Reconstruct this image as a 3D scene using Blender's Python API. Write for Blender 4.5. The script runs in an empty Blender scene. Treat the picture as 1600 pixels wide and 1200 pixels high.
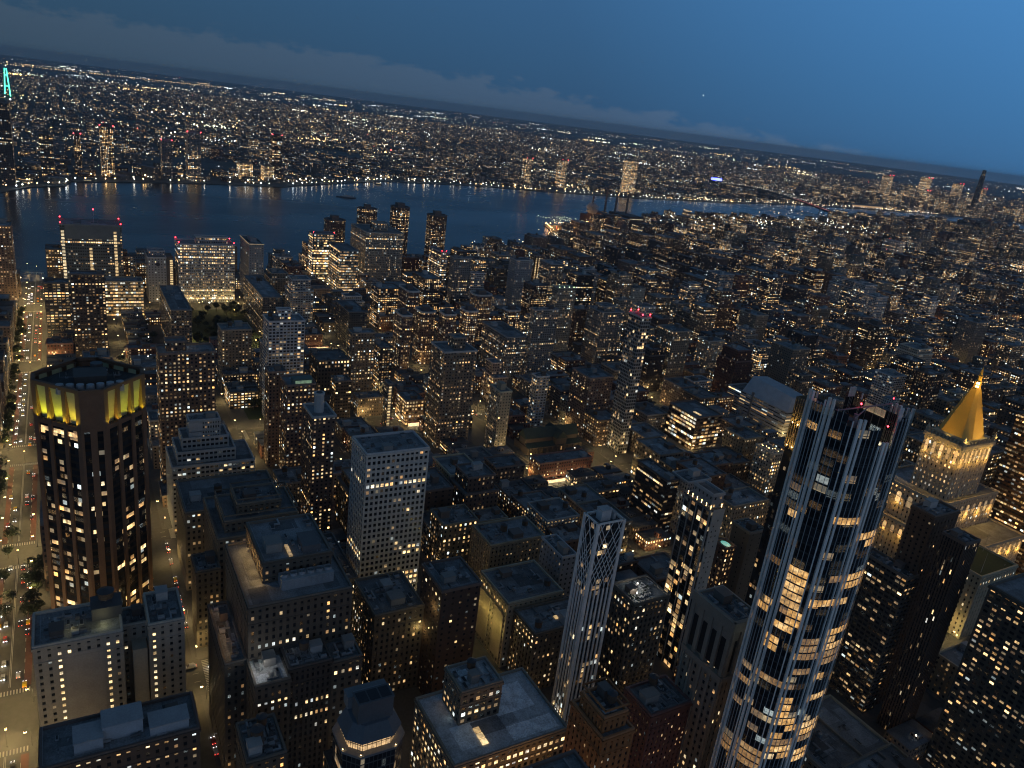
import bpy, math, random
import numpy as np
R = math.radians
random.seed(11)
rng = np.random.default_rng(11)
scene = bpy.context.scene
COL = scene.collection

# ------------------------------------------------------------------ camera, sky, light, exposure
# metres; +X runs along the cross streets towards the river, +Y along the avenues, camera stands on an observation deck
cam_data = bpy.data.cameras.new("camera"); cam = bpy.data.objects.new("camera", cam_data); COL.objects.link(cam)
cam_data.sensor_width = 36.0; cam_data.lens = 36.0 * 1202.0 / 1600.0
cam_data.clip_start = 1.0; cam_data.clip_end = 120000.0
CAM_H = 305.0; PITCH = R(19.32); AZ = R(-31.5); ROLL = R(7.3)
cam.location = (0, 0, CAM_H)
fwd = np.array([math.cos(AZ) * math.cos(PITCH), math.sin(AZ) * math.cos(PITCH), -math.sin(PITCH)])
rgt = np.array([math.sin(AZ), -math.cos(AZ), 0.0]); up = np.cross(rgt, fwd)
r2 = rgt * math.cos(ROLL) + up * math.sin(ROLL); u2 = up * math.cos(ROLL) - rgt * math.sin(ROLL)
import mathutils
cam.rotation_euler = mathutils.Matrix((r2, u2, -fwd)).transposed().to_euler()
scene.camera = cam

world = bpy.data.worlds.new("World"); scene.world = world; world.use_nodes = True
wn = world.node_tree.nodes; wl = world.node_tree.links
for n in list(wn): wn.remove(n)
def wnode(t, **k):
    n = wn.new(t)
    for a, b in k.items(): setattr(n, a, b)
    return n
SUN_EL = R(-1.0); SUN_ROT = R(215.0)
sky = wnode('ShaderNodeTexSky'); sky.sky_type = 'NISHITA'; sky.sun_disc = False
sky.sun_elevation = SUN_EL; sky.sun_rotation = SUN_ROT; sky.ozone_density = 6.0; sky.air_density = 1.0; sky.dust_density = 0.6; sky.altitude = 300.0
bg = wnode('ShaderNodeBackground'); out = wnode('ShaderNodeOutputWorld')
tc = wnode('ShaderNodeTexCoord')
def wmath(op, a, b=None, c=None):
    n = wnode('ShaderNodeMath', operation=op)
    for i, v in enumerate((a, b, c)):
        if v is None: continue
        if isinstance(v, (int, float)): n.inputs[i].default_value = v
        else: wl.new(v, n.inputs[i])
    return n.outputs[0]
sep = wnode('ShaderNodeSeparateXYZ'); wl.new(tc.outputs['Generated'], sep.inputs[0])
az = wmath('ARCTAN2', sep.outputs[1], sep.outputs[0])          # azimuth of the view direction
el = wmath('ARCSINE', sep.outputs[2])
nz = wnode('ShaderNodeTexNoise'); nz.inputs['Scale'].default_value = 1.0; nz.inputs['Detail'].default_value = 6.0; nz.inputs['Roughness'].default_value = 0.6
cmb = wnode('ShaderNodeCombineXYZ')
wl.new(wmath('MULTIPLY', az, 27.0), cmb.inputs[0]); wl.new(wmath('MULTIPLY', el, 60.0), cmb.inputs[1])
wl.new(cmb.outputs[0], nz.inputs['Vector'])
# height of the cloud bank above the horizon falls from the north-east (left) to the south
top = wnode('ShaderNodeMapRange'); wl.new(az, top.inputs[0])
top.inputs[1].default_value = R(-60.0); top.inputs[2].default_value = R(-18.0); top.inputs[3].default_value = -0.004; top.inputs[4].default_value = 0.043
topn = wmath('ADD', top.outputs[0], wmath('MULTIPLY', wmath('SUBTRACT', nz.outputs[0], 0.5), 0.060))
mask = wnode('ShaderNodeMapRange'); wl.new(wmath('SUBTRACT', topn, el), mask.inputs[0])
mask.inputs[1].default_value = -0.002; mask.inputs[2].default_value = 0.006; mask.inputs[3].default_value = 0.0; mask.inputs[4].default_value = 0.7
# blue hour: the sky brightens towards the afterglow behind the right shoulder and darkens to the horizon
vd = wnode('ShaderNodeVectorMath', operation='DOT_PRODUCT'); wl.new(tc.outputs['Generated'], vd.inputs[0])
ga = AZ - R(100); vd.inputs[1].default_value = (math.cos(ga) * math.cos(R(25)), math.sin(ga) * math.cos(R(25)), math.sin(R(25)))
ramp = wnode('ShaderNodeValToRGB'); wl.new(wmath('MULTIPLY_ADD', vd.outputs['Value'], .5, .5), ramp.inputs[0])
e_ = ramp.color_ramp.elements; e_[0].position = .15; e_[0].color = (.033, .086, .150, 1); e_[1].position = 1.0; e_[1].color = (.20, .205, .21, 1)
for p_, c_ in ((.45, (.040, .122, .255, 1)), (.73, (.066, .240, .53, 1))): q_ = e_.new(p_); q_.color = c_
elf = wnode('ShaderNodeMapRange'); wl.new(el, elf.inputs[0])
for i_, v_ in enumerate((0.0, .20, .70, 1.06)): elf.inputs[i_ + 1].default_value = v_
zen = wnode('ShaderNodeMapRange'); wl.new(el, zen.inputs[0])      # and it is deep blue overhead
for i_, v_ in enumerate((.30, 1.0, 1.0, .22)): zen.inputs[i_ + 1].default_value = v_
SKY_STRENGTH = 0.05
dusk = wnode('ShaderNodeVectorMath', operation='SCALE'); wl.new(ramp.outputs[0], dusk.inputs[0]); wl.new(wmath('MULTIPLY', elf.outputs[0], zen.outputs[0]), dusk.inputs['Scale'])
nis = wnode('ShaderNodeVectorMath', operation='SCALE'); wl.new(sky.outputs[0], nis.inputs[0]); nis.inputs['Scale'].default_value = SKY_STRENGTH
add = wnode('ShaderNodeVectorMath', operation='ADD'); wl.new(dusk.outputs[0], add.inputs[0]); wl.new(nis.outputs[0], add.inputs[1])
hi_ = wnode('ShaderNodeMapRange'); wl.new(el, hi_.inputs[0])      # high overhead the last light is greyer
for i_, v_ in enumerate((.32, .75, 0.0, .8)): hi_.inputs[i_ + 1].default_value = v_
over = wnode('ShaderNodeMix', data_type='RGBA'); wl.new(hi_.outputs[0], over.inputs[0]); wl.new(add.outputs[0], over.inputs[6]); over.inputs[7].default_value = (.020, .040, .066, 1)
# clouds are a greyer, slightly paler tone of the sky behind them
hs = wnode('ShaderNodeHueSaturation'); hs.inputs['Saturation'].default_value = .82; hs.inputs['Value'].default_value = 1.0; wl.new(add.outputs[0], hs.inputs['Color'])
cl_ = wnode('ShaderNodeVectorMath', operation='ADD'); wl.new(hs.outputs[0], cl_.inputs[0]); cl_.inputs[1].default_value = (.010, .012, .013)
mix = wnode('ShaderNodeMix', data_type='RGBA'); wl.new(mask.outputs[0], mix.inputs[0])
wl.new(over.outputs[2], mix.inputs[6]); wl.new(cl_.outputs[0], mix.inputs[7])
wl.new(mix.outputs[2], bg.inputs[0]); bg.inputs[1].default_value = 1.0
wl.new(bg.outputs[0], out.inputs[0])

sun_data = bpy.data.lights.new("afterglow_sun", 'SUN'); sun_data.energy = 0.07; sun_data.angle = R(40); sun_data.color = (1.0, 0.86, 0.78)
sun = bpy.data.objects.new("afterglow_sun", sun_data); COL.objects.link(sun)
# light travels from the western horizon behind the camera
sd = mathutils.Vector((math.cos(R(-20)), math.sin(R(-20)), -math.tan(R(9))))
sun.rotation_euler = sd.to_track_quat('-Z', 'Y').to_euler()

scene.view_settings.view_transform = 'Standard'; scene.view_settings.look = 'None'
scene.view_settings.exposure = 0.0; scene.view_settings.gamma = 1.0
scene.render.engine = 'CYCLES'
cy = scene.cycles
cy.max_bounces = 4; cy.diffuse_bounces = 2; cy.glossy_bounces = 3; cy.transmission_bounces = 2; cy.volume_bounces = 0; cy.transparent_max_bounces = 6
cy.caustics_reflective = False; cy.caustics_refractive = False; cy.sample_clamp_indirect = 1.5; cy.sample_clamp_direct = 12.0; cy.use_denoising = True; cy.denoising_prefilter = 'ACCURATE'; cy.denoising_input_passes = 'RGB_ALBEDO_NORMAL'
cy.use_light_tree = True; cy.filter_width = 1.15; cy.volume_step_rate = 4.0; cy.volume_max_steps = 64

# ------------------------------------------------------------------ materials
class NT:
    def __init__(s, name):
        s.m = bpy.data.materials.new(name); s.m.use_nodes = True; s.n = s.m.node_tree.nodes; s.l = s.m.node_tree.links
        s.b = s.n['Principled BSDF']
    def new(s, t, **k):
        n = s.n.new(t)
        for a, b in k.items(): setattr(n, a, b)
        return n
    def put(s, v, sock):
        if isinstance(v, (int, float)): sock.default_value = v
        elif isinstance(v, tuple): sock.default_value = v if len(v) == 4 or sock.type == 'VECTOR' else (*v, 1)
        else: s.l.new(v, sock)
    def math(s, op, a, b=None, c=None):
        n = s.new('ShaderNodeMath', operation=op)
        for i, v in enumerate((a, b, c)):
            if v is not None: s.put(v, n.inputs[i])
        return n.outputs[0]
    def mix(s, f, a, b, mode='MIX'):
        n = s.new('ShaderNodeMix', data_type='RGBA', blend_type=mode)
        s.put(f, n.inputs[0]); s.put(a, n.inputs[6]); s.put(b, n.inputs[7]); return n.outputs[2]
    def noise(s, scale, detail=3.0, coord='Object', rough=.55, vec=None):
        n = s.new('ShaderNodeTexNoise'); n.inputs['Scale'].default_value = scale; n.inputs['Detail'].default_value = detail; n.inputs['Roughness'].default_value = rough
        if vec is None: vec = s.new('ShaderNodeTexCoord').outputs[coord]
        s.l.new(vec, n.inputs['Vector']); return n
    def rng(s, v, a, b, c, d):
        n = s.new('ShaderNodeMapRange'); s.put(v, n.inputs[0])
        for i, x in enumerate((a, b, c, d)): n.inputs[i + 1].default_value = x
        return n.outputs[0]
    def pos(s): return s.new('ShaderNodeNewGeometry').outputs['Position']

def mat_facade():
    t = NT("facade"); a = t.new('ShaderNodeAttribute', attribute_name='wcol'); p = t.new('ShaderNodeAttribute', attribute_name='wprm')
    uv = t.new('ShaderNodeUVMap', uv_map='UVMap'); su = t.new('ShaderNodeSeparateXYZ'); t.l.new(uv.outputs[0], su.inputs[0])
    sp = t.new('ShaderNodeSeparateColor'); t.l.new(p.outputs['Color'], sp.inputs[0])
    fx = t.math('FRACT', su.outputs[0]); fy = t.math('FRACT', su.outputs[1]); ix = t.math('FLOOR', su.outputs[0]); iy = t.math('FLOOR', su.outputs[1])
    ins = t.math('MULTIPLY', t.math('LESS_THAN', t.math('ABSOLUTE', t.math('SUBTRACT', fx, .5)), t.math('MULTIPLY', sp.outputs[0], .5)),
                 t.math('LESS_THAN', t.math('ABSOLUTE', t.math('SUBTRACT', fy, .5)), t.math('MULTIPLY', sp.outputs[1], .5)))
    ins = t.math('MULTIPLY', ins, t.math('GREATER_THAN', su.outputs[1], 0.0))
    seed = t.math('MULTIPLY', sp.outputs[2], 977.0)
    c3 = t.new('ShaderNodeCombineXYZ'); t.l.new(ix, c3.inputs[0]); t.l.new(iy, c3.inputs[1]); t.l.new(seed, c3.inputs[2])
    w = t.new('ShaderNodeTexWhiteNoise', noise_dimensions='3D'); t.l.new(c3.outputs[0], w.inputs['Vector'])
    c2 = t.new('ShaderNodeCombineXYZ'); t.l.new(iy, c2.inputs[0]); t.l.new(seed, c2.inputs[1])
    w2 = t.new('ShaderNodeTexWhiteNoise', noise_dimensions='2D'); t.l.new(c2.outputs[0], w2.inputs['Vector'])
    c4 = t.new('ShaderNodeCombineXYZ'); t.l.new(ix, c4.inputs[0]); t.l.new(seed, c4.inputs[1])
    w4 = t.new('ShaderNodeTexWhiteNoise', noise_dimensions='2D'); t.l.new(c4.outputs[0], w4.inputs['Vector'])
    # some floors and some columns are lit more than others
    rowf = t.math('ADD', .35, t.math('MULTIPLY', t.math('POWER', w2.outputs[0], 5.0), 4.5))
    colf = t.math('ADD', .5, t.math('MULTIPLY', t.math('POWER', w4.outputs[0], 3.0), 2.0))
    lit = t.math('LESS_THAN', w.outputs[0], t.math('MULTIPLY', t.math('MULTIPLY', a.outputs['Alpha'], 2.5), t.math('MULTIPLY', rowf, colf)))
    wc = t.new('ShaderNodeSeparateColor'); t.l.new(w.outputs['Color'], wc.inputs[0])
    tone = t.mix(t.math('POWER', wc.outputs[1], 1.3), (1.0, .48, .12), (1.0, .76, .40))
    tone = t.mix(t.math('GREATER_THAN', wc.outputs[2], .86), tone, (.80, .95, .95))
    # curtains and furniture: brightness differs inside a pane
    pn = t.noise(2.3, 2.0, vec=uv.outputs[0])
    st = t.math('ADD', .30, t.math('MULTIPLY', t.math('POWER', wc.outputs[0], 1.7), 5.0))
    st = t.math('MULTIPLY', st, t.rng(pn.outputs[0], .25, .7, .45, 1.25))
    bl = t.math('GREATER_THAN', t.math('DIVIDE', t.math('SUBTRACT', fy, .5), sp.outputs[1]), t.math('SUBTRACT', t.math('MULTIPLY', wc.outputs[2], 1.3), .55))
    st = t.math('MULTIPLY', st, t.rng(bl, 0, 1, 1, .42))
    st = t.math('MULTIPLY', st, t.math('MULTIPLY', p.outputs['Alpha'], t.math('MULTIPLY', lit, ins)))
    nz = t.noise(.06, 5.0, vec=t.pos()); nz2 = t.noise(1.2, 3.0, vec=t.pos())
    wall = t.mix(1.0, a.outputs['Color'], t.mix(t.math('MULTIPLY', t.math('ADD', nz.outputs[0], nz2.outputs[0]), .5), (.55, .55, .55), (1.35, 1.35, 1.35)), 'MULTIPLY')
    glass = t.mix(wc.outputs[2], (.008, .010, .013), (.030, .034, .040))
    t.put(t.mix(t.math('MULTIPLY', ins, lit), t.mix(ins, wall, glass), (.75, .66, .50)), t.b.inputs['Base Color'])     # lit rooms: pale walls and curtains
    t.put(t.rng(ins, 0, 1, .85, .14), t.b.inputs['Roughness']); t.b.inputs['Specular IOR Level'].default_value = .16
    t.put(tone, t.b.inputs['Emission Color']); t.put(st, t.b.inputs['Emission Strength'])
    t.m.cycles.emission_sampling = 'NONE'
    return t.m
def mat_plain(name, rgb, rough=.8, var=.35, scale=.5, metal=0.0, big=.05):
    t = NT(name); a = t.noise(scale, 4.0, vec=t.pos()); b = t.noise(big, 3.0, vec=t.pos())
    f = t.math('MULTIPLY', t.math('ADD', a.outputs[0], b.outputs[0]), .5)
    t.put(t.mix(t.rng(f, .3, .7, 0, 1), tuple(c * (1 - var) for c in rgb), tuple(min(1, c * (1 + var)) for c in rgb)), t.b.inputs['Base Color'])
    t.b.inputs['Roughness'].default_value = rough; t.b.inputs['Metallic'].default_value = metal
    return t.m
def mat_tint(name, rough=.85, var=.4):
    """colour from the mesh (real paint / brick colour), weathered by noise"""
    t = NT(name); a = t.new('ShaderNodeAttribute', attribute_name='wcol'); n = t.noise(.18, 6.0, vec=t.pos()); n2 = t.noise(1.5, 3.0, vec=t.pos())
    f = t.rng(t.math('MULTIPLY', t.math('ADD', n.outputs[0], n2.outputs[0]), .5), .32, .68, 0, 1)
    lo, hi = 1 - var, 1 + var
    t.put(t.mix(1.0, a.outputs['Color'], t.mix(f, (lo, lo, lo), (hi, hi, hi)), 'MULTIPLY'), t.b.inputs['Base Color']); t.b.inputs['Roughness'].default_value = rough
    return t.m
def mat_emit(name, rgb, strength, sample='AUTO', attr=False):
    t = NT(name); t.b.inputs['Base Color'].default_value = (.9, .9, .9, 1)     # white enamel / frosted glass
    if attr:
        a = t.new('ShaderNodeAttribute', attribute_name='wcol'); t.put(a.outputs['Color'], t.b.inputs['Emission Color'])
    else: t.b.inputs['Emission Color'].default_value = (*rgb, 1)
    t.b.inputs['Emission Strength'].default_value = strength
    t.m.cycles.emission_sampling = sample
    return t.m
def mat_window(name, rgb, s):
    """a lit room behind glass: brighter ceiling lights, dim furniture"""
    t = NT(name); oi = t.new('ShaderNodeObjectInfo'); n = t.noise(.55, 3.0, vec=t.pos(), rough=.7)
    g = t.rng(n.outputs[0], .36, .66, .35, 1.4); so = t.new('ShaderNodeSeparateXYZ'); t.l.new(t.new('ShaderNodeTexCoord').outputs['Object'], so.inputs[0])
    r7 = t.math('FRACT', t.math('MULTIPLY', oi.outputs['Random'], 7.31))                     # how far the blind is down
    g = t.math('MULTIPLY', g, t.rng(t.math('GREATER_THAN', so.outputs[2], t.math('SUBTRACT', t.math('MULTIPLY', r7, 1.4), .6)), 0, 1, 1, .38))
    g = t.math('MULTIPLY', g, t.rng(t.math('GREATER_THAN', t.math('ABSOLUTE', so.outputs[0]), .035), 0, 1, .1, 1))
    t.put(t.math('MULTIPLY', t.math('MULTIPLY', g, s), t.rng(oi.outputs['Random'], 0, 1, .30, 1.05)), t.b.inputs['Emission Strength'])
    t.put(t.mix(t.math('MULTIPLY', oi.outputs['Random'], .7), (*rgb, 1), (1.0, .76, .40, 1)), t.b.inputs['Emission Color'])
    t.b.inputs['Base Color'].default_value = (.75, .66, .50, 1); t.b.inputs['Roughness'].default_value = .4
    t.m.cycles.emission_sampling = 'NONE'
    return t.m
def mat_bay(name, rgb, s):
    t = NT(name); n = t.noise(.8, 4.0, vec=t.pos(), rough=.75); n2 = t.noise(.25, 2.0, vec=t.pos())
    g = t.math('MULTIPLY', t.rng(n.outputs[0], .35, .68, .25, 1.5), t.rng(n2.outputs[0], .35, .65, .45, 1.2)); t.put(t.math('MULTIPLY', g, s), t.b.inputs['Emission Strength'])
    t.put(t.mix(t.rng(n2.outputs[0], .5, .75, 0, 1), (*rgb, 1), (1.0, .70, .34, 1)), t.b.inputs['Emission Color']); t.b.inputs['Base Color'].default_value = (.6, .5, .35, 1); t.m.cycles.emission_sampling = 'NONE'
    return t.m
def mat_water():
    t = NT("river_water"); t.b.inputs['Base Color'].default_value = (.003, .009, .018, 1); t.b.inputs['Roughness'].default_value = .17
    t.b.inputs['IOR'].default_value = 1.33
    mp = t.new('ShaderNodeMapping'); t.l.new(t.pos(), mp.inputs[0]); mp.inputs['Scale'].default_value = (1, .45, 1); mp.inputs['Rotation'].default_value = (0, 0, R(25))
    a = t.noise(.05, 5.0, vec=mp.outputs[0], rough=.65); b = t.noise(.0035, 4.0, vec=mp.outputs[0])
    h = t.math('ADD', a.outputs[0], t.math('MULTIPLY', b.outputs[0], 2.0))
    bp = t.new('ShaderNodeBump'); bp.inputs['Strength'].default_value = .35; bp.inputs['Distance'].default_value = 1.2; t.l.new(h, bp.inputs['Height'])
    t.l.new(bp.outputs[0], t.b.inputs['Normal'])
    t.put(t.rng(b.outputs[0], .35, .65, .20, .32), t.b.inputs['Roughness'])
    return t.m
def mat_leaf():
    t = NT("leaf_green"); n = t.noise(.7, 3.0, vec=t.pos())
    t.put(t.mix(n.outputs[0], (.007, .014, .006), (.024, .038, .013)), t.b.inputs['Base Color']); t.b.inputs['Roughness'].default_value = .7
    return t.m
FACADE = mat_facade(); ROOF = mat_tint("roof_deck", .9, .55); TRIM = mat_tint("trim", .75, .18); METAL = mat_plain("galvanised_metal", (.36, .38, .40), .5, .3, 2.0, .3)
WOOD = mat_plain("cedar_stave", (.10, .065, .04), .9, .4, 3.0); DARKM = mat_plain("dark_steel", (.05, .05, .055), .5, .3, 2.0)
ASPHALT = mat_plain("asphalt", (.062, .060, .056), .85, .35, .35, 0, .02); PAVE = mat_plain("concrete_pavement", (.085, .082, .08), .85, .3, .7); PAINT = mat_plain("road_paint", (.62, .60, .52), .7, .25, 2.0)
REDROAD = mat_plain("red_bus_lane", (.13, .055, .042), .85, .3, .5)
FARLAND = mat_plain("far_land", (.085, .095, .095), .95, .6, .02, 0, .004)
WATER = mat_water(); LEAF = mat_leaf(); BARK = mat_plain("bark", (.08, .06, .045), .9, .3, 4.0); GRASS = mat_plain("lawn", (.03, .05, .018), .95, .4, .5)
W_AMBER = mat_window("amber_window", (1.0, .47, .12), 2.7); W_WARM = mat_window("warm_window", (1.0, .62, .23), 3.0); W_WHITE = mat_window("white_window", (1.0, .80, .50), 2.9); W_DIM = mat_window("dim_amber_window", (1.0, .50, .16), .75); W_COOL = mat_window("cool_window", (.80, .93, 1.0), 1.9); BAY_A, BAY_W, BAY_D = (mat_bay(*q) for q in (("amber_apartment", (1.0, .50, .11), .9), ("warm_apartment", (1.0, .55, .17), .9), ("dim_apartment", (1.0, .48, .11), .34)))
W_GREEN = mat_window("green_window", (.45, 1.0, .55), 1.0)
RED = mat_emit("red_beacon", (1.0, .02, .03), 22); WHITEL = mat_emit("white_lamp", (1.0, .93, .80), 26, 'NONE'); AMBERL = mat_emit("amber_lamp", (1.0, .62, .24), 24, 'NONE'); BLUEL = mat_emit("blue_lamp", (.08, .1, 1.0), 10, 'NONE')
HEADL = mat_emit("head_lamp", (.95, .95, 1.0), 30, 'NONE'); TAILL = mat_emit("tail_lamp", (1.0, .04, .02), 7, 'NONE')
LIGHTS = mat_emit("town_lights", (1, 1, 1), 6.0, 'NONE', True); RIVERL = mat_emit("riverside_lamp_glow", (1, 1, 1), 28.0, 'AUTO', True); SLAMP = mat_emit("lamp_heads", (1, 1, 1), 150.0, 'AUTO', True)
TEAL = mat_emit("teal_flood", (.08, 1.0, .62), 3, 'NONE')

# ------------------------------------------------------------------ mesh builder
class MB:
    def __init__(s): s.v = []; s.f = []; s.uv = []; s.c = []; s.p = []; s.mi = []
    def face(s, pts, mi=0, uv=None, c=(.3, .3, .3, 0), p=(0, 0, 0, 0)):
        b = len(s.v); s.v += [tuple(q) for q in pts]; s.f.append(tuple(range(b, b + len(pts))))
        s.uv += uv if uv else [(0, -1)] * len(pts); s.c += [c] * len(pts); s.p += [p] * len(pts); s.mi.append(mi)
    def wall(s, a, b, z0, z1, st, seed, mi=0, lit=None, flip=0, full=False):
        """one facade from a to b (outside on the right-hand side walking a->b), with its window grid in UV"""
        L = math.hypot(b[0] - a[0], b[1] - a[1]); nc = max(1, round(L / st['cp'])); nf = max(1, round((z1 - z0) / st['fp']))
        li = st['lit'] if lit is None else lit
        if L < 5 or li < 0: uv = None
        else: uv = [(0, 0), (nc, 0), (nc, nf), (0, nf)]
        w, h = (1.0, 1.0) if full else (st['wf'], st['hf'])
        s.face([(a[0], a[1], z0), (b[0], b[1], z0), (b[0], b[1], z1), (a[0], a[1], z1)], mi, uv, (*st['rgb'], max(li, 0)), (w, h, seed, st['tone']))
    def box(s, x0, y0, z0, x1, y1, z1, mi=0, c=(.3, .3, .3, 0), bottom=False):
        P_ = [(x0, y0), (x1, y0), (x1, y1), (x0, y1)]
        for i in range(4):
            a, b = P_[i], P_[(i + 1) % 4]
            s.face([(a[0], a[1], z0), (b[0], b[1], z0), (b[0], b[1], z1), (a[0], a[1], z1)], mi, None, c)
        s.face([(x0, y0, z1), (x1, y0, z1), (x1, y1, z1), (x0, y1, z1)], mi, None, c)
        if bottom: s.face([(x0, y1, z0), (x1, y1, z0), (x1, y0, z0), (x0, y0, z0)], mi, None, c)
    def prism(s, poly, z0, z1, mi=0, c=(.3, .3, .3, 0), top=True):
        n = len(poly)
        for i in range(n):
            a, b = poly[i], poly[(i + 1) % n]
            s.face([(a[0], a[1], z0), (b[0], b[1], z0), (b[0], b[1], z1), (a[0], a[1], z1)], mi, None, c)
        if top: s.face([(q[0], q[1], z1) for q in poly], mi, None, c)
    def cyl(s, x, y, z0, z1, r0, r1=None, n=10, mi=0, c=(.3, .3, .3, 0), cap=True):
        r1 = r0 if r1 is None else r1
        A = [(math.cos(2 * math.pi * k / n), math.sin(2 * math.pi * k / n)) for k in range(n)]
        for k in range(n):
            a, b = A[k], A[(k + 1) % n]
            if r1 > 1e-4: s.face([(x + a[0] * r0, y + a[1] * r0, z0), (x + b[0] * r0, y + b[1] * r0, z0), (x + b[0] * r1, y + b[1] * r1, z1), (x + a[0] * r1, y + a[1] * r1, z1)], mi, None, c)
            else: s.face([(x + a[0] * r0, y + a[1] * r0, z0), (x + b[0] * r0, y + b[1] * r0, z0), (x, y, z1)], mi, None, c)
        if cap and r1 > 1e-4: s.face([(x + a[0] * r1, y + a[1] * r1, z1) for a in A], mi, None, c)
    def bar(s, p, q, w, mi=0, c=(.3, .3, .3, 0), n=4):
        p = mathutils.Vector(p); q = mathutils.Vector(q); d = (q - p).normalized(); u = d.orthogonal().normalized(); v = d.cross(u)
        A = [u * math.cos(2 * math.pi * (k + .5) / n) * w * .7 + v * math.sin(2 * math.pi * (k + .5) / n) * w * .7 for k in range(n)]
        for k in range(n):
            a, b = A[k], A[(k + 1) % n]; s.face([p + a, p + b, q + b, q + a], mi, None, c)
        s.face([q + a for a in A], mi, None, c); s.face([p + a for a in A[::-1]], mi, None, c)
    def blob(s, x, y, z, r, mi=0, c=(.3, .3, .3, 0)):
        t = [(r, 0, 0), (0, r, 0), (-r, 0, 0), (0, -r, 0)]
        for k in range(4):
            a, b = t[k], t[(k + 1) % 4]
            s.face([(x + a[0], y + a[1], z), (x + b[0], y + b[1], z), (x, y, z + r)], mi, None, c)
            s.face([(x + b[0], y + b[1], z), (x + a[0], y + a[1], z), (x, y, z - r)], mi, None, c)
    def build(s, name, mats, parent=None, attrs=True):
        me = bpy.data.meshes.new(name); me.from_pydata(s.v, [], s.f)
        for m in (mats if isinstance(mats, (list, tuple)) else [mats]): me.materials.append(m)
        me.polygons.foreach_set('material_index', s.mi)
        if attrs:
            u = me.uv_layers.new(name='UVMap'); u.data.foreach_set('uv', np.array(s.uv, 'f').ravel())
            a = me.color_attributes.new('wcol', 'FLOAT_COLOR', 'CORNER'); a.data.foreach_set('color', np.array(s.c, 'f').ravel())
            a = me.color_attributes.new('wprm', 'FLOAT_COLOR', 'CORNER'); a.data.foreach_set('color', np.array(s.p, 'f').ravel())
        me.update()
        o = bpy.data.objects.new(name, me); COL.objects.link(o)
        if parent: o.parent = parent
        return o
def tag(o, label=None, cat=None, group=None, kind=None):
    if label: o['label'] = label
    if cat: o['category'] = cat
    if group: o['group'] = group
    if kind: o['kind'] = kind
    return o
def thing(name, label, cat, loc=(0, 0, 0), group=None, rz=0):
    o = bpy.data.objects.new(name, None); COL.objects.link(o); o.location = loc; o.rotation_euler.z = rz; o.empty_display_size = 2
    return tag(o, label, cat, group)
def copy_tree(o, parent=None):
    c = o.copy(); COL.objects.link(c); c.parent = parent
    for ch in list(o.children): copy_tree(ch, c)
    return c
def light(name, kind, loc, energy, color, parent=None, size=.3, **k):
    d = bpy.data.lights.new(name, kind); d.energy = energy; d.color = color
    if kind in ('POINT', 'SPOT'): d.shadow_soft_size = size
    for a, b in k.items(): setattr(d, a, b)
    o = bpy.data.objects.new(name, d); COL.objects.link(o); o.location = loc; o.parent = parent
    return o

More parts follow.
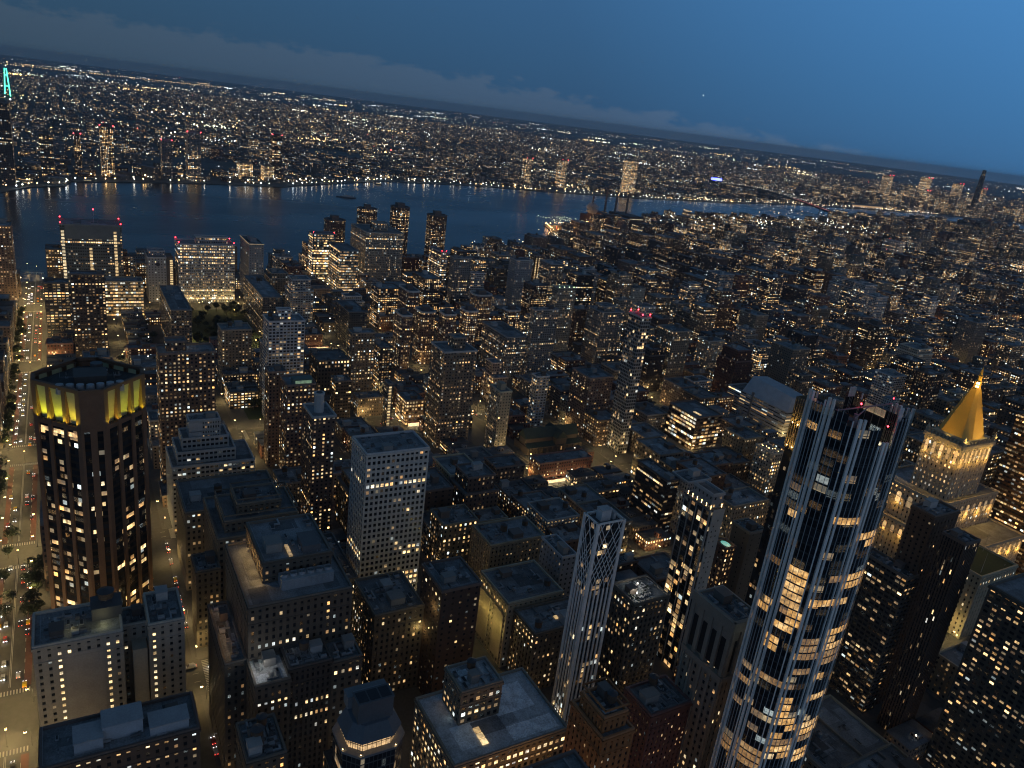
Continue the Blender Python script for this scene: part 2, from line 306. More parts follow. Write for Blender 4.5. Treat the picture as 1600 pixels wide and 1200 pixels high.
def S(rgb, cp, fp, wf, hf, lit, tone=1.0, frame=None, roof=(.17, .18, .19)):
    return dict(rgb=rgb, cp=cp, fp=fp, wf=wf, hf=hf, lit=lit, tone=tone, frame=frame, roof=roof)
STY = dict(
 stone=S((.105, .087, .066), 3.0, 3.8, .42, .50, .085), darkbrick=S((.085, .060, .048), 3.2, 3.6, .40, .48, .07), tanapt=S((.200, .160, .120), 3.1, 3.0, .45, .45, .10),
 beige=S((.270, .225, .150), 3.0, 3.6, .40, .50, .06), brickapt=S((.165, .110, .082), 3.0, 2.95, .46, .48, .115), tan=S((.155, .130, .096), 3.0, 4.0, .50, .50, .07),
 brownslab=S((.090, .060, .046), 4.5, 3.6, .28, .38, .03), greyapt=S((.215, .210, .195), 3.0, 2.95, .46, .48, .105), darkapt=S((.060, .050, .050), 3.0, 2.95, .55, .50, .13),
 redlow=S((.130, .062, .048), 2.6, 3.3, .40, .48, .10), tanlow=S((.165, .130, .100), 2.6, 3.3, .40, .48, .10), greylow=S((.130, .130, .128), 2.6, 3.3, .40, .48, .10),
 whiteband2=S((.36, .37, .37), 3.2, 3.0, .62, .50, .10), redslab=S((.135, .070, .055), 3.0, 2.8, .42, .45, .14), beigetower=S((.270, .240, .190), 2.8, 2.95, .42, .45, .10),
 brickapt2=S((.145, .100, .080), 3.0, 2.95, .42, .45, .10),
 pale=S((.330, .300, .250), 3.6, 3.35, .34, .46, .02), whiteband=S((.42, .42, .40), 3.0, 3.6, .72, .48, .05), grid475=S((.50, .50, .47), 3.0, 3.75, .62, .56, .035),
 podium=S((.10, .10, .095), 3.0, 3.8, .65, .6, .25), blankgrey=S((.300, .310, .320), 3.6, 3.6, .32, .40, .03), glowwall=S((.32, .28, .20), 3.4, 3.7, .40, .50, .05),
 loftlit=S((.130, .105, .075), 2.9, 3.7, .44, .52, .30), loftlit2=S((.110, .095, .075), 2.9, 3.7, .50, .55, .14), glassdark=S((.07, .08, .085), 1.6, 3.8, .86, .85, .035),
 loftdark=S((.060, .050, .042), 2.4, 3.6, .46, .56, .03), litoffice=S((.200, .175, .135), 3.2, 3.8, .60, .58, .42, roof=(.42, .44, .46)), orange=S((.330, .135, .045), 2.7, 3.2, .38, .5, .06), redlit=S((.150, .060, .042), 2.6, 3.0, .38, .5, .13),
 diagrid=S((.07, .068, .066), 2.5, 3.4, .9, .7, .01, 1.0), spine=S((.055, .06, .062), 3.2, 3.3, .94, .80, .05), arch=S((.240, .205, .160), 3.0, 3.8, .44, .5, .06),
 blacktower=S((.02, .018, .017), 2.2, 3.3, .70, .62, .07), finned=S((.04, .045, .045), 4.4, 3.4, .96, .86, .02, .9), nylife=S((.40, .34, .245), 3.4, 4.0, .38, .5, .22),
 brownplain=S((.105, .068, .045), 3.4, 3.0, .38, .42, .035), ribbon=S((.075, .065, .052), 3.4, 3.0, .80, .50, .16), ribbrown=S((.070, .048, .034), 1.5, 3.2, .48, .85, .03),
 balc=S((.070, .062, .048), 3.5, 3.05, .62, .46, .22, .7), bronze=S((.080, .045, .022), 2.6, 3.6, .84, .42, .11), annex=S((.32, .30, .215), 3.3, 3.9, .36, .48, .05),
 stripe=S((.44, .445, .45), 9.0, 4.0, .97, .34, .05), grid32=S((.34, .335, .31), 2.6, 3.4, .74, .68, .03), whitebalc=S((.44, .46, .48), 3.2, 3.05, .70, .55, .05),
 kimmel=S((.11, .125, .13), 2.6, 4.0, .7, .42, .20), m3=S((.05, .05, .055), 4.2, 3.2, .70, .48, .26), clinic=S((.30, .26, .19), 3.0, 4.0, .9, .5, .6), tisch=S((.34, .35, .35), 2.4, 3.9, .66, .46, .19),
 greyslab=S((.270, .28, .285), 3.4, 3.6, .30, .36, .05), slab=S((.125, .115, .105), 2.7, 2.9, .62, .5, .06), glasslit=S((.10, .14, .16), 2.6, 4.2, .95, .52, .30), bellevue=S((.25, .24, .21), 2.6, 4.0, .46, .44, .15),
 striplit=S((.24, .24, .25), 3.0, 4.0, .8, .42, .30), waterside=S((.120, .078, .062), 3.2, 2.9, .44, .48, .10), stairlit=S((.12, .085, .07), 3.0, 2.95, .46, .48, .08), roundt=S((.165, .110, .092), 2.8, 2.95, .50, .50, .13),
 pinkish=S((.36, .27, .21), 3.4, 3.6, .5, .5, .05), beigelit=S((.40, .345, .24), 3.0, 3.0, .36, .46, .11), school=S((.085, .072, .06), 3.4, 4.0, .5, .5, .06), brownstripe=S((.11, .085, .065), 2.8, 3.2, .75, .42, .10),
 slab2=S((.085, .085, .085), 2.8, 2.9, .6, .46, .05), spinelit=S((.14, .14, .135), 3.0, 3.1, .6, .45, .05), litbrick=S((.15, .09, .065), 3.0, 3.8, .6, .55, .45), dullslab=S((.18, .17, .155), 2.8, 2.8, .42, .45, .05),
 beigelit2=S((.38, .34, .26), 3.0, 3.8, .42, .5, .12), ambersch=S((.11, .075, .055), 5.0, 4.0, .78, .55, .20), redrow=S((.19, .085, .06), 2.5, 3.6, .36, .52, .05), blackstep=S((.035, .03, .03), 4.0, 4.0, .85, .4, .05),
 greyframe=S((.31, .31, .305), 2.7, 3.6, .56, .58, .04), arcadetop=S((.20, .18, .14), 2.8, 3.9, .45, .5, .07), blankdark=S((.17, .145, .11), 6.0, 3.6, .10, .3, .0), poolb=S((.12, .07, .05), 3.0, 3.3, .5, .55, .38),
 crown=S((.030, .022, .016), 2.5, 3.9, 1.0, .62, .005), church=S((.10, .075, .06), 4, 8, .3, .5, .02))
FRAMED = {'stone', 'tan', 'beige', 'whiteband', 'grid475', 'loftlit', 'loftlit2', 'litoffice', 'orange', 'annex', 'ribbon', 'balc', 'arch', 'glowwall', 'pale', 'podium', 'grid32', 'whitebalc', 'ribbrown', 'redlit', 'greyframe', 'nylife', 'brownplain', 'arcadetop', 'poolb', 'beigelit'}

HAZE_DENSITY = 0.000036
# ------------ city data in metres: hero buildings, block buildings, small buildings, lamps, trees
STYLE_NAMES = ['beige', 'beigetower', 'brickapt', 'brickapt2', 'brownslab', 'darkapt', 'darkbrick', 'greyapt', 'greylow', 'redlow', 'redslab', 'stone', 'tan', 'tanapt', 'tanlow', 'whiteband2']
HEROES = [
('hotel_building', 'pale stone U-shaped hotel block with two columns of lit windows beside the avenue crossing', 'hotel', 'pale', [[316.0, -36.0, 340.0, 22.0, 0.0, 72.0]], ''),
('low_office_building', 'dark flat roofed block with white penthouse boxes at the lower left edge', 'building', 'darkbrick', [[253.2, -33.3, 273.7, 19.2, 0.0, 66.0]], 'pent3'),
('office_building', 'broad dark stone office block with a row of round cooling fans on its roof', 'office', 'stone', [[285.8, -103.8, 337.8, -58.6, 0.0, 93.0], [302.0, -98.5, 338.0, -68.0, 93.0, 103.0]], 'cool,par'),
('white_roof_block', 'small grey block with a bright white roof in front of the big dark office', 'building', 'stone', [[268.0, -72.0, 285.4, -58.0, 0.0, 66.0]], ''),
('lit_row_block', 'dark block with two rows of amber windows in front of the big dark office', 'building', 'loftdark', [[271.0, -91.0, 285.4, -72.6, 0.0, 68.0]], 'units'),
('brown_roof_block', 'grey block with one lit row under a dark brown roof beside the bright alley', 'building', 'stone', [[271.0, -105.0, 285.4, -91.6, 0.0, 66.0]], ''),
('tank_roof_building', 'dark roof with a pale hatch, a round tank and pipes at the bottom edge', 'building', 'stone', [[237.0, -63.0, 258.0, -48.5, 0.0, 58.0]], 'tank,units,units2'),
('low_wing_building', 'long narrow low roof strewn with amber lit equipment beside the big dark office', 'building', 'stone', [[286.0, -57.5, 330.0, -49.0, 0.0, 66.0]], 'units'),
('corner_office_building', 'tan corner office block with paired lit windows above a bright street crossing', 'office', 'stone', [[384.0, -63.0, 401.0, -51.0, 0.0, 50.0]], 'units'),
('terraced_office_building', 'wide stepped office block with many terraces and a lit top floor row', 'office', 'tan', [[391.0, -109.0, 440.0, -63.5, 0.0, 64.0], [397.0, -108.0, 428.0, -68.0, 64.0, 71.0], [404.0, -100.0, 424.0, -76.0, 71.0, 77.0]], 'par,units'),
('flat_roof_warehouse', 'large plain blue grey flat roof with a round tank behind the terraced office', 'building', 'tan', [[441.0, -110.0, 484.0, -53.0, 0.0, 55.0]], 'tank,units'),
('stepped_white_building', 'white stepped office building with dark window bands and a blank wall tower', 'office', 'whiteband', [[527.0, -87.0, 538.0, -67.0, 0.0, 78.0], [524.0, -92.0, 542.0, -62.0, 0.0, 66.0], [519.0, -96.0, 545.0, -58.0, 0.0, 58.0], [513.5, -108.0, 548.0, -54.0, 0.0, 50.0]], 'units'),
('gridded_office_tower', 'white concrete office tower with deep square window grid and one lit floor near the top', 'tower', 'grid475', [[382.8, -182.1, 408.2, -143.6, 0.0, 110.0]], 'par,units2'),
('podium_building', 'low dark podium with a lit window line along its edge beside the white gridded tower', 'building', 'podium', [[379.0, -141.0, 432.0, -128.0, 0.0, 30.0]], ''),
('beige_loft_building', 'beige loft block with blue grey roof and three tall lit windows on the west side', 'building', 'beige', [[374.4, -270.3, 401.2, -229.4, 0.0, 38.0]], 'tank,units,par'),
('blank_wall_building', 'grey building with a tall blank pale side wall beside the lattice tower', 'building', 'blankgrey', [[326.3, -262.1, 350.4, -251.5, 0.0, 54.0]], 'units'),
('floodlit_wall_building', 'office block with a tall pale wall washed by yellow light facing the side street', 'building', 'glowwall', [[308.5, -241.9, 341.9, -205.2, 0.0, 44.0]], 'units,par'),
('skylight_loft_building', 'dark loft block with glowing roof skylights standing left of the lattice tower', 'building', 'stone', [[284.0, -246.0, 306.0, -209.0, 0.0, 40.0]], 'skyl,units'),
('brown_slab_building', 'dark brown slab with few windows and a lit north side wall', 'building', 'brownslab', [[293.2, -176.5, 318.8, -154.3, 0.0, 74.0]], 'units'),
('dark_deck_building', 'long loft building with dark roof deck and many amber windows along its north side', 'building', 'loftlit', [[312.0, -154.0, 345.0, -127.0, 0.0, 53.0]], 'units,units2'),
('domed_crown_tower', 'chamfered dark glass tower with an amber lit lounge below its sloped mechanical crown', 'tower', 'glassdark', [[198.0, -97.0, 219.0, -74.0, 0.0, 98.0]], ''),
('white_roof_office', 'office block with broad pale roof and rows of amber windows at the bottom edge', 'office', 'litoffice', [[216.7, -185.6, 258.7, -128.6, 0.0, 44.0], [237.0, -160.0, 254.0, -140.0, 44.0, 62.0]], 'units,sky2,par'),
('ornate_brick_building', 'amber lit orange brick block with pale stepped cornice below the lattice tower', 'building', 'orange', [[173.1, -181.6, 194.4, -167.0, 0.0, 84.0], [176.3, -179.4, 191.2, -168.5, 84.0, 91.0]], 'par,units'),
('roof_edge_building', 'dark flat roof with a square hatch cut off by the bottom edge', 'building', 'darkbrick', [[140.0, -142.0, 160.0, -116.0, 0.0, 100.0]], 'par,units'),
('dark_brick_building', 'dark red brick block with scattered white lit windows near the bottom', 'building', 'redlit', [[188.5, -229.6, 206.5, -206.8, 0.0, 68.0]], 'units'),
('lattice_tower', 'slim white tower with crossing diagonal lattice at the top and straight ribs below', 'tower', 'diagrid', [[251.6, -227.3, 262.5, -212.0, 0.0, 125.0]], ''),
('roof_garden_building', 'mid height block with white floodlights on a planted roof right of the lattice tower', 'building', 'loftlit2', [[259.2, -276.2, 278.8, -252.8, 0.0, 66.0]], 'flood,units'),
('spine_tower', 'dark glass hotel tower with a pale concrete spine and string lights on its rooftop terrace', 'tower', 'spine', [[267.2, -313.4, 288.1, -302.9, 0.0, 110.0], [268.3, -312.3, 283.9, -304.0, 110.0, 119.0]], 'terr'),
('arcaded_tower', 'old stone tower with tall arched openings under its cornice left of the glass tower', 'tower', 'arch', [[177.1, -245.0, 199.5, -230.5, 0.0, 118.0]], 'par,units'),
('black_crown_tower', 'black glass tower with golden lights glowing at its crown', 'tower', 'blacktower', [[230.0, -346.0, 251.0, -330.0, 0.0, 180.0]], ''),
('finned_glass_tower', 'tall curved glass tower with white vertical fins and glowing amber apartments', 'tower', 'finned', [[142.0, -246.0, 164.0, -222.0, 0.0, 220.0]], ''),
('golden_pyramid_tower', 'limestone tower with floodlit golden pyramid roof and lit arches', 'tower', 'nylife', [[277.0, -599.0, 306.0, -560.0, 0.0, 115.0]], ''),
('brown_apartment_tower', 'tall plain brown brick apartment tower with few lit windows by the right edge', 'tower', 'brownplain', [[198.6, -419.6, 211.6, -397.3, 0.0, 128.0]], ''),
('ribbon_apartment_building', 'dark apartment building with long balcony ribbons left of the brown tower', 'building', 'ribbon', [[197.0, -397.5, 226.0, -388.0, 0.0, 92.0]], 'units'),
('thin_brown_tower', 'thin dark brown tower with close vertical ribs in front of the gold pyramid tower', 'tower', 'ribbrown', [[176.0, -402.0, 188.0, -389.5, 0.0, 126.0]], ''),
('balcony_apartment_tower', 'large apartment tower with dense grid of amber balcony windows in the lower right corner', 'tower', 'balc', [[95.0, -425.0, 159.0, -391.0, 0.0, 112.0]], ''),
('bronze_office_tower', 'dark bronze office tower with long lit floor lines at the right edge', 'tower', 'bronze', [[222.0, -700.0, 286.0, -640.0, 0.0, 132.0]], ''),
('hillside_college_building', 'wide white striped building with sloping pale metal roof in the middle right', 'college', 'stripe', [[524.5, -698.7, 594.5, -678.7, 0.0, 46.0]], ''),
('red_beacon_tower', 'slim white gridded apartment tower with red beacons on top', 'tower', 'grid32', [[538.8, -472.8, 558.9, -462.0, 0.0, 140.0]], 'red'),
('twin_slab_tower', 'tall tan apartment tower of two joined slabs with pale roof edges', 'tower', 'tanapt', [[596.3, -323.8, 626.4, -290.8, 0.0, 95.0], [605.3, -315.5, 618.8, -304.0, 95.0, 105.0]], 'par'),
('speckled_apartment_tower', 'tall brown brick apartment slab speckled with lit windows behind the crowned tower', 'tower', 'brickapt', [[579.4, -92.7, 600.1, -54.1, 0.0, 110.0], [585.6, -73.4, 595.9, -59.9, 110.0, 117.0]], 'par'),
('white_balcony_tower', 'white apartment tower ringed with balconies near the dark park', 'tower', 'whitebalc', [[688.6, -189.4, 711.9, -156.4, 0.0, 100.0], [695.6, -177.9, 702.6, -166.3, 100.0, 109.0]], ''),
('stone_annex_building', 'old stone building with flagpoles and a green roof beside the gold pyramid tower', 'building', 'annex', [[219.0, -565.0, 262.0, -521.0, 0.0, 50.0]], ''),
('crowned_brick_tower', 'dark brown octagonal tower with glowing yellow panels round its crown', 'tower', 'crown', [[407.0, -33.0, 459.0, 19.5, 0.0, 150.0]], ''),
('stone_church', 'dark gothic church with long green pitched roof', 'church', 'church', [[560.0, -432.0, 586.0, -370.0, 0.0, 12.0]], ''),
('river_apartment_tower', 'tall speckled apartment tower cut by the left edge above the wide avenue', 'tower', 'brickapt', [[1127.5, 56.4, 1162.3, 78.1, 0.0, 99.0]], ''),
('hospital_pavilion', 'large dark hospital with bright stair columns and red roof beacons by the river', 'tower', 'kimmel', [[1131.0, -66.3, 1174.5, 4.4, 0.0, 103.0]], 'mast'),
('banded_office_building', 'dark block with three columns of lit windows beside the wide avenue', 'tower', 'm3', [[976.3, -1.0, 995.7, 23.2, 0.0, 65.0]], ''),
('dark_corner_building', 'dark apartment block in front of the hospital with red beacons', 'tower', 'darkapt', [[900.0, -34.4, 914.0, -3.0, 0.0, 93.0]], ''),
('lit_clinic_building', 'low clinic with bright ribbon windows and a blank beige wall', 'building', 'clinic', [[1066.0, -84.0, 1090.0, -40.0, 0.0, 45.0]], ''),
('logo_tower', 'grey blank walled tower with a dark round emblem near its top', 'tower', 'blankgrey', [[1132.0, -119.0, 1170.0, -96.0, 0.0, 62.0], [1147.2, -119.0, 1166.2, -98.3, 62.0, 68.0]], ''),
('bright_hospital_building', 'broad white hospital with speckled window rows and a curved roof house', 'tower', 'tisch', [[1129.0, -208.0, 1165.0, -134.0, 0.0, 82.0], [1137.0, -200.0, 1150.0, -158.0, 82.0, 91.0]], 'red'),
('edge_lit_tower', 'grey slab tower with glowing roof edge beside the river', 'tower', 'greyslab', [[1130.4, -248.3, 1196.0, -228.0, 0.0, 84.0]], 'pent'),
('long_dark_slab', 'long dark apartment slab with flat roof behind the white stepped building', 'building', 'slab', [[899.5, -119.3, 1011.0, -98.0, 0.0, 53.0]], 'units'),
('long_park_slab', 'long dark apartment slab on the right side of the black park', 'building', 'slab', [[955.8, -233.1, 1076.0, -209.7, 0.0, 52.0]], ''),
('stepped_glass_lab', 'blue glass laboratory with bright floors stepping down near the river', 'tower', 'glasslit', [[1251.9, -389.9, 1276.8, -352.5, 0.0, 80.0]], 'red1'),
('front_glass_lab', 'blue glass laboratory with bright lower floors beside the big grey hospital', 'tower', 'glasslit', [[1154.3, -397.5, 1213.4, -368.5, 0.0, 73.0]], ''),
('big_grey_hospital', 'massive grey hospital slab with grid of small white lights', 'tower', 'bellevue', [[1220.0, -498.0, 1300.0, -432.0, 0.0, 91.0], [1244.0, -478.2, 1264.0, -455.1, 91.0, 103.0]], ''),
('striped_research_building', 'grey block with striped lit windows and red beacons below the river tower', 'tower', 'striplit', [[1196.9, -570.6, 1249.6, -559.4, 0.0, 65.0]], 'red1'),
('dark_clinic_tower', 'dark apartment tower with vertical window lines before the striped block', 'tower', 'darkapt', [[1008.3, -475.1, 1052.9, -449.3, 0.0, 64.0]], ''),
('waterfront_tower', 'dark leftmost and most hidden of the four brown river towers', 'tower', 'waterside', [[1331.2, -434.5, 1359.7, -399.5, 0.0, 90.0]], ''),
('waterfront_tower', 'dark second from left brown river tower, white light on its roof', 'tower', 'waterside', [[1364.2, -503.5, 1387.6, -468.9, 0.0, 108.0]], ''),
('waterfront_tower', 'dark third from left brown river tower, the tallest of the four', 'tower', 'waterside', [[1389.1, -578.8, 1422.7, -545.7, 0.0, 110.0]], ''),
('waterfront_tower', 'dark brown river tower standing alone to the right', 'tower', 'waterside', [[1357.9, -643.4, 1386.7, -607.2, 0.0, 103.0]], ''),
('grey_end_tower', 'pale grey end tower beside a lit brown one near the shore', 'tower', 'greyslab', [[1049.9, -653.3, 1073.1, -622.4, 0.0, 85.0]], ''),
('lit_stair_tower', 'brown tower with two bright vertical lines of lit windows', 'tower', 'stairlit', [[1128.0, -724.8, 1143.0, -704.8, 0.0, 77.0]], ''),
('wide_grey_tower', 'wide grey apartment tower right of the bright vertical lines', 'tower', 'greyapt', [[1059.7, -721.4, 1096.2, -694.9, 0.0, 77.0]], ''),
('white_spine_block', 'dark block with pale vertical spine and lit floors', 'tower', 'darkapt', [[968.1, -634.5, 994.4, -608.0, 0.0, 64.0]], ''),
('beige_shaft_tower', 'tall beige tower with a greenish lit roof terrace', 'tower', 'beigetower', [[825.7, -587.0, 841.3, -558.4, 0.0, 96.0]], 'greenroof'),
('round_corner_tower', 'leftmost and lowest of the brown round cornered towers with pale roof rims', 'tower', 'roundt', [[800.0, -345.7, 827.7, -331.9, 0.0, 70.0]], 'rim,pent'),
('round_corner_tower', 'left middle of the brown round cornered towers with pale roof rims', 'tower', 'roundt', [[826.7, -388.0, 851.8, -368.0, 0.0, 66.0]], 'rim,pent'),
('round_corner_tower', 'narrow middle of the brown round cornered towers with pale roof rims', 'tower', 'roundt', [[800.2, -402.7, 821.7, -386.9, 0.0, 70.0]], 'rim,pent'),
('round_corner_tower', 'bright footed of the brown round cornered towers with pale roof rims', 'tower', 'roundt', [[796.2, -429.6, 816.7, -412.2, 0.0, 75.0]], 'rim,pent'),
('round_corner_tower', 'right hand of the brown round cornered towers with pale roof rims', 'tower', 'roundt', [[814.3, -499.8, 831.4, -479.4, 0.0, 70.0]], 'rim,pent'),
('round_corner_tower', 'upper left rear of the brown round cornered towers with pale roof rims', 'tower', 'roundt', [[911.6, -401.4, 949.4, -384.5, 0.0, 70.0]], 'rim,pent'),
('round_corner_tower', 'upper right rear of the brown round cornered towers with pale roof rims', 'tower', 'roundt', [[900.8, -505.1, 925.3, -478.8, 0.0, 67.0]], 'rim,pent'),
('grey_apartment_block', 'grey apartment block with dark roof right of the twin slab tower', 'building', 'greyapt', [[755.1, -476.9, 820.8, -448.3, 0.0, 54.0]], ''),
('pale_apartment_tower', 'pale grey apartment tower speckled with lights above the grey block', 'tower', 'greyapt', [[745.2, -508.7, 754.7, -475.1, 0.0, 90.0]], ''),
('pinkish_loft_block', 'pinkish beige loft block with blank west side and white drum roof', 'building', 'pinkish', [[683.0, -412.0, 712.0, -396.0, 0.0, 32.0], [695.0, -410.0, 711.0, -398.0, 32.0, 45.0]], ''),
('beige_corner_slab', 'beige slab with lit speckled side wall over the yellow street', 'tower', 'beigelit', [[570.1, -350.3, 590.1, -338.4, 0.0, 63.0]], 'pent'),
('white_banded_tower', 'narrow white banded tower right of the beige slab', 'building', 'whiteband2', [[608.4, -415.6, 618.9, -401.5, 0.0, 60.0]], ''),
('stepped_grey_tower', 'broad stepped grey apartment tower left of the red beacon tower', 'tower', 'greyapt', [[789.5, -645.2, 823.8, -608.4, 0.0, 72.0], [796.4, -634.2, 817.0, -615.7, 72.0, 78.0]], ''),
('school_block', 'wide dark block with one bright row of windows under its roof', 'building', 'school', [[738.8, -251.4, 773.1, -218.4, 0.0, 42.0]], 'units'),
('striped_brown_block', 'brown striped mid height block below the bright window row', 'building', 'brownstripe', [[682.3, -235.0, 698.3, -219.4, 0.0, 40.0]], ''),
('left_brick_tower', 'tall brown brick tower with two bright square windows at top', 'tower', 'brickapt', [[596.5, -150.2, 610.9, -136.4, 0.0, 85.0]], ''),
('green_terrace_tower', 'brick tower with green lit glass terrace at its roof', 'tower', 'brickapt', [[564.7, -165.2, 586.4, -143.1, 0.0, 85.0]], 'greenlit'),
('turret_apartment_tower', 'brick apartment tower with pale turret water tank on a blue roof', 'tower', 'brickapt2', [[476.3, -154.3, 500.8, -138.5, 0.0, 95.0]], 'turret,par'),
('beige_brown_block', 'beige brown block beside the yellow side street', 'tower', 'tanapt', [[739.6, -277.9, 754.6, -253.1, 0.0, 70.0]], ''),
('pale_roof_slab', 'long thin slab with pale roof and blank grey end', 'building', 'slab2', [[900.0, -325.7, 955.9, -302.3, 0.0, 47.0]], ''),
('black_speckled_block', 'blackish block peppered with tiny lights', 'building', 'darkapt', [[750.7, -303.0, 776.4, -289.0, 0.0, 49.0]], ''),
('lit_spine_slab', 'thin slab with one bright column of stair lights', 'building', 'spinelit', [[641.4, -261.9, 652.9, -257.7, 0.0, 50.0]], ''),
('low_lit_school', 'low brick block with busy amber windows above a bright shop front', 'building', 'litbrick', [[653.7, -301.1, 680.2, -282.3, 0.0, 26.0]], ''),
('dull_slab_tower', 'dull grey apartment slab with few lights at the upper right', 'tower', 'dullslab', [[682.6, -1327.9, 712.6, -1291.9, 0.0, 72.0]], ''),
('pale_top_block', 'dark ribbed block with pale greenish roof box beside the black square', 'tower', 'brownstripe', [[683.5, -1066.0, 717.5, -1040.1, 0.0, 72.0]], 'pent'),
('glazed_terrace_building', 'pale stone building lit by a planted terrace left of the black tower', 'building', 'beigelit2', [[429.0, -566.7, 451.0, -551.5, 0.0, 40.0]], 'terr2'),
('amber_school_building', 'brick block with rows of wide amber windows in the middle right', 'building', 'ambersch', [[526.9, -582.3, 569.6, -547.1, 0.0, 36.0]], 'sky2'),
('long_red_row', 'row of red brick shops under blue roofs with a glowing street front', 'building', 'redrow', [[504.7, -403.9, 521.8, -348.3, 0.0, 20.0]], ''),
('dark_terrace_office', 'black stepped office with amber lines of terrace windows in the centre right', 'building', 'blackstep', [[400.8, -411.3, 438.6, -399.3, 0.0, 48.0]], ''),
('white_frame_block', 'grey block with white window frame grid beside the black stepped office', 'building', 'greyframe', [[394.2, -438.9, 412.9, -414.8, 0.0, 48.0]], ''),
('long_cornice_building', 'wide building with white arcade top floor behind the spine tower', 'building', 'arcadetop', [[357.3, -466.0, 379.6, -428.9, 0.0, 44.0]], 'units'),
('blank_concrete_block', 'tall plain concrete block right of the spine tower', 'tower', 'blankdark', [[280.6, -370.9, 295.0, -357.5, 0.0, 78.0]], ''),
('pool_terrace_building', 'brick block with an oval turquoise lit roof pool beside the spine tower', 'tower', 'poolb', [[281.2, -348.0, 290.4, -340.1, 0.0, 70.0]], 'pool'),
]
